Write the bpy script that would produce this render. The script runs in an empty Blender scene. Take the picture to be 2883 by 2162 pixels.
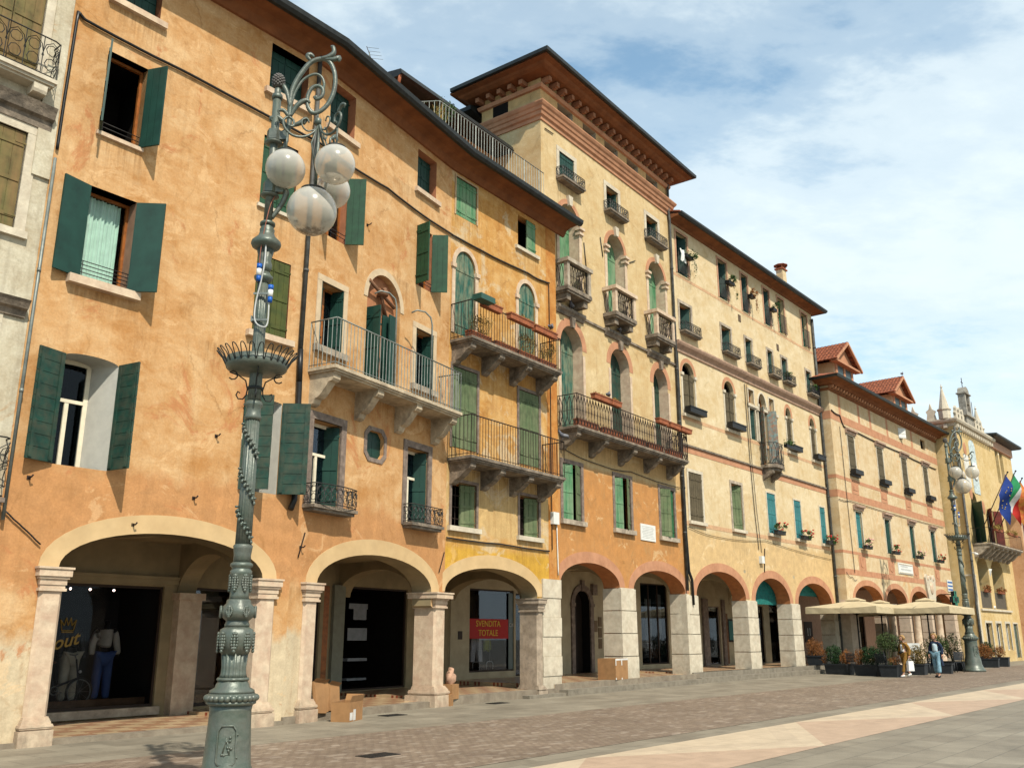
import bpy, bmesh, math, random
from mathutils import Vector, Matrix, Euler
from mathutils.geometry import delaunay_2d_cdt
R=math.radians; PI=math.pi
rnd=random.Random(7)
scene=bpy.context.scene
# ------------------------------------------------ camera, sky, sun, exposure
cam_d=bpy.data.cameras.new('camera'); cam=bpy.data.objects.new('camera',cam_d); scene.collection.objects.link(cam)
cam.location=(0,0,1.6); cam.rotation_euler=(R(90+15.31),0,0)
cam_d.sensor_width=36; cam_d.lens=36*2590/2883; cam_d.clip_end=3000; cam_d.clip_start=.1
scene.camera=cam
SUN_EL=R(49.5); SUN_TO=Vector((.487,-.983,0)).normalized()   # horizontal direction towards the sun
sd=bpy.data.lights.new('sun','SUN'); sd.energy=5.0; sd.angle=R(.6); sd.color=(1,.93,.80)
sun=bpy.data.objects.new('sun',sd); scene.collection.objects.link(sun)
sv=Vector((SUN_TO.x*math.cos(SUN_EL),SUN_TO.y*math.cos(SUN_EL),math.sin(SUN_EL)))
sun.rotation_euler=sv.to_track_quat('Z','Y').to_euler(); sun.location=(20,-30,40)
w=bpy.data.worlds.new('World'); scene.world=w; w.use_nodes=True
nt=w.node_tree; nt.nodes.clear(); L=nt.links.new
def nd(t,ty,**k):
    n=t.nodes.new(ty)
    for a,b in k.items(): setattr(n,a,b)
    return n
def mathn(t,op,a,b=None,c=None,clamp=False):
    n=t.nodes.new('ShaderNodeMath'); n.operation=op; n.use_clamp=clamp
    for i,v in enumerate((a,b,c)):
        if v is None: continue
        if isinstance(v,(int,float)): n.inputs[i].default_value=v
        else: t.links.new(v,n.inputs[i])
    return n.outputs[0]
def ramp(t,fac,stops,interp='LINEAR'):
    n=t.nodes.new('ShaderNodeValToRGB'); n.color_ramp.interpolation=interp
    el=n.color_ramp.elements
    while len(el)<len(stops): el.new(.5)
    for e,(p,c) in zip(el,stops):
        e.position=p; e.color=(c,c,c,1) if isinstance(c,(int,float)) else (*c,1)
    if fac is not None: t.links.new(fac,n.inputs[0])
    return n.outputs[0]
def mix(t,fac,a,b,mode='MIX'):
    n=t.nodes.new('ShaderNodeMix'); n.data_type='RGBA'; n.blend_type=mode
    for i,v in ((0,fac),(6,a),(7,b)):
        if isinstance(v,(int,float)): n.inputs[i].default_value=v if i==0 else (v,v,v,1)
        elif isinstance(v,tuple): n.inputs[i].default_value=(*v,1)
        else: t.links.new(v,n.inputs[i])
    return n.outputs[2]
def noise(t,vec,scale,detail=4,rough=.55,dist=0,out=0):
    n=t.nodes.new('ShaderNodeTexNoise'); n.inputs['Scale'].default_value=scale; n.inputs['Detail'].default_value=detail
    n.inputs['Roughness'].default_value=rough; n.inputs['Distortion'].default_value=dist
    if vec is not None: t.links.new(vec,n.inputs['Vector'])
    return n.outputs[out]
def mapping(t,vec,scale=(1,1,1),loc=(0,0,0),rot=(0,0,0)):
    n=t.nodes.new('ShaderNodeMapping'); n.inputs['Scale'].default_value=scale; n.inputs['Location'].default_value=loc; n.inputs['Rotation'].default_value=rot
    t.links.new(vec,n.inputs['Vector']); return n.outputs[0]
sky=nd(nt,'ShaderNodeTexSky',sky_type='NISHITA'); sky.sun_disc=False; sky.sun_elevation=SUN_EL
sky.sun_rotation=math.atan2(SUN_TO.x,SUN_TO.y); sky.air_density=1.0; sky.dust_density=.7; sky.ozone_density=1.3; sky.altitude=120
tc=nd(nt,'ShaderNodeTexCoord')
sep=nd(nt,'ShaderNodeSeparateXYZ'); L(tc.outputs['Generated'],sep.inputs[0])
zz=mathn(nt,'ADD',mathn(nt,'MAXIMUM',sep.outputs[2],0.0),.22)
cmb=nd(nt,'ShaderNodeCombineXYZ'); L(mathn(nt,'DIVIDE',sep.outputs[0],zz),cmb.inputs[0]); L(mathn(nt,'DIVIDE',sep.outputs[1],zz),cmb.inputs[1])
cv=mapping(nt,cmb.outputs[0],(1.0,1.5,1),(1.3,.35,0),(0,0,R(-35)))
n1=noise(nt,cv,1.15,7,.56,.25); n2=noise(nt,cv,5.5,6,.62,.2); n3=noise(nt,cv,17,4,.6)
cl=mathn(nt,'ADD',mathn(nt,'ADD',mathn(nt,'MULTIPLY',n1,.70),mathn(nt,'MULTIPLY',n2,.22)),mathn(nt,'MULTIPLY',n3,.08))
# thicker veil towards the horizon and towards the street's far end (+x)
cl=mathn(nt,'ADD',cl,mathn(nt,'MULTIPLY',mathn(nt,'SUBTRACT',sep.outputs[0],.08),.22))
cl=mathn(nt,'ADD',cl,mathn(nt,'MULTIPLY',mathn(nt,'SUBTRACT',.50,sep.outputs[2]),.16))
cf=ramp(nt,cl,[(.38,0.05),(.46,.40),(.55,.82),(.66,1.0)],'EASE')
cc=mix(nt,n2,(7.7,8.9,9.5),(9.3,10.3,10.4))
bg=nd(nt,'ShaderNodeBackground'); bg.inputs[1].default_value=.085
hs=nd(nt,'ShaderNodeHueSaturation'); hs.inputs['Saturation'].default_value=.88; hs.inputs['Value'].default_value=2.15; L(sky.outputs[0],hs.inputs['Color'])
L(mix(nt,mathn(nt,'MULTIPLY',cf,.93),mix(nt,1.0,hs.outputs[0],(.84,1.06,1.0),'MULTIPLY'),cc),bg.inputs[0])
wo=nd(nt,'ShaderNodeOutputWorld'); L(bg.outputs[0],wo.inputs[0])
scene.view_settings.view_transform='Standard'; scene.view_settings.look='None'; scene.view_settings.gamma=1; scene.view_settings.exposure=.34
scene.cycles.max_bounces=7; scene.cycles.diffuse_bounces=3; scene.cycles.glossy_bounces=3; scene.cycles.transparent_max_bounces=12
scene.cycles.use_denoising=True

# ------------------------------------------------ frames (local x along the wall, -y out of the wall, z up)
FR={k:(Vector((x,y,0)),R(90-a)) for k,(x,y,a) in {'1L':(-7.087,14.948,39.44),'1R':(-4.333,18.296,28.84),'2':(-1.662,23.147,36.10),
 '3':(.95,27.159,36.66),'4':(6.378,34.452,39.56),'5':(16.149,45.447,40.44),'6':(28.549,58.145,40.81)}.items()}
def MF(k): p,a=FR[k]; return Matrix.Translation(p)@Matrix.Rotation(a,4,'Z')
def W(k,u,y,z=0): return MF(k)@Vector((u,y,z))
# ------------------------------------------------ materials
MC={}
KA=.77
def mat(name,col=(.5,.5,.5),rough=.8,metal=0,spec=.3,var=.12,vs=6,bump=.0,bs=30,dirt=None,dirt_amt=.3,dscale=2.5,streak=False):
    if name in MC: return MC[name]
    col=tuple(v*KA for v in col); dirt=tuple(v*KA for v in dirt) if dirt else None
    m=bpy.data.materials.new(name); m.use_nodes=True; t=m.node_tree; b=t.nodes['Principled BSDF']
    b.inputs['Roughness'].default_value=rough; b.inputs['Metallic'].default_value=metal; b.inputs['Specular IOR Level'].default_value=spec
    co=nd(t,'ShaderNodeTexCoord').outputs['Object']
    f=noise(t,co,vs,5,.6)
    lo=tuple(max(0,c*(1-var*1.6)) for c in col); hi=tuple(c*(1+var*1.3) for c in col)
    c=ramp(t,f,[(.28,lo),(.52,col),(.75,hi)])
    if dirt:
        cm=mapping(t,co,(1,1,.25 if streak else 1))
        d=noise(t,cm,dscale,6,.65,.4)
        c=mix(t,mathn(t,'MULTIPLY',ramp(t,d,[(.5-.12,0.),(.66,1.)]),dirt_amt),c,dirt)
    t.links.new(c,b.inputs['Base Color'])
    if bump:
        bn=nd(t,'ShaderNodeBump'); bn.inputs['Strength'].default_value=bump; bn.inputs['Distance'].default_value=.02
        t.links.new(noise(t,co,bs,4,.6),bn.inputs['Height']); t.links.new(bn.outputs[0],b.inputs['Normal'])
    MC[name]=m; return m
def splash(m,z=.55,col=(.10,.085,.06),amt=.65):
    "grime thrown up from the pavement"
    t=m.node_tree; b=t.nodes['Principled BSDF']; src=b.inputs['Base Color'].links[0].from_socket; co=nd(t,'ShaderNodeTexCoord').outputs['Object']; sp=nd(t,'ShaderNodeSeparateXYZ'); t.links.new(co,sp.inputs[0])
    zn=mathn(t,'ADD',sp.outputs[2],mathn(t,'MULTIPLY',mathn(t,'SUBTRACT',noise(t,co,3,6,.7),.5),1.1)); f=mathn(t,'DIVIDE',mathn(t,'SUBTRACT',z,zn),z,clamp=True); g=ramp(t,noise(t,mapping(t,co,(1,1,.5)),5,6,.7),[(.38,.2),(.68,1.)])
    t.links.new(mix(t,mathn(t,'MULTIPLY',mathn(t,'MULTIPLY',f,g),amt),src,col),b.inputs['Base Color']); return m
def plaster(name,col,lite,dark,patch=None,zones=(),scale=1.0,patch_th=.60,streak=.25,bump=.25):
    """lime plaster: broad tonal drift, blotches, vertical streaks; zones=(z0,z1,colour,ragged) bands of differently coloured render"""
    if name in MC: return MC[name]
    col,lite,dark=(tuple(v*KA for v in c_) for c_ in (col,lite,dark)); patch=tuple(v*KA for v in patch) if patch else None; zones=[(a_,b_,tuple(v*KA for v in c_),d_) for a_,b_,c_,d_ in zones]
    m=bpy.data.materials.new(name); m.use_nodes=True; t=m.node_tree; b=t.nodes['Principled BSDF']
    b.inputs['Roughness'].default_value=.92; b.inputs['Specular IOR Level'].default_value=.15
    co=nd(t,'ShaderNodeTexCoord').outputs['Object']
    c=ramp(t,noise(t,co,.7*scale,8,.62,.6),[(.36,dark),(.48,col),(.62,lite)])
    c2=ramp(t,noise(t,mapping(t,co,(1,1,1.5),(7,3,1)),2.6*scale,7,.66,.5),[(.36,dark),(.50,col),(.68,lite)])
    c=mix(t,.5,c,c2)
    for i,(z0,z1,zc,rag) in enumerate(zones):
        sp=nd(t,'ShaderNodeSeparateXYZ'); t.links.new(co,sp.inputs[0])
        zn=mathn(t,'ADD',sp.outputs[2],mathn(t,'MULTIPLY',mathn(t,'SUBTRACT',noise(t,mapping(t,co,(1,1,.8),(i*5+2,1,4)),1.2,6,.65,.3),.5),rag))
        up=mathn(t,'MULTIPLY',mathn(t,'SUBTRACT',zn,z0),4,clamp=True); dn=mathn(t,'MULTIPLY',mathn(t,'SUBTRACT',z1,zn),4,clamp=True)
        tex=mix(t,ramp(t,noise(t,co,3.1,7,.66,.4),[(.35,0.),(.68,1.)]),tuple(v*.86 for v in zc),tuple(min(1,v*1.16) for v in zc))
        c=mix(t,mathn(t,'MULTIPLY',mathn(t,'MULTIPLY',up,dn),.9),c,tex)
    if patch:
        f=ramp(t,noise(t,mapping(t,co,(1,1,1),(3,9,2)),.75*scale,8,.68,.9),[(patch_th,0.),(patch_th+.05,1.)])
        c=mix(t,mathn(t,'MULTIPLY',f,.8),c,patch)
    f=ramp(t,noise(t,mapping(t,co,(1,1,1.25),(11,2,6)),1.15*scale,8,.70,1.1),[(.585,0.),(.625,1.)])
    c=mix(t,mathn(t,'MULTIPLY',f,.36),c,tuple(min(1,v*1.18) for v in lite))
    f=ramp(t,noise(t,mapping(t,co,(1,1,.8),(21,5,9)),1.7*scale,8,.72,1.3),[(.55,0.),(.66,1.)])
    c=mix(t,mathn(t,'MULTIPLY',f,.42),c,tuple(v*.72 for v in dark))
    vc=nd(t,'ShaderNodeTexVoronoi'); vc.feature='DISTANCE_TO_EDGE'; vc.inputs['Scale'].default_value=.55; t.links.new(mix(t,.35,co,noise(t,co,1.6,6,.7,0,1)),vc.inputs['Vector'])
    c=mix(t,mathn(t,'MULTIPLY',ramp(t,vc.outputs['Distance'],[(.0,1.),(.006,0.)]),mathn(t,'MULTIPLY',ramp(t,noise(t,co,.9,3,.5),[(.5,0.),(.6,1.)]),.45)),c,tuple(v*.4 for v in dark))
    st=ramp(t,noise(t,mapping(t,co,(3.2,1,.22)),2.2,5,.6),[(.50,0.),(.74,1.)])
    c=mix(t,mathn(t,'MULTIPLY',st,streak),c,tuple(v*.55 for v in dark))
    fine=ramp(t,noise(t,co,26,4,.7),[(.3,.86),(.7,1.10)])
    c=mix(t,1.0,c,fine,'MULTIPLY')
    mx=nd(t,'ShaderNodeMix',data_type='RGBA',blend_type='MIX',name='stains'); mx.inputs[0].default_value=0; t.links.new(c,mx.inputs[6]); mx.inputs[7].default_value=(*[v*.38 for v in dark],1); c=mx.outputs[2]
    t.links.new(c,b.inputs['Base Color'])
    bn=nd(t,'ShaderNodeBump'); bn.inputs['Strength'].default_value=bump; bn.inputs['Distance'].default_value=.03
    t.links.new(mathn(t,'ADD',noise(t,co,4.5,6,.6),mathn(t,'MULTIPLY',noise(t,co,40,3,.6),.25)),bn.inputs['Height']); t.links.new(bn.outputs[0],b.inputs['Normal'])
    MC[name]=m; return m
def add_stains(m,spots,amt=.6):
    "rain streaks running down the render below sills and slabs: spots=(u0,u1,z_top,length)"
    t=m.node_tree; co=nd(t,'ShaderNodeTexCoord').outputs['Object']; sp=nd(t,'ShaderNodeSeparateXYZ'); t.links.new(co,sp.inputs[0]); tot=None
    for u0,u1,z,ln in spots:
        a=mathn(t,'MULTIPLY',mathn(t,'SUBTRACT',(u1-u0)/2,mathn(t,'ABSOLUTE',mathn(t,'SUBTRACT',sp.outputs[0],(u0+u1)/2))),8,clamp=True)
        d=mathn(t,'SUBTRACT',z,sp.outputs[2]); f=mathn(t,'MULTIPLY',mathn(t,'MULTIPLY',d,25,clamp=True),mathn(t,'SUBTRACT',1.,mathn(t,'DIVIDE',d,ln),clamp=True))
        v=mathn(t,'MULTIPLY',a,f); tot=v if tot is None else mathn(t,'MAXIMUM',tot,v)
    n=ramp(t,noise(t,mapping(t,co,(9,1,.35)),1.6,5,.65),[(.40,0.),(.66,1.)])
    t.links.new(mathn(t,'MULTIPLY',mathn(t,'MULTIPLY',tot,n),amt),t.nodes['stains'].inputs[0])
STAINS={}
def glass(name='window_glass',tint=(.5,.55,.6),refl=.5,rough=.03):
    if name in MC: return MC[name]
    m=bpy.data.materials.new(name); m.use_nodes=True; t=m.node_tree; t.nodes.clear()
    tr=nd(t,'ShaderNodeBsdfTransparent'); tr.inputs[0].default_value=(*tint,1)
    gl=nd(t,'ShaderNodeBsdfGlossy'); gl.inputs['Roughness'].default_value=rough; gl.inputs[0].default_value=(.9,.95,1,1)
    fr=nd(t,'ShaderNodeFresnel'); fr.inputs[0].default_value=1.5
    f=mathn(t,'MULTIPLY',mathn(t,'ADD',fr.outputs[0],.02),refl,clamp=True)
    ms=nd(t,'ShaderNodeMixShader'); t.links.new(f,ms.inputs[0]); t.links.new(tr.outputs[0],ms.inputs[1]); t.links.new(gl.outputs[0],ms.inputs[2])
    o=nd(t,'ShaderNodeOutputMaterial'); t.links.new(ms.outputs[0],o.inputs[0]); MC[name]=m; return m
def emit(name,col,s):
    if name in MC: return MC[name]
    m=bpy.data.materials.new(name); m.use_nodes=True; b=m.node_tree.nodes['Principled BSDF']
    b.inputs['Base Color'].default_value=(*col,1); b.inputs['Emission Color'].default_value=(*col,1); b.inputs['Emission Strength'].default_value=s
    MC[name]=m; return m
# ------------------------------------------------ mesh builder
class MB:
    def __init__(s): s.v=[]; s.f=[]; s.mi=[]; s.sm=[]; s.cur=0; s.smooth=False; s.M=None
    def av(s,p):
        p=Vector(p); s.v.append(s.M@p if s.M else p); return len(s.v)-1
    def face(s,idx): s.f.append(tuple(idx)); s.mi.append(s.cur); s.sm.append(s.smooth)
    def poly(s,pts): s.face([s.av(p) for p in pts])
    def box(s,x0,x1,y0,y1,z0,z1):
        a=[s.av(p) for p in ((x0,y0,z0),(x1,y0,z0),(x1,y1,z0),(x0,y1,z0),(x0,y0,z1),(x1,y0,z1),(x1,y1,z1),(x0,y1,z1))]
        for q in ((0,3,2,1),(4,5,6,7),(0,1,5,4),(1,2,6,5),(2,3,7,6),(3,0,4,7)): s.face([a[i] for i in q])
        return s
    def prism(s,pts,fn,d0,d1):
        n=len(pts); a=[s.av(fn(p,d0)) for p in pts]; b=[s.av(fn(p,d1)) for p in pts]
        s.face(a[::-1]); s.face(b)
        for i in range(n): s.face((a[i],a[(i+1)%n],b[(i+1)%n],b[i]))
        return s
    def pxz(s,pts,y0,y1): return s.prism(pts,lambda p,d:(p[0],d,p[1]),y0,y1)
    def pyz(s,pts,x0,x1): return s.prism(pts,lambda p,d:(d,p[0],p[1]),x0,x1)
    def pxy(s,pts,z0,z1): return s.prism(pts,lambda p,d:(p[0],p[1],d),z0,z1)
    def sweep(s,prof,path,segs=None):
        """prof: (out,z) points; path: xy points, outward is on the right of travel"""
        P=[Vector((p[0],p[1])) for p in path]; n=len(P); rings=[]
        for i in range(n):
            ns=[]
            if i>0: d=(P[i]-P[i-1]).normalized(); ns.append(Vector((d.y,-d.x)))
            if i<n-1: d=(P[i+1]-P[i]).normalized(); ns.append(Vector((d.y,-d.x)))
            m=sum(ns,Vector((0,0))).normalized(); m=m/max(.3,m.dot(ns[0]))
            rings.append([s.av((P[i].x+m.x*o,P[i].y+m.y*o,z)) for o,z in prof])
        k=len(prof)
        i0,i1=segs if segs else (0,n-1)
        for i in range(i0,i1):
            for j in range(k): s.face((rings[i][j],rings[i+1][j],rings[i+1][(j+1)%k],rings[i][(j+1)%k]))
        s.face(rings[i0]); s.face(rings[i1][::-1]); return s
    def tube(s,pts,r,seg=6,caps=True):
        pts=[Vector(p) for p in pts]; n=len(pts); rs=r if isinstance(r,(list,tuple)) else [r]*n
        sm=s.smooth; s.smooth=seg>4; rings=[]; prev=None
        for i in range(n):
            d=(pts[min(i+1,n-1)]-pts[max(i-1,0)])
            if d.length<1e-9: d=Vector((0,0,1))
            d.normalize()
            if prev is None:
                a=Vector((0,0,1)) if abs(d.z)<.9 else Vector((1,0,0)); x=d.cross(a).normalized()
            else:
                x=prev-d*prev.dot(d)
                x=x.normalized() if x.length>1e-6 else d.orthogonal().normalized()
            prev=x; y=d.cross(x)
            rings.append([s.av(pts[i]+(x*math.cos(2*PI*k/seg)+y*math.sin(2*PI*k/seg))*rs[i]) for k in range(seg)])
        for i in range(n-1):
            for k in range(seg): s.face((rings[i][k],rings[i][(k+1)%seg],rings[i+1][(k+1)%seg],rings[i+1][k]))
        s.smooth=False
        if caps: s.face(rings[0][::-1]); s.face(rings[-1])
        s.smooth=sm; return s
    def lathe(s,prof,c=(0,0,0),seg=24,mod=None,smooth=True,ex=1,ey=1):
        sm=s.smooth; s.smooth=smooth; rings=[]
        for r,z in prof:
            rings.append([s.av((c[0]+ex*(r*(mod(k/seg,z) if mod else 1))*math.cos(2*PI*k/seg),c[1]+ey*(r*(mod(k/seg,z) if mod else 1))*math.sin(2*PI*k/seg),c[2]+z)) for k in range(seg)])
        for i in range(len(rings)-1):
            for k in range(seg): s.face((rings[i][k],rings[i][(k+1)%seg],rings[i+1][(k+1)%seg],rings[i+1][k]))
        s.face(rings[0][::-1]); s.face(rings[-1]); s.smooth=sm; return s
    def ball(s,c,r,seg=16,rings=10,sq=(1,1,1)):
        sm=s.smooth; s.smooth=True; rr=[]
        for i in range(1,rings):
            a=PI*i/rings; rr.append([s.av((c[0]+sq[0]*r*math.sin(a)*math.cos(2*PI*k/seg),c[1]+sq[1]*r*math.sin(a)*math.sin(2*PI*k/seg),c[2]-sq[2]*r*math.cos(a))) for k in range(seg)])
        b=s.av((c[0],c[1],c[2]-sq[2]*r)); t=s.av((c[0],c[1],c[2]+sq[2]*r))
        for k in range(seg): s.face((b,rr[0][(k+1)%seg],rr[0][k])); s.face((t,rr[-1][k],rr[-1][(k+1)%seg]))
        for i in range(len(rr)-1):
            for k in range(seg): s.face((rr[i][k],rr[i][(k+1)%seg],rr[i+1][(k+1)%seg],rr[i+1][k]))
        s.smooth=sm; return s
    def wall(s,outline,holes,y=0,rev=.3,rev_mi=None,hole_rev=None,splay=None):
        pts=[]; edges=[]
        for poly in [outline]+holes:
            i0=len(pts); n=len(poly); pts+= [Vector(p) for p in poly]; edges+=[(i0+i,i0+(i+1)%n) for i in range(n)]
        vo,eo,fo,_,_,_=delaunay_2d_cdt(pts,edges,[],0,1e-5)
        def inside(p,poly):
            c=False; n=len(poly)
            for i in range(n):
                a,b=poly[i],poly[(i+1)%n]
                if (a[1]>p[1])!=(b[1]>p[1]) and p[0]<(b[0]-a[0])*(p[1]-a[1])/(b[1]-a[1])+a[0]: c=not c
            return c
        ids=[s.av((p[0],y,p[1])) for p in vo]
        for f in fo:
            c=sum((vo[i] for i in f),Vector((0,0)))/len(f)
            if inside(c,outline) and not any(inside(c,h) for h in holes):
                a,b,d=(vo[i] for i in f[:3])
                s.face([ids[i] for i in (f if (b-a).cross(d-a)>0 else f[::-1])])
        cur=s.cur
        for hi,h in enumerate(holes):
            n=len(h); r=hole_rev[hi] if hole_rev else rev
            if rev_mi is not None: s.cur=rev_mi[hi] if isinstance(rev_mi,list) else rev_mi
            a=[s.av((p[0],y,p[1])) for p in h]; hc=sum(p[0] for p in h)/n; hu0=min(p[0] for p in h); hu1=max(p[0] for p in h); hc=(hu0+hu1)/2; sl,sr=splay[hi] if splay else (0,0); b=[s.av((p[0]-(sr*(p[0]-hc)/(hu1-hc) if p[0]>hc else sl*(p[0]-hc)/(hc-hu0)),y+r,p[1])) for p in h]
            for i in range(n): s.face((a[i],b[i],b[(i+1)%n],a[(i+1)%n]))
            s.cur=cur
        return s
    def build(s,name,mats,parent=None,Mw=None):
        me=bpy.data.meshes.new(name)
        used=sorted({i for f in s.f for i in f}); rm_={a:b for b,a in enumerate(used)}; vs=[s.v[i] for i in used]; s.f=[tuple(rm_[i] for i in f) for f in s.f]
        me.from_pydata([tuple(p) for p in vs],[],s.f)
        ms=mats if isinstance(mats,(list,tuple)) else [mats]
        for m in ms: me.materials.append(m)
        me.polygons.foreach_set('material_index',[min(i,len(ms)-1) for i in s.mi]); me.polygons.foreach_set('use_smooth',s.sm)
        me.update()
        if len(vs)<60000:
            bm=bmesh.new(); bm.from_mesh(me); bmesh.ops.recalc_face_normals(bm,faces=bm.faces) if not getattr(s,'keepn',False) else None; bm.to_mesh(me); bm.free()
        o=bpy.data.objects.new(name,me); scene.collection.objects.link(o)
        if parent: o.parent=parent
        if Mw is not None: o.matrix_world=Mw if not parent else Mw
        return o
def setrel(o,parent,Mw):
    "parent o so that its mesh data sits at world matrix Mw"
    o.parent=parent; o.matrix_parent_inverse=Matrix(); o.matrix_basis=wm(parent).inverted()@Mw
def wm(o):
    m=o.matrix_parent_inverse@o.matrix_basis if o.parent else o.matrix_basis.copy()
    return wm(o.parent)@m if o.parent else m
def part(name,mb,mats,parent,fr=None,label=None):
    o=mb.build(name,mats)
    setrel(o,parent,MF(fr) if isinstance(fr,str) else (fr if fr is not None else wm(parent)))
    if label: o['label']=label
    return o
def thing(name,label,cat,M=None,group=None,kind=None):
    o=bpy.data.objects.new(name,None); scene.collection.objects.link(o); o.empty_display_size=.2
    if M is not None: o.matrix_basis=M
    return tag(o,label,cat,group,kind)
def tag(o,label=None,cat=None,group=None,kind=None):
    if label: o['label']=label
    if cat: o['category']=cat
    if group: o['group']=group
    if kind: o['kind']=kind
    return o
def struct(name,mb,mats,M=None,label=None,kind='structure'):
    o=mb.build(name,mats)
    if M is not None: o.matrix_basis=M
    o['kind']=kind
    if label: o['label']=label
    return o
def copy_tree(o,parent=None):
    c=o.copy(); scene.collection.objects.link(c)
    if parent: c.parent=parent
    for ch in list(o.children): copy_tree(ch,c)
    return c
def arch(u0,u1,z0,zs,za,n=16):
    c=(u0+u1)/2; r=(u1-u0)/2
    return [(u0,z0),(u1,z0)]+[(c+r*math.cos(PI*i/n),zs+(za-zs)*math.sin(PI*i/n)) for i in range(n+1)]
def rect(u0,u1,z0,z1): return [(u0,z0),(u1,z0),(u1,z1),(u0,z1)]
def text_mesh(txt,size,ext=.004,align='CENTER',bold=0,shear=0):
    cu=bpy.data.curves.new('lettering','FONT'); cu.body=txt; cu.size=size; cu.extrude=ext; cu.align_x=align; cu.align_y='CENTER'; cu.offset=bold; cu.shear=shear; cu.resolution_u=3
    o=bpy.data.objects.new('lettering',cu); scene.collection.objects.link(o)
    me=bpy.data.meshes.new_from_object(o.evaluated_get(bpy.context.evaluated_depsgraph_get()))
    bpy.data.objects.remove(o); bpy.data.curves.remove(cu); return me
def text_part(name,txt,size,m,parent,fr,u,y,z,bold=0,shear=0,sx=1,label=None):
    me=text_mesh(txt,size,bold=bold,shear=shear); me.materials.clear(); me.materials.append(m)
    o=bpy.data.objects.new(name,me); scene.collection.objects.link(o)
    base=MF(fr) if isinstance(fr,str) else fr
    setrel(o,parent,base@Matrix.Translation((u,y,z))@Matrix.Rotation(R(90),4,'X')@Matrix.Diagonal((sx,1,1,1)))
    if label: o['label']=label
    return o
# ------------------------------------------------ palette
GREEN=mat('dark_green_paint',(.008,.045,.033),.55,var=.25,vs=3,dirt=(.015,.06,.045),dirt_amt=.4)
GREEN2=mat('green_plank_paint',(.008,.05,.035),.65,var=.3,vs=4,dirt=(.12,.085,.05),dirt_amt=.35,dscale=5)
GREENL=mat('sunbleached_green_paint',(.06,.20,.09),.8,var=.3,vs=3,dirt=(.27,.36,.22),dirt_amt=.75,dscale=3.2,streak=True)
GREENP=mat('flaking_green_paint',(.015,.10,.075),.8,var=.3,vs=5,dirt=(.36,.33,.20),dirt_amt=.55,dscale=9,streak=True)
GREENW=mat('weathered_grey_green_paint',(.085,.125,.055),.85,var=.3,vs=5,dirt=(.22,.24,.13),dirt_amt=.6,dscale=4,streak=True)
OLIVE=mat('olive_paint',(.08,.085,.018),.8,var=.3,vs=3,dirt=(.02,.06,.015),dirt_amt=.5)
OLIVEB=mat('peeling_olive_paint',(.13,.115,.04),.85,var=.35,vs=4,dirt=(.30,.16,.07),dirt_amt=.7,dscale=3,streak=True)
TEAL=mat('teal_paint',(.02,.16,.17),.7,var=.25,vs=3,dirt=(.10,.26,.26),dirt_amt=.4)
BROWN=mat('grey_brown_shutter_paint',(.085,.065,.035),.85,var=.3,vs=6,dirt=(.15,.12,.07),dirt_amt=.5,dscale=4,streak=True)
REDW=mat('dark_red_shutter_paint',(.13,.02,.012),.8,var=.3,vs=4)
WOOD=mat('orange_varnished_wood',(.32,.105,.022),.45,var=.3,vs=8)
CREAMW=mat('cream_window_paint',(.82,.74,.56),.6,var=.1)
DARKW=mat('dark_window_wood',(.035,.02,.012),.6)
STONE=mat('pale_limestone',(.50,.42,.32),.85,var=.2,vs=5,bump=.3,dirt=(.16,.12,.09),dirt_amt=.7,dscale=3)
STONEP=mat('pink_limestone',(.66,.52,.37),.85,var=.12,vs=7,bump=.25,dirt=(.42,.25,.17),dirt_amt=.55,dscale=4)
STONEW=mat('white_limestone',(.64,.57,.44),.85,var=.12,vs=6,bump=.3,dirt=(.40,.31,.22),dirt_amt=.5,dscale=2.6)
STONED=mat('weathered_stone',(.30,.24,.18),.9,var=.3,vs=8,bump=.45,dirt=(.06,.05,.04),dirt_amt=.85,dscale=4)
splash(STONEP); splash(STONEW,.8)
STONEG=mat('grey_frame_stone',(.26,.20,.16),.9,var=.25,vs=8,bump=.4,dirt=(.10,.07,.06),dirt_amt=.6,dscale=5)
IRON=mat('dark_iron',(.018,.016,.014),.6,spec=.4,var=.3)
RUSTI=mat('rusty_iron',(.024,.013,.009),.8,var=.4,vs=14)
GALV=mat('galvanised_rail',(.21,.23,.21),.5,metal=.4,var=.2)
GUTTER=mat('dark_gutter_metal',(.022,.024,.023),.5,var=.3)
PIPE=mat('lead_pipe',(.075,.075,.068),.6,var=.4,vs=5)
BLACKP=mat('black_plastic_pipe',(.012,.012,.012),.4)
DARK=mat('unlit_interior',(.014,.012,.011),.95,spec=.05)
BROWNC=mat('painted_eaves',(.27,.105,.045),.9,spec=.1,var=.18,vs=2,dirt=(.14,.055,.03),dirt_amt=.5)
TERRA=mat('terracotta',(.36,.11,.045),.85,var=.3,vs=9,dirt=(.16,.06,.035),dirt_amt=.5)
TILE=mat('terracotta_roof_tiles',(.37,.11,.05),.85,var=.45,vs=7,bump=.3,dirt=(.10,.045,.03),dirt_amt=.6,dscale=9)
SALMON=mat('salmon_band_render',(.47,.23,.13),.9,spec=.1,var=.14,vs=3,dirt=(.60,.32,.19),dirt_amt=.5,dscale=2)
CREAMB=mat('cream_band_render',(.62,.44,.235),.9,spec=.1,var=.10,vs=2,dirt=(.50,.33,.16),dirt_amt=.4,dscale=1.5)
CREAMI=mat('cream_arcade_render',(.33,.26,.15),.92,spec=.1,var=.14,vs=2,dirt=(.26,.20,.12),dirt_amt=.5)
WHITER=mat('white_reveal_render',(.95,.92,.82),.9,var=.06)
PINKR=mat('salmon_reveal_render',(.42,.17,.085),.9,var=.15)
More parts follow.
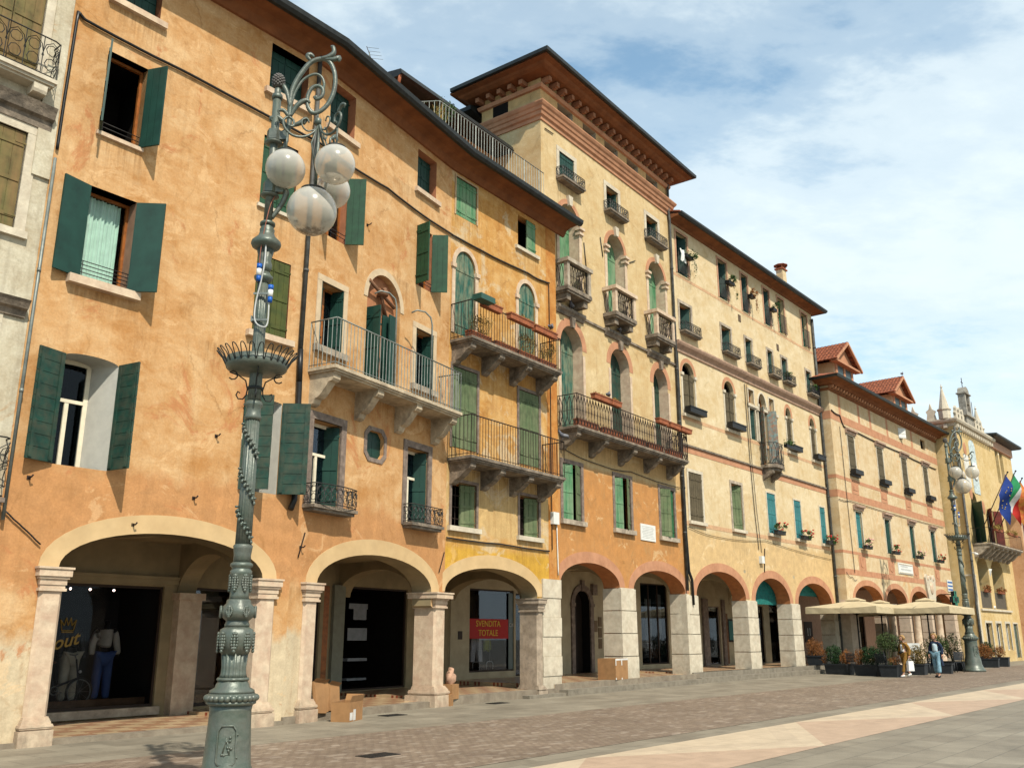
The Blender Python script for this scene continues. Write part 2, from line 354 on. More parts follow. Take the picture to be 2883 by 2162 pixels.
GLASS=glass('window_glass',(.5,.55,.6),.22); SHOPG=glass('shop_glass',(.75,.76,.78),.13,.01)
CURT=mat('pale_green_curtain',(.55,.78,.62),.9,var=.1)
WHITE=mat('white_paint',(.72,.72,.68),.7,var=.05)
BLACK=mat('black_paint',(.01,.01,.01),.5)
LEAF=mat('green_leaves',(.045,.095,.018),.75,var=.5,vs=9)
LEAFD=mat('dark_green_leaves',(.018,.055,.012),.75,var=.5,vs=9)
LEAFR=mat('rusty_brown_leaves',(.26,.10,.025),.8,var=.45,vs=9)
LEAFY=mat('dry_yellow_stems',(.30,.20,.05),.85,var=.4,vs=9)
RED=mat('red_petals',(.55,.02,.015),.7,var=.3); PINKF=mat('pink_petals',(.75,.35,.36),.7,var=.2)
# ------------------------------------------------ generic builders (in a wall frame)
HOLES={k:[] for k in FR}      # (polygon, reveal depth, reveal material index)
class Mxz:                    # 2-D helper: build a panel in its own x,z,thickness space
    pass
def leaf_mb(w,h,nb,horiz=False,th=.035,rails=True):
    m=MB(); g=.009
    if horiz:
        for i in range(nb): m.box(0,w,-th/2,th/2,i*h/nb+g/2,(i+1)*h/nb-g/2)
        if rails:
            for x in (.12*w,.88*w): m.box(x-.03,x+.03,th/2,th/2+.018,.03,h-.03)
        m.box(.006,w-.006,-th*.25,th*.25,.006,h-.006)
    else:
        for i in range(nb): m.box(i*w/nb+g/2,(i+1)*w/nb-g/2,-th/2,th/2,0,h)
        m.box(.006,w-.006,-th*.25,th*.25,.006,h-.006)
        if rails:
            for z in (.13,.5,.87): m.box(.02,w-.02,-th/2-.014,-th/2,z*h-.035,z*h+.035)
    m.box(-.02,.16,-th/2-.022,-th/2-.014,.12*h,.12*h+.03); m.box(-.02,.16,-th/2-.022,-th/2-.014,.88*h,.88*h+.03)
    return m
def shutter(par,fr,side,uh,y,z0,w,h,ang,m,nb=3,horiz=False,label=None):
    """side 'l' hinge on the left jamb, 'r' on the right; ang 0 closed, 90 straight out, 180 flat on the wall"""
    mb=leaf_mb(w,h,nb,horiz)
    o=mb.build('shutter',m)
    base=MF(fr)@Matrix.Translation((uh,y,z0))
    if side=='l': M=base@Matrix.Rotation(R(-ang),4,'Z')
    else: M=base@Matrix.Rotation(R(180+ang),4,'Z')@Matrix.Diagonal((1,-1,1,1))
    setrel(o,par,M)
    if label: o['label']=label
    return o
def arch_leaf(par,fr,u0,u1,z0,zs,za,y,m,nb=4,gap=0,label=None,split=True):
    "closed shutter pair filling an arched opening"
    poly=arch(u0,u1,z0,zs,za,14); c=(u0+u1)/2
    for k,(a,b) in enumerate(((u0,c-.008),(c+.008,u1))):
        mb=MB(); n=2
        for i in range(n):
            x0=a+(b-a)*i/n+.004; x1=a+(b-a)*(i+1)/n-.004
            r=(u1-u0)/2
            top=[(x1-(x1-x0)*j/6) for j in range(7)]
            pts=[(x0,z0),(x1,z0)]+[(x,zs+(za-zs)*math.sqrt(max(0,1-((x-c)/r)**2))-.004) for x in top]
            mb.pxz(pts,y,y+.035)
        mb.box(a+.01,b-.01,y-.015,y,z0+.25,z0+.33); mb.box(a+.01,b-.01,y-.015,y,zs-.12,zs-.04)
        o=part('shutter',mb,m,par,fr)
        if label: o['label']=label
def roombox(x0,x1,y0,y1,z0,z1):
    s=MB(); s.poly([(x0,y1,z0),(x1,y1,z0),(x1,y1,z1),(x0,y1,z1)])
    for x in (x0,x1): s.poly([(x,y0,z0),(x,y1,z0),(x,y1,z1),(x,y0,z1)])
    for z in (z0,z1): s.poly([(x0,y0,z),(x1,y0,z),(x1,y1,z),(x0,y1,z)])
    return s
def window(bld,fr,u0,u1,z0,z1,za=None,kind='glass',rev=.3,revm=0,fm=None,sm=None,nb=3,horiz=False,lf=None,rt=None,sill=None,sillm=None,sur=None,surm=None,
           mull=True,trans=None,gm=None,bars=None,curtain=False,lab=None,tb=.05,lw=None,inset=None,hood=None,hoodm=None,splay=(0,0)):
    """one window: opening, frame, pane, shutters, sill, surround"""
    fm=fm or WOOD; sm=sm or GREEN; gm=gm or GLASS; surm=surm or STONE; sillm=sillm or STONE
    poly=arch(u0,u1,z0,z1,za,14) if za else rect(u0,u1,z0,z1)
    HOLES[fr].append((poly,rev,revm,splay))
    U0,U1=u0,u1
    if splay!=(0,0): u0+=splay[0]*.88; u1-=splay[1]*.88; poly=arch(u0,u1,z0,z1,za,14) if za else rect(u0,u1,z0,z1)
    top=za or z1; y=(inset if inset is not None else rev-.08); c=(u0+u1)/2
    mb=MB()
    if za:
        inn=arch(u0+tb,u1-tb,z0+tb,z1,za-tb,14)
        o_=[(p[0],p[1]) for p in poly]
        n=len(o_)
        for i in range(n):
            a,b,c2,d=o_[i],o_[(i+1)%n],inn[(i+1)%n],inn[i]
            mb.pxz([a,b,c2,d],y,y+.06)
    else:
        mb.box(u0,u1,y,y+.06,z0,z0+tb); mb.box(u0,u1,y,y+.06,z1-tb,z1); mb.box(u0,u0+tb,y,y+.06,z0+tb,z1-tb); mb.box(u1-tb,u1,y,y+.06,z0+tb,z1-tb)
    if kind=='glass':
        if mull: mb.box(c-.035,c+.035,y-.008,y+.05,z0+tb,(trans or z1)-tb*.5)
        if trans: mb.box(u0+tb,u1-tb,y-.01,y+.05,trans-.03,trans+.03)
    wdw=part('window',mb,fm,bld,fr,lab)
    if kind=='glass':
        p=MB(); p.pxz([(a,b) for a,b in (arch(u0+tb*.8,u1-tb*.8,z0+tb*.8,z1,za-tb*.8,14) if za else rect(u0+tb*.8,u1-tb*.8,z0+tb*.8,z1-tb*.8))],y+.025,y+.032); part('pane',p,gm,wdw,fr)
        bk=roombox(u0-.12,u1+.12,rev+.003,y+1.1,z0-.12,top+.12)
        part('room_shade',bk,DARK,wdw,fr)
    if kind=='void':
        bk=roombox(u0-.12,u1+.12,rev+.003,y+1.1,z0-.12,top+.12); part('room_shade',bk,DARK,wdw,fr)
    if kind=='shut':
        if za: arch_leaf(wdw,fr,u0+.01,u1-.01,z0+.01,z1,za-.01,y-.045,sm)
        else:
            shutter(wdw,fr,'l',u0+.015,y-.03,z0+.02,(u1-u0)/2-.02,z1-z0-.04,0,sm,nb,horiz); shutter(wdw,fr,'r',u1-.015,y-.03,z0+.02,(u1-u0)/2-.02,z1-z0-.04,0,sm,nb,horiz)
    lw_=lw or (u1-u0)/2
    if lf is not None: shutter(wdw,fr,'l',u0+.01,-.02,z0,lw_,z1-z0-.02,lf,sm,nb,horiz)
    if rt is not None: shutter(wdw,fr,'r',u1-.01,-.02,z0,lw_,z1-z0-.02,rt,sm,nb,horiz)
    if sill or sur: STAINS.setdefault(fr,[]).append((u0-.22,u1+.22,z0-(sill[1] if sill else .0),rnd.uniform(.5,1.3)))
    if sill:
        e,h,p_=sill; s=MB(); s.box(u0-e,u1+e,-p_,min(.12,rev),z0-h,z0+.003); part('sill',s,sillm,wdw,fr)
    if sur:
        s=MB(); q=sur; pr=-.025
        if za:
            s.box(u0-q,u0,pr,.04,z0,z1); s.box(u1,u1+q,pr,.04,z0,z1)
            A=arch(u0,u1,z0,z1,za,14)[2:]; Bq=arch(u0-q,u1+q,z0,z1,za+q,14)[2:]
            for i in range(len(A)-1): s.pxz([A[i],Bq[i],Bq[i+1],A[i+1]],pr,.0)
            s.box(u0-q-.04,u0+.005,pr-.04,.05,z1-.1,z1+.02); s.box(u1-.005,u1+q+.04,pr-.04,.05,z1-.1,z1+.02)
        else:
            s.box(u0-q,u0,pr,.04,z0,z1); s.box(u1,u1+q,pr,.04,z0,z1); s.box(u0-q,u1+q,pr-.004,.04,z1,z1+q)
        part('surround',s,surm,wdw,fr)
    if hood:
        s=MB(); e,h,p_=hood; s.pyz([(0,z1+sur if sur else z1+.05),(-p_*.5,z1+(sur or .05)),(-p_*.5,z1+(sur or .05)+h*.5),(-p_,z1+(sur or .05)+h*.6),(-p_,z1+(sur or .05)+h),(0,z1+(sur or .05)+h)],u0-e,u1+e); part('hood',s,hoodm or STONE,wdw,fr)
    if bars:
        s=MB(); bz,bp=bars
        for k in range(bz): s.tube([(u0-.02,-.03,z0+.10+k*bp),(u1+.02,-.03,z0+.10+k*bp)],.009,5)
        s.tube([(u0+.03,-.03,z0),(u0+.03,-.03,z0+.1+bz*bp-bp)],.008,4); s.tube([(u1-.03,-.03,z0),(u1-.03,-.03,z0+.1+bz*bp-bp)],.008,4)
        part('guard_rail',s,IRON,wdw,fr)
    if curtain:
        s=MB(); n=36; a=[]; b=[]
        for i in range(n+1):
            x=u0+.07+(u1-u0-.2)*i/n; yy=y+.07+.025*math.sin(i*1.7)+.015*math.sin(i*.6)
            a.append(s.av((x,yy,z0+.05))); b.append(s.av((x,yy,z1-.06)))
        s.smooth=True
        for i in range(n): s.face((a[i],a[i+1],b[i+1],b[i]))
        part('curtain',s,CURT,wdw,fr)
    return wdw
def bracket(mb,u,w,p,z,h):
    """scrolled stone console carrying a balcony: top at z, projects p, drop h"""
    pts=[(0,z),(-p,z),(-p,z-.10),(-p*.93,z-.15),(-p*.80,z-.16)]
    for i in range(9):
        t=i/8; pts.append((-p*.80+p*.62*t, z-.16-(h-.20)*(t**.8)*(.75+.25*math.sin(t*PI))*1.0 if t<1 else z-h+.04))
    pts+= [(-.04,z-h),(0,z-h)]
    mb.pyz(pts,u-w/2,u+w/2)
def slab(mb,u0,u1,p,z,t=.14):
    mb.box(u0,u1,-p,0,z-t*.45,z); mb.box(u0+.035,u1-.035,-p+.035,0,z-t*.75,z-t*.45); mb.box(u0+.08,u1-.08,-p+.08,0,z-t,z-t*.75)
def bars_rail(mb,u0,u1,p,z,h,sp=.115,r=.010,wav=False):
    P=[(u0,0),(u0,-p),(u1,-p),(u1,0)]
    for a,b in zip(P,P[1:]):
        d=math.hypot(b[0]-a[0],b[1]-a[1]); n=max(2,round(d/sp))
        for i in range(n+1):
            t=i/n; x=a[0]+(b[0]-a[0])*t; y=a[1]+(b[1]-a[1])*t
            mb.tube([(x,y,z+.01),(x,y,z+h)],r*(1.5 if i in (0,n) else 1),4,False)
        for zz_,rr in ((z+.06,.01),(z+h,.017)): mb.tube([(a[0],a[1],zz_),(b[0],b[1],zz_)],rr,5)
def lattice_rail(mb,u0,u1,p,z,h,sp=.17,r=.012,sides=True,y0=0):
    P=[(u0,y0),(u0,-p),(u1,-p),(u1,y0)] if sides else [(u0,-p),(u1,-p)]
    for a,b in zip(P,P[1:]):
        d=math.hypot(b[0]-a[0],b[1]-a[1]); n=max(2,round(d/sp)); dx=(b[0]-a[0])/n; dy=(b[1]-a[1])/n
        for i in range(n):
            cx=a[0]+dx*(i+.5); cy=a[1]+dy*(i+.5)
            for s_ in (-1,1):
                mb.tube([(cx+dx*.62*s_*math.sin(PI*k/6),cy+dy*.62*s_*math.sin(PI*k/6),z+.05+(h-.09)*k/6) for k in range(7)],r,4,False)
            mb.tube([(cx,cy,z+.05),(cx,cy,z+h)],r*.7,4,False)
        for zz_,rr in ((z+.05,.011),(z+h*.5,.007),(z+h,.017)): mb.tube([(a[0],a[1],zz_),(b[0],b[1],zz_)],rr,5)
        for q in (a,b): mb.tube([(q[0],q[1],z),(q[0],q[1],z+h+.02)],.014,5)
def scroll_rail(mb,u0,u1,p,z,h,r=.008,bow=0):
    def pt(s,zz):   # s 0..1 along left side, front, right side
        T=2*p+(u1-u0); q=s*T
        if q<p: return (u0,-q,zz)
        if q<p+(u1-u0):
            k=(q-p)/(u1-u0); return (u0+q-p,-p-bow*math.sin(PI*k),zz)
        return (u1,-p+(q-p-(u1-u0)),zz)
    T=2*p+(u1-u0); n=max(4,round(T/(h*.42)))
    for i in range(n):
        for s_ in (-1,1):
            c=(i+.5)/n
            mb.tube([pt(min(1,max(0,c+s_*(.55/n)*math.cos(2*PI*k/8))),z+h*.5+h*.42*math.sin(2*PI*k/8)) for k in range(5)],r,4,False)
        c=(i+.5)/n; a=[pt(min(1,max(0,c+(.34/n)*math.cos(2*PI*k/8))),z+h*.33+h*.16*math.sin(2*PI*k/8)) for k in range(9)]; mb.tube(a,r,4,False)
        a=[pt(min(1,max(0,c+(.34/n)*math.cos(2*PI*k/8))),z+h*.70+h*.14*math.sin(2*PI*k/8)) for k in range(9)]; mb.tube(a,r,4,False)
        mb.tube([pt(i/n,z),pt(i/n,z+h)],r,4,False)
    for zz_,rr in ((z+.03,.010),(z+h,.013)): mb.tube([pt(k/24,zz_) for k in range(25)],rr,5)
def balcony(bld,fr,u0,u1,p,z,h,kind,br,brh=.45,m=None,rm=None,rev=None,lab=None,brw=.22,t=.16,sp=.115):
    STAINS.setdefault(fr,[]).append((u0,u1,z-t,1.3)); s=MB(); slab(s,u0,u1,p,z,t)
    b=part('balcony',s,m or STONED,bld,fr,lab)
    for u in br:
        q=MB(); bracket(q,u,brw,p*.86,z-t,brh); part('bracket',q,m or STONED,b,fr)
    q=MB()
    if kind=='bars': bars_rail(q,u0+.03,u1-.03,p-.04,z,h,sp)
    elif kind=='lattice': lattice_rail(q,u0+.03,u1-.03,p-.04,z,h)
    elif kind=='scroll': scroll_rail(q,u0+.02,u1-.02,p-.03,z,h)
    part('railing',q,rm or IRON,b,fr)
    return b
def wirebox(bld,fr,u0,u1,z0,h,p=.22,lab=None,bow=.0,base=True):
    "window guard of wrought iron on a thin stone ledge"
    s=MB()
    if base: s.box(u0,u1,-p-.02,0,z0-.07,z0); s.box(u0+.05,u1-.05,-p+.03,0,z0-.13,z0-.07)
    else: s.box(u0,u1,-p,-p+.02,z0,z0+.02)
    b=part('window_guard',s,STONED,bld,fr,lab); q=MB(); scroll_rail(q,u0+.02,u1-.02,p,z0,h,bow=bow); part('railing',q,IRON,b,fr); return b
def building_wall(bld,fr,outline,mats,y=0,name='wall',depth=8,sides='lr',zs=-.3):
    hs=[h for h in HOLES[fr]]
    mb=MB(); mb.wall(outline,[h[0] for h in hs],y,.3,[h[2] for h in hs],[h[1] for h in hs],[h[3] if len(h)>3 else (0,0) for h in hs])
    us=[p[0] for p in outline]; u0,u1=min(us),max(us); z1=max(p[1] for p in outline); z0=zs
    if 'l' in sides: mb.poly([(u0,0,z0),(u0,depth,z0),(u0,depth,z1),(u0,0,z1)])
    if 'r' in sides: mb.poly([(u1,0,z0),(u1,depth,z0),(u1,depth,z1),(u1,0,z1)])
    if 'b' in sides: mb.poly([(u0,depth,z0),(u1,depth,z0),(u1,depth,z1),(u0,depth,z1)])
    return part(name,mb,mats,bld,fr)
def archivolt(bld,fr,u0,u1,zs,za,w,m,y=-.012,wl=None,name='archivolt',n=22):
    A=arch(u0,u1,0,zs,za,n)[2:]; Bq=arch(u0-w,u1+w,0,zs,za+w,n)[2:]; s=MB()
    for i in range(len(A)-1): s.pxz([A[i],Bq[i],Bq[i+1],A[i+1]],y,.0)
    return part(name,s,m,bld,fr)
def downpipe(bld,fr,pts,r=.055,m=None,name='downpipe'):
    s=MB(); s.smooth=True; s.tube([(u,-.09,z) for u,z in pts],r,8)
    for (u,z),(u2,z2) in zip(pts,pts[1:]):
        if abs(z-z2)>2.5:
            for k in range(1,int(abs(z-z2)/2.2)+1):
                t=k/(int(abs(z-z2)/2.2)+1); s.tube([(u+(u2-u)*t,-.09,z+(z2-z)*t-.03),(u+(u2-u)*t,-.09,z+(z2-z)*t+.03)],r*1.25,8)
    return part(name,s,m or PIPE,bld,fr)
def cable(bld,fr,pts,r=.018,sag=0,y=-.04,m=None,name='cable'):
    s=MB(); P=[]
    for (a,b) in zip(pts,pts[1:]):
        n=8
        for k in range(n): t=k/n; P.append((a[0]+(b[0]-a[0])*t,y,a[1]+(b[1]-a[1])*t-sag*math.sin(PI*t)+rnd.uniform(-.006,.006)))
    P.append((pts[-1][0],y,pts[-1][1])); s.tube(P,r,5); return part(name,s,m or BLACKP,bld,fr)
def tiled(mb,a,b,c,d,sp=.2,amp=.045):
    "rows of half-round tiles: a-b is the eave, d-c the ridge"
    a,b,c,d=map(Vector,(a,b,c,d)); n=max(2,int((b-a).length/sp)); nr=(b-a).cross(d-a).normalized()
    if nr.z<0: nr=-nr
    rows=max(2,int((d-a).length/.38)); k=4; sm=mb.smooth; mb.smooth=True
    for r_ in range(rows):
        t0=r_/rows; t1=(r_+1)/rows+.02; g=[]
        for t,lift in ((t0,.022),(t1,0)):
            row=[]
            for i in range(n*k+1):
                s_=i/(n*k); p=(a+(b-a)*s_)*(1-t)+(d+(c-d)*s_)*t+nr*(amp*abs(math.sin(PI*i/k))**.7+lift); row.append(mb.av(p))
            g.append(row)
        base=[mb.av((a+(b-a)*(i/(n*k)))*(1-t0)+(d+(c-d)*(i/(n*k)))*t0) for i in range(n*k+1)]
        for i in range(n*k): mb.face((g[0][i],g[0][i+1],g[1][i+1],g[1][i])); mb.face((base[i],base[i+1],g[0][i+1],g[0][i]))
    mb.smooth=sm
# ------------------------------------------------ plan: joints, inner (arcade back) wall line
LEN={'1L':4.34,'1R':5.54,'2':5.16,'3':9.09,'4':14.67,'5':17.53,'6':14.4}
ORD=['1L','1R','2','3','4','5']; DEP={'1L':2.9,'1R':3.6,'2':3.6,'3':3.4,'4':3.6,'5':3.3}
def line(k,off): p,a=FR[k]; d=Vector((math.cos(a),math.sin(a))); nn=Vector((d.y,-d.x)); return Vector((p.x,p.y))-nn*off,d
def isect(k1,o1,k2,o2):
    p,d=line(k1,o1); q,e=line(k2,o2); cr=d.x*e.y-d.y*e.x
    if abs(cr)<.02: return Vector((FR[k2][0].x,FR[k2][0].y))-Vector((e.y,-e.x))*((o1+o2)/2)
    t=((q-p).x*e.y-(q-p).y*e.x)/cr; return p+d*t
BP=[]
JD=[2.85,2.95,3.5,3.6,3.5,3.4]
for i,k in enumerate(ORD):
    p,d=line(k,0); q=Vector((FR[k][0].x,FR[k][0].y)); n1=Vector((d.y,-d.x)); n0=n1
    if i: e=line(ORD[i-1],0)[1]; n0=Vector((e.y,-e.x))
    BP.append(q-d*2-n1*JD[0] if i==0 else q-(n0+n1).normalized()*JD[i])
p,d=line('5',3.4); BP.append(p+d*18)
UB={}
for i,k in enumerate(ORD):
    d=(BP[i+1]-BP[i]).normalized(); FR['b'+k]=(Vector((BP[i].x,BP[i].y,0)),math.atan2(d.y,d.x)); HOLES['b'+k]=[]; LEN['b'+k]=(BP[i+1]-BP[i]).length
    UB[k]=(BP[i]-Vector((FR[k][0].x,FR[k][0].y))).dot(line(k,0)[1])
def ub(k,u): return u-UB[k]
I4=Matrix()
# ------------------------------------------------ ground
AX=R(90-39.5)
GM=Matrix.Rotation(AX,4,'Z')          # x along the street front, -y towards the square
def paving(name,kind):
    if name in MC: return MC[name]
    m=bpy.data.materials.new(name); m.use_nodes=True; t=m.node_tree; b=t.nodes['Principled BSDF']; b.inputs['Specular IOR Level'].default_value=.25
    co=nd(t,'ShaderNodeTexCoord').outputs['Object']
    if kind=='slabs':
        br=nd(t,'ShaderNodeTexBrick'); t.links.new(co,br.inputs['Vector']); br.inputs['Scale'].default_value=1; br.inputs['Brick Width'].default_value=.9; br.inputs['Row Height'].default_value=.5; br.inputs['Mortar Size'].default_value=.006
        br.inputs['Color1'].default_value=(.175,.15,.112,1); br.inputs['Color2'].default_value=(.215,.188,.142,1); br.inputs['Mortar'].default_value=(.10,.09,.07,1)
        c=mix(t,.9,br.outputs[0],ramp(t,noise(t,co,1.1,8,.7,.5),[(.3,.68),(.7,1.22)]),'MULTIPLY'); b.inputs['Roughness'].default_value=.6
        c=mix(t,ramp(t,noise(t,co,14,4,.7),[(.62,0.),(.75,.35)]),c,(.10,.09,.07))
        h=br.outputs['Fac']
    elif kind=='setts':
        br=nd(t,'ShaderNodeTexBrick'); t.links.new(co,br.inputs['Vector']); br.inputs['Scale'].default_value=1; br.inputs['Brick Width'].default_value=.17; br.inputs['Row Height'].default_value=.095; br.inputs['Mortar Size'].default_value=.006; br.inputs['Bias'].default_value=-.1
        br.inputs['Color1'].default_value=(.165,.122,.088,1); br.inputs['Color2'].default_value=(.215,.165,.12,1); br.inputs['Mortar'].default_value=(.075,.055,.04,1)
        v=nd(t,'ShaderNodeTexVoronoi'); v.inputs['Scale'].default_value=1; t.links.new(mapping(t,co,(5.5,10.5,1)),v.inputs['Vector'])
        vc=nd(t,'ShaderNodeSeparateColor'); t.links.new(v.outputs['Color'],vc.inputs[0])
        c=mix(t,ramp(t,vc.outputs[0],[(.84,0.),(.92,.6)]),br.outputs[0],(.29,.24,.19))
        c=mix(t,ramp(t,vc.outputs[1],[(.82,0.),(.9,.5)]),c,(.12,.085,.065))
        c=mix(t,.8,c,ramp(t,noise(t,co,.8,6,.6,.4),[(.3,.75),(.7,1.18)]),'MULTIPLY'); h=br.outputs['Fac']; b.inputs['Roughness'].default_value=.6
    else:
        sp=nd(t,'ShaderNodeSeparateXYZ'); t.links.new(co,sp.inputs[0])
        a=mathn(t,'MULTIPLY',mathn(t,'ABSOLUTE',mathn(t,'SUBTRACT',mathn(t,'FRACT',mathn(t,'DIVIDE',mathn(t,'ADD',sp.outputs[0],3.),7.0)),.5)),2)
        d=mathn(t,'DIVIDE',mathn(t,'ADD',sp.outputs[1],-5.8),1.95)
        f=mathn(t,'GREATER_THAN',a,d)
        f2=mathn(t,'LESS_THAN',mathn(t,'ABSOLUTE',mathn(t,'SUBTRACT',a,mathn(t,'SUBTRACT',d,.28))),.10)
        c=mix(t,f,(.45,.36,.255),(.385,.275,.195)); c=mix(t,f2,c,(.42,.335,.24))
        c=mix(t,.9,c,ramp(t,noise(t,co,2.2,8,.7,.4),[(.3,.78),(.7,1.12)]),'MULTIPLY'); b.inputs['Roughness'].default_value=.5
        br=nd(t,'ShaderNodeTexBrick'); t.links.new(co,br.inputs['Vector']); br.inputs['Scale'].default_value=1; br.inputs['Brick Width'].default_value=1.1; br.inputs['Row Height'].default_value=.66; br.inputs['Mortar Size'].default_value=.005
        h=br.outputs['Fac']; c=mix(t,mathn(t,'MULTIPLY',h,.5),c,(.2,.15,.11))
    t.links.new(c,b.inputs['Base Color'])
    bn=nd(t,'ShaderNodeBump'); bn.inputs['Strength'].default_value=.5; bn.inputs['Distance'].default_value=.012
    t.links.new(mathn(t,'SUBTRACT',noise(t,co,30,3,.6),h),bn.inputs['Height']); t.links.new(bn.outputs[0],b.inputs['Normal'])
    MC[name]=m; return m
m=MB(); m.poly([(-150,-250,0),(320,-250,0),(320,150,0),(-150,150,0)]); struct('square_paving',m,paving('grey_stone_slabs','slabs'),GM)
# strips run parallel to the fronts; their distances from the origin line are in metres towards the buildings
def strip(name,o0,o1,m_,z,x0=-60,x1=140):
    s=MB(); s.poly([(x0,o0,z),(x1,o0,z),(x1,o1,z),(x0,o1,z)]); return struct(name,s,m_,GM)
strip('cobbled_roadway',8.35,12.55,paving('porphyry_setts','setts'),.004)
strip('marble_paving_band',5.8,7.75,paving('pink_and_white_marble','marble'),.004)
def seglin(k,off): p,d=line(k,-off); return p,d
def floor_piece(mb,k,z,n0,u0=None,u1=None):
    a=Vector(line(k,-n0)[0])+line(k,0)[1]*(u0 if u0 is not None else 0); b=Vector(line(k,-n0)[0])+line(k,0)[1]*(u1 if u1 is not None else LEN[k])
    i=ORD.index(k); c,d=BP[i+1],BP[i]
    e=line(k,0)[1]; nn=Vector((e.y,-e.x)); c=c-nn*.3; d=d-nn*.3
    q=[a,b,c,d]; top=[(p.x,p.y,z) for p in q]; bot=[(p.x,p.y,-.05) for p in q]
    mb.poly(top)
    for i_ in range(4): mb.poly([top[i_],top[(i_+1)%4],bot[(i_+1)%4],bot[i_]])
def terrazzo():
    m=bpy.data.materials.new('arcade_terrazzo'); m.use_nodes=True; t=m.node_tree; b=t.nodes['Principled BSDF']
    co=mapping(t,nd(t,'ShaderNodeTexCoord').outputs['Object'],(1,1,1),(0,0,0),(0,0,-AX)); sp=nd(t,'ShaderNodeSeparateXYZ'); t.links.new(co,sp.inputs[0])
    row=mathn(t,'FLOOR',mathn(t,'DIVIDE',sp.outputs[1],.42)); x=mathn(t,'ADD',mathn(t,'DIVIDE',sp.outputs[0],.84),mathn(t,'MULTIPLY',row,.5))
    f=mathn(t,'LESS_THAN',mathn(t,'FRACT',x),.5); g=mathn(t,'LESS_THAN',mathn(t,'FRACT',mathn(t,'DIVIDE',sp.outputs[1],.14)),.5)
    c=mix(t,mathn(t,'MULTIPLY',f,g),(.42,.30,.175),(.20,.045,.022)); c=mix(t,.8,c,ramp(t,noise(t,co,3,6,.6),[(.3,.7),(.7,1.15)]),'MULTIPLY')
    t.links.new(c,b.inputs['Base Color']); b.inputs['Roughness'].default_value=.28; b.inputs['Specular IOR Level'].default_value=.5; return m
TZ=terrazzo()
m=MB()
FZ={'1L':.07,'1R':.13,'2':.19,'3':.30,'4':.34,'5':.345}
for k,n0,u0,u1 in (('1L',.04,-1.2,4.34),('1R',.04,0,5.54),('2',.06,0,5.2),('3',.30,.0,9.2),('4',.10,0,15.0),('5',.0,-.2,17.5)): floor_piece(m,k,FZ[k],n0,u0,u1)
struct('arcade_floor',m,TZ)
KE=MB()
for k,n0,u0,u1 in (('1L',.05,-1.2,4.34),('1R',.05,0,5.54),('2',.07,0,5.2),('3',.31,.0,9.2),('4',.11,0,15.0),('5',.01,-.2,17.5)):
    a,d=line(k,-n0); b,_=line(k,-n0+.28); P=[a+d*u0,a+d*u1,b+d*u1,b+d*u0]; KE.pxy([(p.x,p.y) for p in P],-.05,FZ[k]+.004)
struct('arcade_kerb',KE,mat('kerb_stone',(.27,.225,.165),.8,var=.2,vs=4,bump=.3,dirt=(.15,.11,.08),dirt_amt=.5))
STEPM=mat('grey_step_stone',(.22,.19,.145),.8,var=.2,vs=4,bump=.3)
m=MB()
for k,n0,n1,z,u0,u1 in (('3',.62,.28,.15,.2,9.1),('4',.52,.08,.17,-.12,12.4),('3',.30,.0,.302,.8,9.1),('4',.16,-.1,.344,-.05,12.4),('2',.30,.05,.08,3.2,5.3)):
    a,d=line(k,-n0); b,_=line(k,-n1); P=[a+d*u0,a+d*u1,b+d*u1,b+d*u0]; m.pxy([(p.x,p.y) for p in P],-.05,z)
struct('arcade_steps',m,STEPM)
# drain covers
for (x,y),lab in (((-1.86,13.69),'dark iron drain cover in the cobbles right of the green lamp post'),((-2.5,20.4),'small iron drain cover in the grey paving near the stone column'),((-.35,24.0),'small dark drain cover in the paving before the quoined pier')):
    s=MB(); s.box(-.28,.28,-.16,.16,.004,.012)
    for i in range(6): s.box(-.25+i*.09,-.21+i*.09,-.13,.13,.012,.016)
    o=s.build('drain_cover',IRON); o.matrix_basis=Matrix.Translation((x,y,0))@Matrix.Rotation(AX,4,'Z'); tag(o,lab,'drain cover','drain covers in the paving')

# ------------------------------------------------ building 1: orange corner house (two wall planes meeting at a slight angle)
P1=plaster('ochre_plaster',(.59,.34,.150),(.69,.465,.25),(.47,.225,.075),patch=(.50,.21,.085),patch_th=.585,streak=.25,
   zones=((2.35,4.45,(.51,.25,.10),1.1),(-1,1.75,(.60,.50,.34),1.3),(14.0,20,(.45,.19,.07),.1)))
b1=thing('arcaded_house','large orange ochre house with two wide cream arches, leftmost long front','house',MF('1L'))
W_=window
# window row under the eaves
W_(b1,'1L',-.45,.45,13.02,13.98,kind='shut',rev=.32,revm=1,sill=(.12,.12,.10),sillm=STONEP)
W_(b1,'1L',3.0,4.0,12.84,13.98,kind='shut',rev=.34,revm=1,sill=(.12,.12,.10),sillm=STONEP)
W_(b1,'1R',.38,1.27,12.80,13.98,kind='shut',rev=.34,revm=1,sill=(.12,.12,.10),sillm=STONEP)
W_(b1,'1R',3.88,4.76,12.80,13.95,kind='shut',rev=.34,revm=1,sill=(.12,.12,.10),sillm=STONEP)
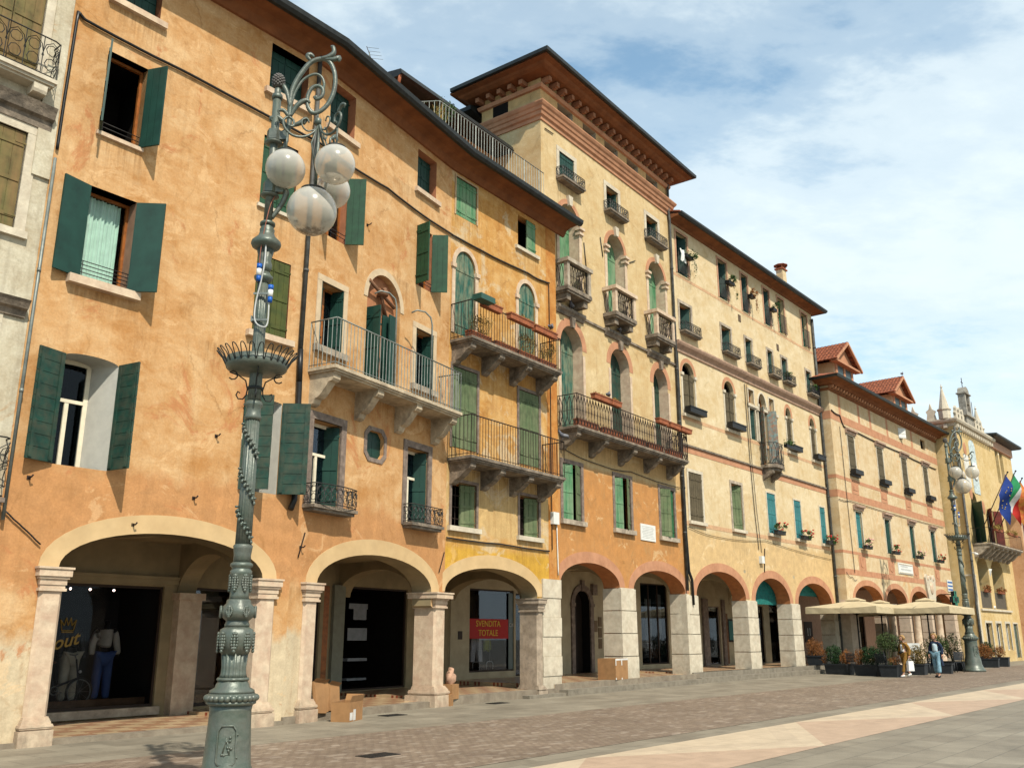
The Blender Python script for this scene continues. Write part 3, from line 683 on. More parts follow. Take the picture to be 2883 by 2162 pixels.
# second row
W_(b1,'1L',-.42,.34,10.26,11.92,kind='void',rev=.26,revm=0,fm=WOOD,lf=114,rt=114,lw=.42,bars=(2,.09),sill=(.06,.07,.06),sillm=STONEP,lab='open window with dark room and green shutters straight out')
W_(b1,'1L',2.98,3.86,10.16,11.75,kind='shut',rev=.16,sm=mat('mid_green_paint',(.02,.075,.035),.7,var=.2),revm=1,sill=(.06,.07,.06),sillm=STONEW)
W_(b1,'1R',.30,1.12,10.14,11.80,rev=.26,revm=1,rt=122,lf=105,lw=.42,bars=(2,.09),mull=True,sm=mat('leaf_green_paint',(.012,.06,.028),.6,var=.2))
W_(b1,'1R',3.93,4.62,10.17,11.79,rev=.26,revm=1,rt=122,lf=100,lw=.42,bars=(2,.09),sm=MC['leaf_green_paint'])
# third row
W_(b1,'1L',-.45,.42,7.47,9.20,rev=.34,revm=3,lf=168,rt=134,lw=.52,bars=(4,.07),curtain=True,gm=glass('clear_glass',(.92,.93,.94),.12),mull=False,sill=(.20,.14,.14),sillm=STONEP,lab='window with pale green curtain and open dark green shutters',nb=1)
W_(b1,'1L',3.04,3.87,7.42,9.09,kind='shut',rev=.14,sm=OLIVE,revm=1,sill=(.14,.12,.12),sillm=STONEP,lab='closed olive green shutters behind the lamp post')
for a,b_ in ((.42,1.17),(4.0,4.78)):
    W_(b1,'1R',a,b_,7.56,9.03,rev=.34,revm=0,lf=-78,rt=-80,lw=.34,sur=.14,surm=mat('cream_frame_stone',(.60,.46,.30),.85,var=.12,vs=4),sill=(.16,.14,.10),sillm=STONE)
HOLES['1R'].append((arch(2.02,3.32,7.0,9.2,9.92,18),.16,0))
# fourth row
def tall_leaf(): pass
for (fr,a,b_,za,lf,rt,lw,lab) in (('1L',-.50,.44,6.17,163,101,.50,'white reveal window with plank shutters open left of the first arch lamp'),('1L',3.0,3.88,6.12,48,136,.55,'window with half open green plank shutters behind the lamp post')):
    wd=W_(b1,fr,a,b_,4.27,6.08,za=za,rev=.58,revm=2,fm=CREAMW,tb=.075,trans=5.45,sm=GREEN2,horiz=True,nb=9,inset=.50,splay=(0,.26))
    shutter(wd,fr,'l',a,-.03,4.27,lw,1.84,lf,GREEN2,9,True); shutter(wd,fr,'r',b_,-.03,4.27,lw,1.84,rt,GREEN2,9,True)
for a,b_ in ((.42,1.33),(3.79,4.68)):
    wd=W_(b1,'1R',a,b_,4.12,5.97,rev=.34,fm=CREAMW,tb=.07,trans=5.3,sur=.16,surm=STONEG,inset=.28)
    shutter(wd,'1R','r',b_-.02,.03,4.14,.46,1.8,-62,GREEN,3)
oc=[(2.22,5.60),(2.34,5.47),(2.74,5.47),(2.86,5.60),(2.86,5.96),(2.74,6.09),(2.34,6.09),(2.22,5.96)]
HOLES['1R'].append((oc,.22,0))
s=MB(); cc_=Vector((2.54,5.78)); big=[tuple(cc_+(Vector(p)-cc_)*1.30) for p in oc]
for i in range(8): s.pxz([oc[i],big[i],big[(i+1)%8],oc[(i+1)%8]],-.02,0)
ow=part('window',s,STONEG,b1,'1R','small octagonal window with green shutter'); s=MB(); s.box(2.2,2.54,.1,.14,5.44,6.12); s.box(2.55,2.9,.1,.14,5.44,6.12); part('shutter',s,GREEN,ow,'1R')
# arches
HOLES['1L'].append((arch(-.16,3.70,-.29,2.65,3.32,30),.55,4)); _a=arch(.79,4.95,-.29,2.62,3.33,30); HOLES['1R'].append(([_a[0],(5.08,-.29),(5.08,2.24),(4.95,2.30)]+_a[2:],.55,4))
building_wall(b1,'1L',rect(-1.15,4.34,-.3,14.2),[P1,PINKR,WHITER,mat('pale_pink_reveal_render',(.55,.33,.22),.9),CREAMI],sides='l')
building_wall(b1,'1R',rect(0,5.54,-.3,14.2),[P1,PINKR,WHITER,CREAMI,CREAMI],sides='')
archivolt(b1,'1L',-.16,3.70,2.65,3.32,.32,CREAMB); archivolt(b1,'1R',.79,4.95,2.62,3.33,.34,CREAMB)
def pillar(bld,fr,u0,u1,ztop,m=STONEP,zb=0,d=.62,capw=.07,caph=.37,baseh=.42,y0=-.06,basew=.08,oct_=False):
    s=MB(); s.pxy([(u0+.05,y0),(u1-.05,y0),(u1,y0+.05),(u1,y0+d),(u0,y0+d),(u0,y0+.05)],zb,ztop-caph)
    p=part('pillar',s,m,bld,fr); s=MB(); z=ztop-caph
    for dz,pr in ((.045,.035),(.05,.015),(.09,.03),(.04,.055),(.11,capw+.01),(.035,capw+.03)):
        s.box(u0-pr,u1+pr,y0-pr,y0+d+pr,z,z+dz-.002); z+=dz
    part('capital',s,m,p,fr); s=MB()
    if baseh:
        s.box(u0-basew,u1+basew,y0-basew,y0+d+basew,zb,zb+baseh*.55)
        sm=[(.0,0)]
        for i in range(5): a=PI*i/4; s.box(u0-basew*.55-.03*math.sin(a),u1+basew*.55+.03*math.sin(a),y0-basew*.55-.03*math.sin(a),y0+d+basew*.5,zb+baseh*(.55+.05*i),zb+baseh*(.55+.05*(i+1)))
        for i in range(4): s.box(u0-basew*.5*(1-i/4),u1+basew*.5*(1-i/4),y0-basew*.5*(1-i/4),y0+d+.01,zb+baseh*(.8+.05*i),zb+baseh*(.8+.05*(i+1)))
        part('base',s,m,p,fr)
    return p
pillar(b1,'1L',-.42,-.06,2.65,STONEP,0); pillar(b1,'1L',3.60,4.0,2.65,STONEP,0); pillar(b1,'1R',.42,.80,2.63,STONEP,0)
pillar(b1,'1R',5.06,5.52,2.62,STONEP,.0,d=.60,capw=.12,basew=.13,baseh=.46)
# niche with pulley over the balcony door
s=MB(); s.pxz([(2.0,6.98),(2.16,6.98),(2.16,8.98),(2.78,8.98),(2.78,6.98),(3.34,6.98),(3.34,9.94),(2.0,9.94)],.16,.2)
ni=part('niche_wall',s,mat('brown_niche_render',(.42,.18,.085),.9,var=.2),b1,'1R')
s=MB(); s.smooth=True; s.tube([(2.05,-.02,9.62),(3.2,.10,9.30)],.045,6); s.tube([(2.95,.14,8.98),(2.55,.02,9.45)],.04,6); s.tube([(2.60,.0,9.52),(2.60,0,9.40)],.13,10); s.tube([(2.50,-.06,9.5),(2.62,-.06,9.56)],.05,8)
part('hoist_pulley',s,mat('old_wood_beam',(.22,.11,.06),.9,var=.3,bump=.4),b1,'1R')
s=MB(); s.box(2.16,2.22,.17,.24,6.98,8.98); s.box(2.72,2.78,.17,.24,6.98,8.98); s.box(2.16,2.78,.17,.24,8.90,8.98); s.box(2.44,2.50,.18,.24,6.98,8.9)
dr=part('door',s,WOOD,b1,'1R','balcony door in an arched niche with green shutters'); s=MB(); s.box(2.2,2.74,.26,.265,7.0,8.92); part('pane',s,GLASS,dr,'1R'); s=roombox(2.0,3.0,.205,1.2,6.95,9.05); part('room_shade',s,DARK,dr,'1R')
s=MB()
for i in range(14):
    x=2.24+.022*i; s.box(x,x+.02,.30+.02*math.sin(i*2),.31+.02*math.sin(i*2),7.02,8.85)
part('curtain',s,CURT,dr,'1R')
shutter(dr,'1R','l',2.17,.14,7.02,.42,1.98,88,GREEN,2); shutter(dr,'1R','r',2.78,.12,7.02,.34,1.98,172,GREEN,1); shutter(dr,'1R','l',3.14,-.03,7.02,.32,1.98,176,GREEN,1)
s=MB(); A=arch(2.02,3.32,0,9.2,9.92,18)[2:]; Bq=arch(1.88,3.46,0,9.2,10.08,18)[2:]
for i in range(len(A)-1): s.pxz([A[i],Bq[i],Bq[i+1],A[i+1]],-.015,0)
part('niche_surround',s,MC['cream_frame_stone'],b1,'1R')
# balcony
bal=balcony(b1,'1R',.15,5.07,.74,6.98,1.02,'bars',(.34,1.85,3.35,4.88),brh=.62,rm=GALV,m=mat('cream_stained_stone',(.64,.52,.36),.9,var=.2,vs=6,bump=.4,dirt=(.14,.11,.08),dirt_amt=.65,dscale=3),lab='long stone balcony with grey metal rail')
for u in (2.25,3.72):
    s=MB(); s.smooth=True; s.tube([(u,-.68,7.0),(u,-.68,8.9),(u-.04,-.66,9.08),(u-.16,-.58,9.2),(u-.32,-.45,9.22),(u-.42,-.36,9.14)],.02,8); part('curved_lamp_bracket',s,GALV,bal,'1R')
wirebox(b1,'1R',.22,1.62,4.16,.42,.30,bow=.10,lab='bowed rusty iron window guard on a thin ledge').name='window_guard'
wirebox(b1,'1R',3.66,5.02,4.16,.42,.28,bow=.0,lab='square rusty iron window guard above the second arch')
# eaves
def J(k,u=0): v=W(k,u,0); return (v.x,v.y)
EP=[J('1L',-1.15),J('1R'),J('2'),J('2',5.62)]
COVE=[(0,14.12),(.06,14.13),(.10,14.19),(.16,14.30),(.30,14.37),(.62,14.40),(.62,14.47),(0,14.60)]
GUT=[(.60,14.40),(.64,14.34),(.74,14.33),(.80,14.40),(.82,14.50),(.78,14.50),(.76,14.42),(.70,14.37),(.64,14.42),(.60,14.52)]
def eaves(bld,segs):
    s=MB(); s.sweep(COVE,EP,segs); part('eaves',s,BROWNC,bld,I4)
    s=MB(); s.sweep(GUT,EP,segs); part('gutter',s,GUTTER,bld,I4)
    s=MB(); s.sweep([(.70,14.52),(.70,14.56),(-6,16.9),(-6,16.8)],EP,segs); r=part('roof',s,TILE,bld,I4); return r
r1=eaves(b1,(0,2))
s=MB(); s.tube([(1.0,-.55,14.5),(1.0,-.55,14.9)],.012,5); s.tube([(.7,-.7,14.82),(1.4,-.3,15.02)],.008,4)
for i in range(4): s.tube([(.75+i*.2,-.66+i*.11,14.84+i*.06),(.95+i*.2,-.86+i*.11,14.86+i*.06)],.005,4)
part('aerial',s,GALV,r1,'1R')
downpipe(b1,'1L',[(4.22,14.3),(4.18,7.3)],.05,PIPE); downpipe(b1,'1L',[(4.18,7.3),(4.2,6.6)],.06,BLACKP); downpipe(b1,'1L',[(4.2,6.6),(4.26,4.2),(4.18,4.0)],.06,BLACKP)
cable(b1,'1L',[(-1.1,9.6),(-1.10,10.5),(-1.08,12.35),(-.9,12.25),(1.2,12.23),(4.34,12.17)],.028,.02,name='rope_of_lights'); cable(b1,'1R',[(0,12.17),(2.6,12.2),(5.54,12.15)],.028,.05,name='rope_of_lights')
downpipe(b1,'1L',[(-1.13,9.4),(-1.13,3.3)],.028,GALV,'conduit'); cable(b1,'1L',[(-1.1,3.45),(-.5,2.98)],.014)
for fr,u,z in (('1L',2.45,5.2),('1R',.25,3.3),('1R',1.9,10.95),('1L',-.8,4.0),('1L',1.0,3.42),('1L',2.1,4.0)):
    s=MB(); s.tube([(u,0,z),(u,-.09,z),(u+.02,-.11,z+.04)],.014,5); s.box(u-.03,u+.03,-.012,0,z-.03,z+.03); part('wall_hook',s,RUSTI,b1,fr)
for fr,u,z,du in (('1R',.18,3.35,.16),('1R',5.25,3.35,.22)):
    s=MB(); s.tube([(u,-.02,z-.25),(u+du,-.02,z+.25)],.014,5); part('tie_bar',s,RUSTI,b1,fr)
# ------------------------------------------------ building 2: yellow house under the same eaves
P2=plaster('yellow_ochre_plaster',(.56,.30,.09),(.66,.43,.19),(.45,.20,.05),patch=(.62,.48,.30),patch_th=.54,streak=.4,
   zones=((1.5,3.95,(.60,.345,.045),.25),(3.95,6.2,(.58,.40,.18),.9)))
b2=thing('arcaded_house','narrow yellow ochre house with one cream arch and two balconies, beside the orange house','house',MF('2'))
W_(b2,'2',.17,1.10,12.84,14.0,kind='shut',rev=.05,sm=GREENL,sur=.05,surm=mat('pale_frame_stone',(.5,.36,.22),.9),inset=.06)
wd=W_(b2,'2',3.12,4.06,12.93,13.98,kind='void',rev=.22,sill=(.14,.10,.08),sillm=STONEW); shutter(wd,'2','r',4.05,.02,12.95,.50,1.0,4,GREENL,2)
for a,b_ in ((.19,1.07),(3.14,4.0)):
    W_(b2,'2',a,b_,9.40,11.35,za=11.86,kind='shut',rev=.16,sm=GREENP,sur=.13,surm=STONEP)
for a,b_ in ((.17,1.2),(3.15,4.16)): W_(b2,'2',a,b_,6.30,8.48,kind='shut',rev=.12,sm=GREENW,sur=.09,surm=STONEG)
for a,b_ in ((.20,1.22),(3.17,4.12)):
    wd=W_(b2,'2',a,b_,4.28,5.42,kind='void',rev=.28,sur=.08,surm=STONEG,sill=(.14,.12,.10),sillm=STONEW)
    s=MB()
    for i in range(5): s.tube([(a+.12+i*.2,.14,4.28),(a+.12+i*.2,.14,5.42)],.012,4)
    for i in range(3): s.tube([(a,.14,4.5+i*.3),(b_,.14,4.5+i*.3)],.01,4)
    part('window_bars',s,RUSTI,wd,'2'); shutter(wd,'2','r',b_-.03,.05,4.29,.5,1.1,-12,GREENW,3); shutter(wd,'2','l',a+.02,.05,4.29,.5,1.1,-70,GREENW,3)
HOLES['2'].append((arch(-.0,4.02,-.29,2.66,3.32,30),.55,1))
building_wall(b2,'2',rect(-.02,5.16,-.3,14.2),[P2,CREAMI],sides='r',zs=3.6)
s=MB(); s.box(4.62,5.165,-.004,.0,3.18,14.1); part('painted_strip',s,plaster('burnt_orange_plaster',(.52,.225,.055),(.60,.32,.11),(.42,.15,.035),streak=.35),b2,'2')
archivolt(b2,'2',0,4.02,2.66,3.32,.34,CREAMB); pillar(b2,'2',3.96,4.22,2.62,mat('veined_stone',(.45,.36,.27),.8,var=.25,vs=5,bump=.3,dirt=(.2,.15,.1),dirt_amt=.7),0,baseh=.3,capw=.07)
s=MB()
for i in range(6): e=.02 if i%2 else 0; s.box(4.235,5.17+e*.5,-.035-e,.62,.53*i,.53*(i+1)-.012)
s.box(4.24,5.165,-.03,.6,0,3.16); part('quoin_pier',s,STONEW,b2,'2')
eaves(b2,(2,3))
b2a=balcony(b2,'2',.03,4.32,.76,9.15,1.0,'bars',(.22,1.5,2.8,4.12),brh=.5,rm=RUSTI,lab='upper balcony with terracotta troughs',sp=.12)
b2b=balcony(b2,'2',.0,4.36,.80,5.98,1.05,'bars',(.22,1.5,2.8,4.16),brh=.5,rm=RUSTI,lab='lower balcony with plain rusty rail',sp=.12)
s=MB(); s.box(-.1,.5,-1.15,-.85,10.05,10.2); part('floodlight',s,mat('green_lamp_metal',(.03,.09,.07),.5),b2a,'2')
cable(b2,'2',[(0,12.15),(3.6,12.2),(4.75,12.25)],.028,.04,name='rope_of_lights'); cable(b2,'2',[(0,3.97),(2.2,3.98),(4.6,3.96)],.022,.02); cable(b2,'2',[(4.72,12.2),(4.75,9.5),(4.75,4.0)],.014)
s=MB(); s.box(4.72,5.02,-.12,0,4.75,5.1); part('meter_box',s,WHITE,b2,'2'); cable(b2,'2',[(5.0,4.75),(5.05,3.3)],.02,m=WHITE)
# ------------------------------------------------ building 0: pale house at the left edge
P0=plaster('pale_cream_plaster',(.56,.50,.37),(.66,.61,.48),(.42,.34,.23),patch=(.45,.30,.17),patch_th=.63,streak=.4)
b0=thing('stone_trimmed_house','pale cream house with peeling shutters and stone window frames at the far left','house',MF('1L')@Matrix.Translation((-5,0,0)))
W_(b0,'1L',-2.6,-1.60,10.7,12.9,kind='shut',rev=.14,sm=OLIVEB,sur=.16,surm=STONEW)
W_(b0,'1L',-2.7,-1.58,7.95,9.70,kind='shut',rev=.14,sm=OLIVEB,sur=.17,surm=STONEW,sill=(.2,.12,.08),sillm=STONEW)
W_(b0,'1L',-2.6,-1.72,4.6,6.35,kind='shut',rev=.14,sm=OLIVEB,sur=.18,surm=STONEW)
building_wall(b0,'1L',rect(-7,-1.152,-.3,14.6),[P0],sides='lr')
for z,h,ux in ((9.85,.38,-1.24),(6.52,.26,-1.22)):
    s=MB(); s.pyz([(0,z),(-.05,z),(-.07,z+h*.4),(-.14,z+h*.5),(-.18,z+h*.8),(-.22,z+h),(0,z+h)],-6.9,ux); part('cornice',s,STONED,b0,'1L')
s=MB(); s.box(-1.45,-1.157,-.05,0,9.0,14.5); part('corner_pilaster',s,P0,b0,'1L')
balcony(b0,'1L',-4,-1.36,.34,10.66,.72,'scroll',(-1.6,),brh=.2,m=STONEW)
balcony(b0,'1L',-4,-1.19,.22,3.62,.92,'scroll',(-1.4,),brh=.3,m=STONEG)
s=MB(); s.box(-1.7,-1.158,-.06,0,0,2.9); s.box(-1.75,-1.156,-.1,0,2.9,3.08); part('pilaster',s,STONEP,b0,'1L')
s=MB(); s.box(-7,-1.156,-.5,8,14.6,14.8); part('roof',s,TILE,b0,'1L')

# roof terrace and set-back attic above the yellow house
AT=plaster('attic_plaster',(.56,.30,.13),(.64,.40,.20),(.46,.21,.08),streak=.3)
s=MB(); s.box(-.25,5.0,2.1,7,14.9,17.30); at_=part('attic_storey',s,AT,b2,'2')
s=MB()
for a,b_ in ((.3,1.0),(1.5,2.7),(3.2,4.0)): s.box(a,b_,2.06,2.10,15.2,16.9)
part('attic_window',s,mat('dark_attic_glazing',(.03,.06,.06),.3),at_,'2')
s=MB(); s.pyz([(1.35,17.34),(1.40,17.50),(2.1,17.62),(7.2,18.6),(7.2,18.4),(2.1,17.32),(1.5,17.30)],-.75,5.35); part('attic_roof',s,GUTTER,at_,'2'); s=MB(); s.box(-.62,-.3,1.9,6.8,17.25,17.36); s.tube([(-.7,1.45,17.35),(-.7,1.5,17.1),(-.45,2.1,16.7)],.05,6); part('verge',s,TERRA,at_,'2')
s=MB(); P=[(-1.5,1.5),(-.6,.0),(4.55,.0)]
for (x0,y0),(x1,y1) in zip(P,P[1:]):
    n=max(3,int(math.hypot(x1-x0,y1-y0)/.135))
    for k in range(n+1): x=x0+(x1-x0)*k/n; y=y0+(y1-y0)*k/n; s.tube([(x,y,14.75+y*.34),(x,y,15.98)],.009 if k%6 else .02,4,False)
    s.tube([(x0,y0,15.98),(x1,y1,15.98)],.016,5)
part('terrace_railing',s,GALV,b2,'2')
# ------------------------------------------------ building 3: tall cream and orange tower house
P3=plaster('cream_tower_plaster',(.60,.44,.23),(.68,.53,.31),(.53,.35,.16),patch=(.55,.33,.14),patch_th=.66,streak=.25,zones=((1,6.9,(.50,.22,.065),.35),(6.9,7.9,(.56,.36,.16),.3),(18.8,19.8,(.56,.36,.16),.02)))
P3s=mat('grey_cream_render',(.46,.42,.33),.9,var=.12,vs=3,dirt=(.3,.26,.2),dirt_amt=.4)
b3=thing('tower_house','tallest cream house with stone balconets and a deep bracketed roof','tower house',MF('3'))
for i,(a,b_) in enumerate(((1.06,1.98),(4.13,4.98),(7.14,8.08))):
    k='shut' if i==0 else 'void'
    wd=W_(b3,'3',a,b_,16.46,17.46,kind=k,rev=.14 if i==0 else .26,sur=.16,surm=STONEW,sill=(.2,.10,.06),sillm=STONE)
    if i: shutter(wd,'3','r',b_-.02,.05,16.48,.4,.95,-70,GREEN,2)
    wirebox(b3,'3',a-.2,b_+.30,16.42,.34,.28)
for a,b_ in ((1.02,1.98),(2.64,3.52),(4.14,5.1),(5.78,6.66),(7.3,8.26)): HOLES['3'].append((rect(a,b_,18.74,19.30),.4,3))
for i,(a,b_) in enumerate(((1.0,2.2),(4.05,5.30),(7.12,8.45))):
    W_(b3,'3',a,b_,12.32,14.98,za=15.66,kind='shut',rev=.50,revm=2,sm=GREENL,inset=.42)
    for x in (a-.16,b_):                                   # pilaster strips with moulded capitals
        s=MB(); s.box(x,x+.16,-.03,.02,12.3,14.78); s.box(x-.05,x+.21,-.10,.1,14.78,14.86); s.box(x-.02,x+.18,-.06,.06,14.86,14.95); s.box(x-.07,x+.23,-.13,.1,14.95,15.04)
        part('pilaster',s,STONEP,b3,'3')
    archivolt(b3,'3',a,b_,15.0,15.66,.17,SALMON,y=-.03)
    s=MB(); c=(a+b_)/2; s.pxz([(c-.08,15.60),(c+.08,15.60),(c+.13,15.95),(c-.13,15.95)],-.12,0); part('keystone',s,STONEW,b3,'3')
for i,(a,b_) in enumerate(((1.0,2.30),(4.1,5.42),(7.2,8.34))):
    W_(b3,'3',a,b_,7.82,10.66,za=11.34,kind='shut',rev=.50,revm=2,sm=GREEN2 if i else GREENP,inset=.42)
    for x in (a-.14,b_):
        s=MB(); s.box(x,x+.14,-.02,.01,7.82,10.5); part('pilaster',s,STONEP,b3,'3')
    archivolt(b3,'3',a,b_,10.66,11.34,.26,SALMON,y=-.008)
    s=MB(); c=(a+b_)/2; s.pxz([(c-.07,11.28),(c+.07,11.28),(c+.12,11.62),(c-.12,11.62)],-.11,0); part('keystone',s,STONED,b3,'3')
for i,(a,b_) in enumerate(((1.0,2.05),(4.12,5.18),(7.32,8.40))):
    wd=W_(b3,'3',a,b_,5.02,6.76,kind='void',rev=.2,sur=.13,surm=STONEG,sill=(.16,.14,.12),sillm=STONE)
    shutter(wd,'3','l',a+.02,.04,5.04,.5,1.7,(8,6,28)[i],GREENL if i<2 else GREENW,3); shutter(wd,'3','r',b_-.02,.04,5.04,.5,1.7,(20,24,4)[i],GREENW if i<2 else mat('bright_green_paint',(.02,.12,.04),.6,var=.3),3)
HOLES['3'].append((arch(.80,4.26,-.29,3.13,3.80,26),.6,1)); HOLES['3'].append((arch(5.18,8.98,-.29,3.10,3.80,26),.6,1))
building_wall(b3,'3',rect(.0,9.09,-.3,19.75),[P3,mat('orange_soffit_render',(.45,.17,.06),.9,var=.15),STONEP,P3s],sides='r',zs=4.1)
s=MB(); s.poly([(0,0,5),(0,2.5,5),(0,2.5,19.75),(0,0,19.75)]); s.poly([(0,2.5,5),(.5,2.5,5),(.5,2.5,19.75),(0,2.5,19.75)]); s.poly([(.5,2.5,5),(.5,9,5),(.5,9,19.2),(.5,2.5,19.2)]); part('side_wall',s,P3,b3,'3')
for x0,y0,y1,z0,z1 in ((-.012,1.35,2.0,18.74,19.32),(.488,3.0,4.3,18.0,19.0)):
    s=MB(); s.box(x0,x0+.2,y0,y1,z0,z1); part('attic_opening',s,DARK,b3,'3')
archivolt(b3,'3',.80,4.26,3.13,3.80,.34,SALMON); archivolt(b3,'3',5.18,8.98,3.10,3.80,.34,SALMON)
TP=[(.5,2.5),(0,2.5),(0,0),(9.09,0),(9.09,9)]
s=MB(); s.sweep([(0,18.14),(.04,18.14),(.05,18.26),(.11,18.30),(.13,18.38),(.13,18.41),(.17,18.44),(.20,18.54),(.24,18.58),(.28,18.66),(.28,18.70),(0,18.72)],TP); part('cornice',s,SALMON,b3,'3')
s=MB(); s.sweep([(0,19.31),(.08,19.33),(.12,19.42),(.12,19.46),(0,19.48)],TP); part('upper_moulding',s,SALMON,b3,'3')
s=MB(); s.sweep([(0,19.72),(.42,19.74),(.55,19.80),(.62,19.86),(.80,19.90),(.80,19.98),(0,19.99)],TP); part('eaves',s,BROWNC,b3,'3')
s=MB()
for i in range(20): u=.12+i*.466; s.box(u-.075,u+.075,-.34,0,19.54,19.70); s.box(u-.06,u+.06,-.26,0,19.50,19.54)
part('roof_brackets',s,mat('shaded_salmon_render',(.36,.16,.085),.9,var=.15),b3,'3'); s=MB()  # darker salmon for the brackets: shade under the eaves put into the colour
for i in range(1,6): y=.12+i*.466; s.box(-.34,0,y-.075,y+.075,19.54,19.70)
part('roof_brackets',s,mat('shaded_salmon_render',(.36,.16,.085),.9,var=.15),b3,'3'); s=roombox(.9,8.4,.405,1.0,18.7,19.35); part('attic_shade',s,DARK,b3,'3')
s=MB(); s.sweep([(.78,19.98),(.84,19.92),(.92,19.94),(.93,20.06),(.80,20.06)],[(0,3.2),(0,0),(9.09,0),(9.09,9)]); part('gutter',s,GUTTER,b3,'3')
s=MB(); s.sweep([(.80,20.04),(.80,20.09),(-4.0,22.0),(-4.0,21.9)],[(0,3.2),(0,0),(9.09,0),(9.09,9)]); part('roof',s,TILE,b3,'3')
s=MB(); s.sweep([(0,17.1),(.4,17.1),(.5,17.25),(-2,18.6),(-2,18.4)],[(-.3,9),(-.3,2.9)]) if False else s.box(.5,4,2.6,9,19.2,19.3); part('rear_wing',s,P3s,b3,'3'); s=MB(); s.sweep([(-.0,19.22),(.7,19.30),(.9,19.34),(.9,19.50),(-3,20.9),(-3,20.7)],[(.5,11),(.5,2.7)]); part('rear_roof',s,GUTTER,b3,'3')
downpipe(b3,'3',[(9.0,19.7),(8.96,18.3),(9.02,17.9),(9.02,3.2)],.055,PIPE)
for i,u in enumerate((.66,3.68,6.68)):
    e=1.46; s=MB(); z=12.38
    s.box(u,u+e,-.54,0,z-.13,z); s.box(u+.04,u+e-.04,-.50,0,z-.2,z-.13); s.box(u+.10,u+.34,-.42,0,z-.42,z-.2); s.box(u+e-.34,u+e-.10,-.42,0,z-.42,z-.2)
    sb=part('stone_balconet',s,STONED,b3,'3'); s=MB()
    for x in (u+.02,u+e-.16): s.box(x,x+.14,-.52,-.38,z,z+.82)
    s.box(u-.03,u+e+.03,-.58,-.34,z+.82,z+.95); s.box(u-.02,u+.14,-.34,0,z+.82,z+.95); s.box(u+e-.14,u+e+.02,-.34,0,z+.82,z+.95)
    part('parapet',s,STONEP if i else STONE,sb,'3'); s=MB(); lattice_rail(s,u+.17,u+e-.17,.45,z,.80,.15,.011,False)
    for x in (u+.08,u+e-.08):
        for k in range(2):
            for sg in (-1,1): s.tube([(x,-.10-.15*k-.07*sg*math.sin(PI*j/6),z+.03+.76*j/6) for j in range(7)],.011,4,False)
    part('railing',s,RUSTI,sb,'3')
s=MB(); s.box(.0,9.09,-.06,0,11.74,11.82); 
for u in (.72,3.74,6.76): s.pyz([(0,11.60),(-.06,11.62),(-.10,11.70),(-.16,11.76),(-.16,11.86),(0,11.88)],u,u+1.62)
part('string_course',s,STONED,b3,'3')
bal3=balcony(b3,'3',.74,8.30,.76,7.80,1.0,'lattice',(.98,2.65,4.5,6.3,8.02),brh=.5,rm=RUSTI,lab='long balcony with looped iron railing')
s=MB(); s.box(5.78,6.84,-.03,0,4.78,5.34); pq=part('wall_plaque',s,WHITE,b3,'3','white inscribed marble plaque'); s=MB()
for i in range(8): s.box(5.86+rnd.uniform(0,.06),6.76-rnd.uniform(0,.15),-.033,-.03,5.25-i*.055,5.262-i*.055)
part('inscription',s,mat('grey_lettering',(.40,.40,.38),.8),pq,'3')
cable(b3,'3',[(.9,7.2),(3.2,6.98),(5.2,7.05),(8.9,6.95)],.014,.05)
for u,z,du,dz in ((.2,17.9,.5,.02),(2.5,14.6,.12,-.9),(3.6,15.2,.15,-.7),(5.6,14.9,.5,.25)):
    s=MB(); s.tube([(u,-.03,z),(u+du,-.03,z+dz)],.018,5); part('tie_bar',s,IRON,b3,'3')
def pier(bld,fr,u0,u1,zt,z0=.3,d=.62,m=None):
    s=MB(); n=4; h=(zt-z0)/n
    for i in range(n):
        e=.035+.018*(n-i)/n*2; s.pxy([(u0-e,-.02-e),(u1+e,-.02-e),(u1+e,d),(u0-e,d)],z0+i*h,z0+(i+1)*h-.028)
        s.box(u0-.02,u1+.02,-.022,d-.01,z0+(i+1)*h-.03,z0+(i+1)*h)
    s.box(u0-.055,u1+.055,-.07,d,z0-.1,z0+.34)
    return part('stone_pier',s,m or STONEW,bld,fr)
pier(b3,'3',4.28,5.16,3.12,.28)
pier(b3,'3',9.0,9.08,3.1,.28)
s=MB(); s.box(8.98,9.08,-.004,0,3.1,3.11)
# ------------------------------------------------ building 4: long cream house
P4=plaster('pale_cream_yellow_plaster',(.64,.50,.30),(.72,.60,.40),(.57,.41,.21),patch=(.60,.40,.20),patch_th=.62,streak=.14,zones=((1,5.6,(.62,.42,.20),.5),))
b4=thing('long_arcaded_house','long cream house with four window rows and a chimney, right of the tower house','house',MF('4'))
for i,(a,b_) in enumerate(((.52,1.44),(4.17,5.0),(6.43,7.08),(8.77,9.44),(10.40,11.14),(13.27,14.03))):
    wd=W_(b4,'4',a,b_,15.84,17.66,kind='void' if i<4 else 'glass',rev=.26,revm=0,sur=.10,surm=mat('pink_frame_render',(.48,.27,.17),.9),fm=GREEN,mull=False,trans=16.9 if i>3 else None,gm=mat('green_roller_blind',(.03,.13,.08),.7,var=.2) if i>3 else None)
    if i<4: shutter(wd,'4','r',b_-.02,.04,15.86,.34,1.78,-60,GREEN,2)
    s=MB()
    for k in range(9): x=a+.02+(b_-a-.04)*k/8; s.tube([(x,-.10,15.84),(x,-.10,16.75)],.011,4,False)
    for z in (15.88,16.75): s.tube([(a,-.10,z),(b_,-.10,z)],.014,4)
    part('railing',s,IRON,wd,'4')
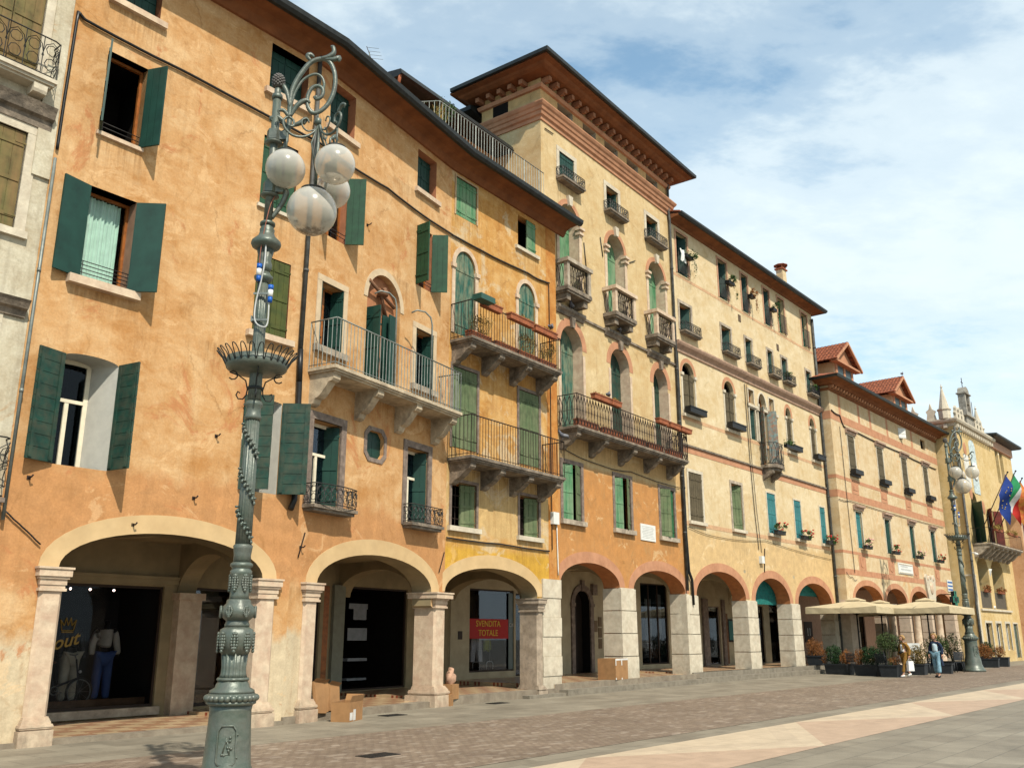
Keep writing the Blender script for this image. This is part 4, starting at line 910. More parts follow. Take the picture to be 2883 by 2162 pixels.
for i,(a,b_) in enumerate(((.53,1.46),(4.13,5.0),(6.43,7.09),(8.75,9.3),(10.32,10.95),(13.26,13.88))):
    wd=W_(b4,'4',a,b_,13.40,14.55,kind='void',rev=.26,sur=.12,surm=STONE); shutter(wd,'4','r',b_-.02,.04,13.42,.36,1.1,-60,GREEN,2)
    wirebox(b4,'4',a-.05,b_+.42,13.36,.36,.25)
def arched4(a,b_,zb,hoodz=True,i=0):
    wd=W_(b4,'4',a,b_,zb,11.62,za=12.10,kind='void',rev=.24,fm=BROWN)
    for sd,u in (('l',a+.02),('r',b_-.02)): shutter(wd,'4',sd,u,.06,zb+.02,(b_-a)/2-.06,11.62-zb-.05,4 if i%2 else 10,BROWN,2)
    archivolt(wd,'4',a-.02,b_+.02,11.62,12.12,.16,SALMON,y=-.006)
    s=MB()
    for x in (a-.11,b_+.0): s.box(x,x+.11,-.02,0,zb,11.5); s.box(x-.04,x+.15,-.07,0,11.5,11.62)
    s.box(a-.16,b_+.16,-.12,0,zb-.12,zb); part('surround',s,STONEW,wd,'4')
    if i!=9:
        s=MB(); s.box(a-.08,b_+.30,-.34,-.10,zb+.02,zb+.26); s.box(a-.10,b_+.32,-.36,-.34,zb+.22,zb+.27); part('flower_trough',s,BLACK,wd,'4')
for i,(a,b_) in enumerate(((.50,1.46),(4.05,4.96),(10.32,10.95),(13.20,13.84))): arched4(a,b_,9.95,True,i)
# three-light balcony window
for a,b_,z1,za,kd in ((6.38,6.95,11.30,None,'void'),(7.35,8.15,11.62,12.20,'void'),(8.50,9.15,11.30,None,'void')):
    wd=W_(b4,'4',a,b_,9.9 if za is None else 8.9,z1,za=za,kind=kd,rev=.28,sur=.08,surm=STONEW)
    if za: shutter(wd,'4','r',b_,-.03,8.95,.42,2.5,118,mat('peeling_blue_paint',(.16,.25,.24),.8,var=.3,dirt=(.35,.14,.06),dirt_amt=.8,dscale=7),2); shutter(wd,'4','l',a,-.03,8.95,.42,2.5,128,MC['peeling_blue_paint'],2)
    else: shutter(wd,'4','r',b_-.02,.04,9.9,.3,1.4,-60,GREEN,1)
for a in (6.38,8.50):
    wd=W_(b4,'4',a,a+.52,11.55,12.15,kind='void',rev=.24,sur=.07,surm=STONEW)
s=MB(); s.box(6.2,9.35,-.08,0,11.36,11.48)
for x in (7.12,8.30): s.box(x-.05,x+.05,-.08,0,9.9,11.36); s.box(x-.1,x+.1,-.12,0,11.28,11.36)
part('lintel',s,STONEW,b4,'4')
s=MB(); q=[(7.15,0),(7.15,-.35),(7.4,-.66),(8.15,-.66),(8.4,-.35),(8.4,0)]; s.pxy(q,8.72,8.86); s.pxy([(x*.85+7.775*.15,y*.85) for x,y in q],8.6,8.72); sb=part('balcony',s,STONED,b4,'4','small canted balcony with dark rail')
s=MB(); bracket(s,7.35,.2,.5,8.6,.4); bracket(s,8.2,.2,.5,8.6,.4); part('bracket',s,STONED,sb,'4'); s=MB()
for (x0,y0),(x1,y1) in zip(q,q[1:]):
    n=max(2,int(math.hypot(x1-x0,y1-y0)/.15))
    for k in range(n):
        for sg in (-1,1): s.tube([(x0+(x1-x0)*((k+.5)/n+sg*.6/n*math.sin(PI*j/5)),y0+(y1-y0)*((k+.5)/n+sg*.6/n*math.sin(PI*j/5)),8.9+.9*j/5) for j in range(6)],.010,4,False)
    for z in (8.9,9.82): s.tube([(x0,y0,z),(x1,y1,z)],.017,5)
part('railing',s,IRON,sb,'4')
for i,(a,b_,m_) in enumerate(((.56,1.60,BROWN),(4.12,5.06,GREENW),(7.50,8.36,TEAL),(10.40,11.16,TEAL),(13.48,14.12,TEAL))):
    if i==1:
        wd=W_(b4,'4',a,b_,5.80,7.68,kind='void',rev=.22,sur=.12,surm=STONE,sill=(.14,.12,.12),sillm=STONEW); shutter(wd,'4','r',b_-.02,.04,5.82,.5,1.84,-20,GREENW,3)
    else: W_(b4,'4',a,b_,5.90 if i>1 else 5.80,7.68,kind='shut',rev=.12,sm=m_,sur=.12 if i<1 else .07,surm=STONEW,sill=(.14,.12,.12),sillm=STONEW)
HOLES['4'].append((arch(.73,4.84,-.29,3.05,4.02,26),.6,1)); HOLES['4'].append((arch(5.70,9.18,-.29,2.97,3.98,26),.6,1)); HOLES['4'].append((arch(10.06,14.06,-.29,3.0,3.96,26),.6,1))
building_wall(b4,'4',rect(-.04,14.72,-.3,17.95),[P4,MC['orange_soffit_render']],sides='lr',zs=4.3)
for a,b_,zs,za in ((.73,4.84,3.05,4.02),(5.70,9.18,2.97,3.98),(10.06,14.06,3.0,3.96)): archivolt(b4,'4',a,b_,zs,za,.33,SALMON)
pier(b4,'4',-.10,.71,3.06,.30); pier(b4,'4',4.86,5.68,3.0,.34); pier(b4,'4',9.20,10.04,2.98,.34); pier(b4,'4',14.08,14.68,3.0,.34)
s=MB(); s.sweep([(0,12.40),(.05,12.42),(.07,12.52),(.14,12.60),(.20,12.66),(.24,12.74),(.24,12.80),(0,12.82)],[(-.04,0),(14.70,0)]); part('string_course',s,mat('stone_pink_moulding',(.42,.27,.19),.85,var=.2,bump=.3),b4,'4')
for z0,z1,y in ((8.42,8.66,.012),(5.62,5.78,.008),(15.66,15.78,.006),(9.72,9.86,.006)):
    s=MB(); s.box(-.04,14.72,-y,0,z0,z1); part('painted_band',s,SALMON if z0 in (8.42,) else mat('soft_salmon_render',(.56,.34,.19),.9,var=.15),b4,'4')
s=MB(); s.box(-.04,14.72,-.07,0,8.662,8.73); part('string_moulding',s,STONED,b4,'4')
E4=[(-.04,7),(-.04,0),(14.72,0),(14.72,7)]
s=MB(); s.sweep([(0,17.90),(.05,17.9),(.10,17.98),(.30,18.02),(.50,18.04),(.50,18.12),(0,18.2)],[(-.04,0),(14.72,0),(14.72,7)]); part('eaves',s,BROWNC,b4,'4')
s=MB(); s.sweep([(.48,18.10),(.50,18.04),(.60,18.02),(.66,18.10),(.66,18.18),(.60,18.18),(.56,18.10),(.50,18.16)],[(-.04,0),(14.72,0),(14.72,7)]); part('gutter',s,GUTTER,b4,'4')
s=MB(); s.sweep([(.56,18.18),(.56,18.23),(-6,20.2),(-6,20.1)],[(-.04,0),(14.72,0),(14.72,7)]); rf=part('roof',s,TILE,b4,'4')
s=MB(); s.box(13.12,13.6,.7,1.05,18.3,20.2); ch=part('chimney',s,P4,rf,'4'); s=MB()
s.box(13.05,13.67,.64,1.11,20.2,20.27); s.box(13.07,13.65,.66,1.09,20.42,20.47)
for x in (13.12,13.33,13.54): 
    for y in (.7,.99): s.box(x,x+.06,y,y+.06,20.27,20.42)
s.lathe([(.38,0),(.35,.03),(.05,.12)],(13.36,.875,20.47),8,smooth=False); part('chimney_cap',s,TERRA,rf,'4')
downpipe(b4,'4',[(14.55,17.6),(14.55,12.9),(14.60,12.2),(14.58,.5)],.07,PIPE)
downpipe(b4,'4',[(.0,12.3),(.02,5.2),(.10,3.9),(.30,3.6),(.32,2.7)],.055,BLACKP)
s=MB(); s.box(14.56,14.72,-.12,-.02,11.6,14.6); part('pipe_box',s,BLACK,b4,'4')
cable(b4,'4',[(6.0,12.3),(6.02,9.2),(6.15,6.6),(6.3,5.1)],.016); cable(b4,'4',[(6.18,12.3),(6.2,9.2),(6.35,6.8),(6.55,5.0)],.012); cable(b4,'4',[(.3,5.55),(3.0,5.35),(7,5.55),(14.4,5.2)],.010,.06)
s=MB(); s.box(6.32,6.58,-.14,0,4.55,4.85); part('meter_box',s,WHITE,b4,'4'); s=MB(); s.tube([(6.9,-.03,5.2),(6.72,-.03,4.2)],.02,5); part('tie_bar',s,RUSTI,b4,'4')
for u,z in ((5.9,15.2),(9.9,14.8)):
    s=MB(); s.box(u,u+.24,-.02,0,z,z+.32); part('wall_vent',s,mat('small_dark_relief',(.12,.08,.05),.9),b4,'4')
# ------------------------------------------------ building 5: low cream and salmon house with dormers
P5=plaster('banded_cream_plaster',(.62,.47,.28),(.70,.57,.38),(.54,.37,.19),patch=(.62,.38,.18),patch_th=.58,streak=.25)
b5=thing('dormered_house','cream house with salmon bands and two tiled dormers, behind the parasols','house',MF('5'))
for a,b_ in ((10.38,11.15),(14.45,15.35)): 
    wd=W_(b5,'5',a,b_,12.88,13.50,kind='void',rev=.22,fm=DARKW)
    if a<12: shutter(wd,'5','l',a,.0,12.9,.55,.6,30,WHITE,2)
for a,b_ in ((2.0,2.92),(6.25,7.18),(10.28,11.2),(14.26,15.14)):
    W_(b5,'5',a,b_,9.90,11.72,kind='shut',rev=.12,sm=BROWN,sur=.08,surm=STONEW,hood=(.22,.24,.20),hoodm=mat('pinkish_hood_stone',(.40,.27,.20),.85,var=.2))
    s=MB(); s.box(a-.05,b_+.15,-.32,-.05,9.66,9.90); s.box(a-.1,b_+.2,-.14,0,9.56,9.66); part('flower_trough',s,BLACK,b5,'5')
    s=MB(); s.box(a-.02,b_+.02,-.012,0,8.66,9.22); s.pxz([(a+.15,8.85),(b_-.15,8.85),(b_-.15,9.1),((a+b_)/2,9.16),(a+.15,9.1)],-.03,-.012); part('painted_panel',s,SALMON,b5,'5')
    s=MB(); s.box(a-.02,b_+.02,-.012,0,4.80,5.52); s.pxz([(a+.2,5.0),((a+b_)/2,4.92),(b_-.2,5.0),(b_-.15,5.4),(a+.15,5.4)],-.03,-.012); part('painted_panel',s,SALMON,b5,'5')
for i,(a,b_) in enumerate(((2.1,2.94),(6.33,7.15),(10.38,11.14),(14.26,15.06))):
    W_(b5,'5',a,b_,5.90,7.75,kind='shut' if i==0 else 'void',rev=.2,sm=TEAL,fm=GREEN,sur=.08,surm=STONEW,hood=(.22,.24,.20),hoodm=MC['pinkish_hood_stone'])
    if i: shutter(HOLES and b5,'5','r',b_-.02,.05,5.92,.4,1.8,-30,GREEN,2)
for a,b_ in ((1.0,4.85),(5.4,8.62),(9.38,12.5),(13.4,16.9)): HOLES['5'].append((arch(a,b_,-.29,3.32,4.06,24),.5,1)); 
building_wall(b5,'5',rect(0,17.53,-.3,14.0),[P5,MC['orange_soffit_render']],sides='r')
s=MB(); s.poly([(0,0,4.4),(0,8,4.4),(0,8,14),(0,0,14)]); s.poly([(0,0,-.3),(0,.6,-.3),(0,.6,4.4),(0,0,4.4)]); part('side_wall',s,P5,b5,'5')
for a,b_ in ((1.0,4.85),(5.4,8.62),(9.38,12.5),(13.4,16.9)): archivolt(b5,'5',a,b_,3.32,4.06,.28,SALMON)
for z0,z1 in ((12.24,12.66),(9.22,9.40),(8.28,8.64),(5.54,5.68),(4.50,4.78)):
    s=MB(); s.sweep([(0,z0),(.007,z0),(.007,z1),(0,z1)],[(0,.6),(0,0),(17.53,0)]); part('painted_band',s,SALMON,b5,'5')
for u in (1.2,3.9,5.6,8.3,12.6):
    s=MB(); s.box(u,u+.3,-.006,0,12.66,13.75); part('painted_band',s,SALMON,b5,'5')
for a,b_ in ((.0,.98),(4.87,5.38),(8.64,9.36),(12.52,13.38),(16.92,17.5)): pier(b5,'5',a,b_,3.3,.34,.52,mat('pale_pink_stone',(.60,.47,.35),.85,var=.12,vs=5,bump=.2))
for u,d in ((5.12,.2),(9.0,.2),(12.95,.2)):
    s=MB(); s.lathe([(.26,0),(.26,.2),(.2,.25),(.19,2.9),(.25,3.0),(.28,3.2)],(u,-.30,.0),12); part('column',s,STONEP,b5,'5')
E5=[(0,6),(0,0),(17.53,0),(17.53,6)]
s=MB(); s.sweep([(0,13.72),(.06,13.74),(.10,13.80),(.10,13.84),(0,13.84)],E5); s.sweep([(0,13.98),(.30,14.0),(.36,14.06),(.40,14.12),(.78,14.18),(.78,14.24),(0,14.26)],E5); part('eaves',s,BROWNC,b5,'5')
s=MB()
for i in range(46): u=.1+i*.377; s.pyz([(0,13.84),(-.22,13.86),(-.28,13.98),(0,13.98)],u-.08,u+.08)
part('cornice_brackets',s,SALMON,b5,'5')
s=MB(); s.sweep([(.76,14.22),(.78,14.16),(.88,14.16),(.92,14.28),(.76,14.30)],E5); part('gutter',s,GUTTER,b5,'5')
s=MB(); s.sweep([(.80,14.28),(.80,14.33),(-5.5,16.6),(-5.5,16.5)],E5); rf=part('roof',s,TILE,b5,'5')
for i,u in enumerate((4.0,13.1)):
    w_=1.25; y0=.55; z=14.7; s=MB()
    s.box(u-w_,u+w_,y0,y0+3.5,z-.3,16.0); dm=part('dormer',s,P5,rf,'5','tiled dormer with paired windows')
    s=MB(); zt=16.0; ap=17.15
    s.pxz([(u-w_-.42,zt-.02),(u+w_+.42,zt-.02),(u,ap)],y0-.05,y0+.15)
    for sg in (-1,1): s.pxz([(u+sg*(w_+.60),zt-.12),(u+sg*(w_+.60),zt+.02),(u,ap+.16),(u,ap)],y0-.42,y0-.30)
    s.box(u-w_-.5,u+w_+.5,y0-.34,y0,zt-.12,zt); s.box(u-w_,u-w_+.25,y0-.06,y0,z-.3,zt); s.box(u+w_-.25,u+w_,y0-.06,y0,z-.3,zt); s.box(u-.12,u+.12,y0-.06,y0,z-.3,zt); part('gable_trim',s,SALMON,rf,'5')
    s=MB()
    for a,b_ in ((u-w_+.3,u-.16),(u+.16,u+w_-.3)): s.box(a,b_,y0-.03,y0-.005,z+.1,zt-.16)
    part('dormer_window',s,mat('dark_teal_frame',(.015,.06,.06),.4,spec=.6),rf,'5')
    s=MB()
    tiled(s,(u-w_-.62,y0-.42,zt-.05),(u-w_-.62,y0+4.2,zt-.05),(u,y0+4.2,ap+.12),(u,y0-.42,ap+.12)); tiled(s,(u+w_+.62,y0+4.2,zt-.05),(u+w_+.62,y0-.42,zt-.05),(u,y0-.42,ap+.12),(u,y0+4.2,ap+.12)); part('dormer_roof',s,TILE,rf,'5')
s=MB(); s.box(7.75,10.15,-.04,0,4.92,5.50); pq=part('inscribed_panel',s,WHITE,b5,'5','long white inscribed panel'); s=MB(); s.box(7.85,10.05,-.06,-.04,5.42,5.46); s.box(7.85,10.05,-.06,-.04,4.96,5.0); part('panel_border',s,STONEW,pq,'5')
s=MB()
for k,(z,n) in enumerate(((5.28,6),(5.12,9))):
    for j in range(n): s.box(8.1+j*.2,8.1+j*.2+.12,-.045,-.04,z,z+.08)
part('inscription',s,MC['grey_lettering'],pq,'5')
s=MB(); pts=[(12.3,5.9),(12.55,6.1),(12.8,5.95),(13.2,6.05),(13.6,5.95),(13.9,6.1),(14.1,5.85),(14.0,5.3),(13.8,4.6),(13.4,4.35),(13.0,4.3),(12.6,4.6),(12.4,5.3)]; s.pxz([(x-.3,z-1.0) for x,z in pts][::-1],-.12,0); es=part('carved_crest',s,STONEW,b5,'5','pale carved coat of arms in stone'); s=MB(); s.ball((12.9,-.12,4.3),.28,12,8,(1,.35,1.3)); s.ball((12.4,-.1,4.85),.14,8,6,(1,.5,1)); s.ball((13.4,-.1,4.85),.14,8,6,(1,.5,1)); s.ball((12.9,-.1,4.95),.16,8,6,(1,.5,1)); part('shield',s,STONEP,es,'5')
cable(b5,'5',[(.1,12.7),(1.2,12.6),(1.6,12.1),(3,12.1),(10,12.0),(17,11.9)],.03,.05); cable(b5,'5',[(1.05,12.0),(1.1,8.5),(1.2,4.6)],.015); cable(b5,'5',[(.0,8.15),(1.4,8.2),(17,8.2)],.016,.05); cable(b5,'5',[(.1,4.6),(.8,4.4),(1.4,4.3)],.012,.1)
s=MB(); s.box(16.4,17.45,-.05,-.02,4.25,4.95); sg=part('street_sign',s,WHITE,b5,'5','blue and white street sign'); s=MB()
for k in range(3): s.box(16.45,17.40,-.056,-.05,4.32+k*.22,4.42+k*.22)
part('sign_stripe',s,mat('sign_blue',(.03,.14,.42),.5),sg,'5')
s=MB(); s.box(15.0,15.35,-.75,-.55,3.2,4.2); s.box(14.65,15.7,-.75,-.55,3.53,3.87); s.box(15.15,15.2,-.6,0,4.0,4.05); gc=part('pharmacy_cross',s,BLACK,b5,'5','dark pharmacy cross sign outlined in green'); s=MB()
o_=[(15.0,3.2),(15.35,3.2),(15.35,3.53),(15.7,3.53),(15.7,3.87),(15.35,3.87),(15.35,4.2),(15.0,4.2),(15.0,3.87),(14.65,3.87),(14.65,3.53),(15.0,3.53),(15.0,3.2)]
s.tube([(x,-.765,z) for x,z in o_],.02,4); s.tube([(15.175+(x-15.175)*.6,-.765,3.7+(z-3.7)*.6) for x,z in o_],.012,4); part('light_outline',s,mat('green_sign_tube',(.05,.30,.20),.5),gc,'5')
# ------------------------------------------------ building 6: yellow town hall
P6=plaster('bright_yellow_plaster',(.62,.45,.21),(.70,.54,.30),(.54,.37,.15),patch=(.55,.33,.15),patch_th=.66,streak=.25)
b6=thing('clock_front_hall','yellow hall with white spires, a small bell gable and a flagged balcony','town hall',MF('6'))
for a,b_ in ((1.30,3.78),(4.55,7.4)): HOLES['6'].append((arch(a,b_,3.3,5.78,6.52,20),.7,0))
for a,b_ in ((9.75,10.6),(10.95,11.85)): HOLES['6'].append((arch(a,b_,12.2,14.5,15.0,14),.35,0))
W_(b6,'6',1.9,3.3,7.3,9.9,za=10.7,kind='void',rev=.35,fm=GREEN,lf=140,rt=None,lw=1.3,sm=GREEN,nb=4)
W_(b6,'6',5.6,7.0,7.3,9.9,kind='void',rev=.35,fm=WHITE,lf=150,rt=150,sm=REDW,nb=4)
for a,b_ in ((3.9,5.1),(6.2,7.3)): W_(b6,'6',a,b_,.7,2.4,kind='glass',rev=.25,fm=WHITE,sur=.14,surm=STONEW)
W_(b6,'6',1.5,2.9,.3,2.4,kind='glass',rev=.25,fm=STONE,sur=.14,surm=STONEW); 
W_(b6,'6',8.2,9.3,.2,2.4,kind='shut',rev=.2,sm=mat('grey_green_gate',(.07,.10,.08),.6),sur=.1,surm=STONEW)
building_wall(b6,'6',rect(0,14.4,-.3,15.2),[P6],sides='r')
s=MB(); s.poly([(0,0,-.3),(0,8,-.3),(0,8,15.2),(0,0,15.2)]); part('side_wall',s,P6,b6,'6')
s=MB(); s.box(-.04,.6,-.03,.04,.0,5.2); s.box(-.05,.62,-.05,.5,5.2,5.3); part('corner_pilaster',s,STONEW,b6,'6')
s=MB(); s.box(-.02,0,1.4,2.2,6.4,9.2); part('side_shutter',s,BLACK,b6,'6')
s=MB(); s.sweep([(0,14.7),(.05,14.72),(.10,14.84),(.10,14.9),(.32,14.98),(.38,15.1),(.38,15.18),(0,15.22)],[(0,8),(0,0),(8.9,0)]); part('cornice',s,STONEW,b6,'6')
s=MB()
for i in range(18): s.box(.1+i*.48,.32+i*.48,-.26,0,14.6,14.84)
for i in range(4): s.box(-.26,0,.3+i*.5,.52+i*.5,14.6,14.84)
part('cornice_brackets',s,STONEW,b6,'6')
s=MB(); s.sweep([(0,14.6),(.14,14.65),(.14,15.2),(0,15.2)],[(8.9,0),(14.4,0)]); part('pink_frieze',s,MC['pale_pink_reveal_render'],b6,'6')
s=MB(); s.sweep([(.0,15.2),(.6,15.3),(.7,15.38),(.7,15.5),(-5,17),(-5,16.9)],[(8.7,6),(8.7,0),(14.4,0),(14.4,6)]); part('roof',s,GUTTER,b6,'6')
s=MB(); s.box(-3,8,3,9,15.2,15.4); tiled(s,(-3.5,2.0,15.4),(2.5,2.0,15.4),(2.5,5,17.2),(-3.5,5,17.2)); part('rear_roof',s,TILE,b6,'6')
def spire(u,y):
    s=MB(); s.M=Matrix.Translation((u,y,15.2))@Matrix.Diagonal((.8,.8,.62,1))@Matrix.Translation((-u,-y,-15.2)); s.lathe([(.48,0),(.48,.9),(.56,.95),(.56,1.05),(.42,1.1),(.07,3.3),(.05,3.4),(.12,3.45),(.05,3.55),(.02,3.8)],(u,y,15.2),8,smooth=False); return part('spire',s,STONEW,b6,'6')
spire(-.1,.4); spire(7.75,.4)
s=MB(); s.M=Matrix.Translation((0,0,15.2))@Matrix.Diagonal((1,1,.75,1))@Matrix.Translation((0,0,-15.2))
for i in range(6):
    u=1.0+i*.72 if i<3 else 5.4+(i-3)*.75
    s.pxz([(u-.26,15.2),(u+.26,15.2),(u+.20,15.7),(u+.28,15.95),(u+.10,16.1),(u+.12,16.4),(u,16.6),(u-.12,16.4),(u-.10,16.1),(u-.28,15.95),(u-.20,15.7)],-.06,.10)
for i in range(3):
    y=1.2+i*1.1; s.pyz([(y-.3,15.2),(y+.3,15.2),(y+.22,15.75),(y+.3,16.0),(y+.1,16.2),(y,16.7),(y-.1,16.2),(y-.3,16.0),(y-.22,15.75)],-.3,-.1)
part('battlement',s,STONEW,b6,'6')
BGM=Matrix.Translation((4,0,15.2))@Matrix.Diagonal((.8,.9,.60,1))@Matrix.Translation((-4,0,-15.2))
s=MB(); s.M=BGM; s.wall([(2.95,15.2),(5.05,15.2),(5.05,16.6),(4.75,16.7),(4.75,19.3),(4.62,19.75),(4.3,20.0),(4.0,20.1),(3.7,20.0),(3.38,19.75),(3.25,19.3),(3.25,16.7),(2.95,16.6)],[arch(3.6,4.4,17.1,19.1,19.5,12)],-.1,.5)
s.wall([(2.95,15.2),(5.05,15.2),(5.05,16.6),(4.75,16.7),(4.75,19.3),(4.62,19.75),(4.3,20.0),(4.0,20.1),(3.7,20.0),(3.38,19.75),(3.25,19.3),(3.25,16.7),(2.95,16.6)],[arch(3.6,4.4,17.1,19.1,19.5,12)],.4,.01)
o_=[(2.95,15.2),(2.95,16.6),(3.25,16.7),(3.25,19.3),(3.38,19.75),(3.7,20.0),(4.0,20.1),(4.3,20.0),(4.62,19.75),(4.75,19.3),(4.75,16.7),(5.05,16.6),(5.05,15.2)]
for (a,b),(c,d) in zip(o_,o_[1:]): s.poly([(a,-.1,b),(c,-.1,d),(c,.4,d),(a,.4,b)])
s.box(2.6,5.4,-.25,.55,16.45,16.62); s.box(3.15,4.85,-.2,.5,19.15,19.28)
bg_=part('bell_gable',s,mat('grey_weathered_stone',(.40,.37,.31),.9,var=.3,vs=5,bump=.3,dirt=(.12,.10,.08),dirt_amt=.7),b6,'6')
s=MB(); s.M=BGM; s.lathe([(.05,.75),(.12,.72),(.17,.6),(.2,.3),(.3,.08),(.34,0)],(4,.15,17.9),14); part('bell',s,mat('bronze_bell',(.10,.08,.05),.5,metal=.6),bg_,'6'); s=MB(); s.M=BGM; s.box(3.97,4.03,.13,.17,20.1,21.2); s.box(3.72,4.28,.13,.17,20.62,20.68); part('cross',s,IRON,bg_,'6')
s=MB(); s.tube([(4.8,-.1,15.9),(4.8,-.1,17.2)],.02,4); part('aerial',s,IRON,b6,'6')
# loggia columns, fresco, balcony
s=MB(); s.lathe([(.26,0),(.26,.12),(.19,.2),(.16,1.9),(.16,2.0),(.22,2.06),(.30,2.40),(.34,2.5)],(4.16,.2,3.32),14); part('column',s,WHITE,b6,'6')
s=MB(); s.lathe([(.13,0),(.10,.1),(.09,1.9),(.18,2.2)],(10.78,.15,12.25),10); part('column',s,WHITE,b6,'6')
s=MB(); s.box(.9,8.2,-.10,0,3.14,3.26); part('string_course',s,STONEW,b6,'6')
s=MB(); s.box(1.3,3.8,.05,.12,3.3,4.35); s.box(4.55,7.4,.05,.12,3.3,4.35); part('loggia_parapet',s,mat('dark_balustrade',(.10,.08,.055),.8),b6,'6')
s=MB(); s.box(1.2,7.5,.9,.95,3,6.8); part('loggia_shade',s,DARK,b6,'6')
s=MB(); s.pxz(arch(3.0,4.4,10.7,13.9,14.35,10),-.03,0); cf_=part('clock_panel',s,mat('pale_blue_fresco',(.52,.60,.60),.9,var=.3,vs=5),b6,'6','pale arched wall painting'); s=MB(); s.lathe([(.62,0),(.62,.04),(.5,.05)],(0,0,0),20)
M_=MF('6')@Matrix.Translation((3.7,-.03,12.2))@Matrix.Rotation(R(90),4,'X'); part('clock_face',s,WHITE,cf_,M_)
s=MB(); s.box(1.4,2.5,-.03,0,11.0,13.1); part('painted_panel',s,mat('white_painted_panel',(.66,.64,.58),.9,var=.2,vs=4),b6,'6')
for u,z in ((2.0,13.5),(4.7,9.9),(2.1,10.6)):
    s=MB(); s.ball((u,-.01,z),.35,12,8,(1,.1,1.3)); part('painted_emblem',s,SALMON,b6,'6')
bal6=balcony(b6,'6',.9,9.0,1.1,7.25,.95,'bars',(1.1,2.2,3.3,4.4,5.5,6.6,7.7,8.8),brh=.7,brw=.3,m=STONE,sp=.3)
downpipe(b6,'6',[(-.1,14.6),(-.1,4.0),(-.3,3.5),(-.3,.3)],.08,PIPE)
# ------------------------------------------------ building 7: salmon house at the right edge
p6,a6=FR['6']; FR['7']=(Vector(p6)+Vector((math.cos(a6),math.sin(a6),0))*10.35+Vector((math.sin(a6),-math.cos(a6),0))*.9,a6); HOLES['7']=[]
b7=thing('red_shuttered_house','salmon house with dark red shutters, cut by the right edge of the picture','house',MF('7'))
for a,b_,z0,z1 in ((.25,1.1,3.6,6.1),(1.9,2.7,3.6,6.1),(.35,1.2,7.4,9.3),(2.1,2.9,7.4,9.3)): W_(b7,'7',a,b_,z0,z1,kind='shut',rev=.12,sm=REDW,sur=.12,surm=STONEW,sill=(.2,.12,.15),sillm=STONEW)
HOLES['7'].append((rect(.4,3.2,-.29,2.6),.3,0)); 
building_wall(b7,'7',rect(0,9,-.3,10.6),[plaster('salmon_plaster',(.62,.36,.20),(.70,.45,.27),(.52,.28,.14),streak=.2)],sides='lr')
s=MB(); s.box(.1,3.4,-.25,0,2.75,2.95); s.box(.1,6,-.12,0,2.6,2.75); part('shop_cornice',s,STONEW,b7,'7'); s=MB()
for i in range(8): s.box(.42+i*.34,.70+i*.34,.25,.29,0,2.6)
part('shop_blind',s,mat('grey_green_slats',(.36,.38,.30),.7),b7,'7')
balcony(b7,'7',.2,3.4,.6,3.5,.9,'bars',(.4,1.8,3.1),brh=.3,m=STONED)
s=MB(); s.sweep([(0,10.5),(.5,10.6),(.7,10.7),(.7,10.85),(-4,12.4),(-4,12.3)],[(0,7),(0,0),(9,0)]); part('roof',s,TILE,b7,'7')

for fr,m_ in (('1L',P1),('1R',P1),('2',P2),('3',P3),('4',P4),('5',P5),('6',P6)):
    if fr=='1R': continue
    add_stains(m_,STAINS.get(fr,[])+([(1.9,3.4,7.0,.9),(-.45,4.0,2.55,.5)] if fr=='1L' else []))
# ------------------------------------------------ arcade interiors: ceilings, back walls, shop fronts
CEIL={'1L':3.46,'1R':3.46,'2':3.46,'3':4.0,'4':4.2,'5':4.3}
BLD={'1L':b1,'1R':b1,'2':b2,'3':b3,'4':b4,'5':b5}
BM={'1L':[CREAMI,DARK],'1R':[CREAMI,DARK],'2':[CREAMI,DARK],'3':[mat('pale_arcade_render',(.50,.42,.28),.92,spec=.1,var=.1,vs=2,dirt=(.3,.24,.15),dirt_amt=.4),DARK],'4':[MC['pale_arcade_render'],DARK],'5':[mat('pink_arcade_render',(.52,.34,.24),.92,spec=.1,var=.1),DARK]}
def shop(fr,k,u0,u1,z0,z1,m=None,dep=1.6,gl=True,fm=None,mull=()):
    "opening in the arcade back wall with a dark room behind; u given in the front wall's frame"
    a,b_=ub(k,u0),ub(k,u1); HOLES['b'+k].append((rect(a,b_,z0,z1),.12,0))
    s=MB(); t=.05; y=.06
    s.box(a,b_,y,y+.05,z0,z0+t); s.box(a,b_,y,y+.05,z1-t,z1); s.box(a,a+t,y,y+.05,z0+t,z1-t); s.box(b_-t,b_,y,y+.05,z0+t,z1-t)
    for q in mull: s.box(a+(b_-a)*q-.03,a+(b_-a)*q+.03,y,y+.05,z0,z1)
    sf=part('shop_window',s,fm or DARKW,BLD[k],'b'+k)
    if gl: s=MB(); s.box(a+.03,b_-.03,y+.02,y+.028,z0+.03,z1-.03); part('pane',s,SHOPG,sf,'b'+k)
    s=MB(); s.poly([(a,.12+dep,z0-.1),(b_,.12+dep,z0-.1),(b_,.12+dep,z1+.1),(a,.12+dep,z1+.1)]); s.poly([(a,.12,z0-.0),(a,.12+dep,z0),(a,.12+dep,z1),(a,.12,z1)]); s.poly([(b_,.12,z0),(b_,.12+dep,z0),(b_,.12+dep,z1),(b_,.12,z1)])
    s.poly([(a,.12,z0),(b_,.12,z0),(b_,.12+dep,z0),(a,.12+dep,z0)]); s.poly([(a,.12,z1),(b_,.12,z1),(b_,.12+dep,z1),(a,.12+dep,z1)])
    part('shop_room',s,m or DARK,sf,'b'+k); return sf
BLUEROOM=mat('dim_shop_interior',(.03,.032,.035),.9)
sh1=shop('b','1L',.9,3.42,.25,2.58,BLUEROOM); sh1b=shop('b','1R',.35,1.75,.18,2.6)
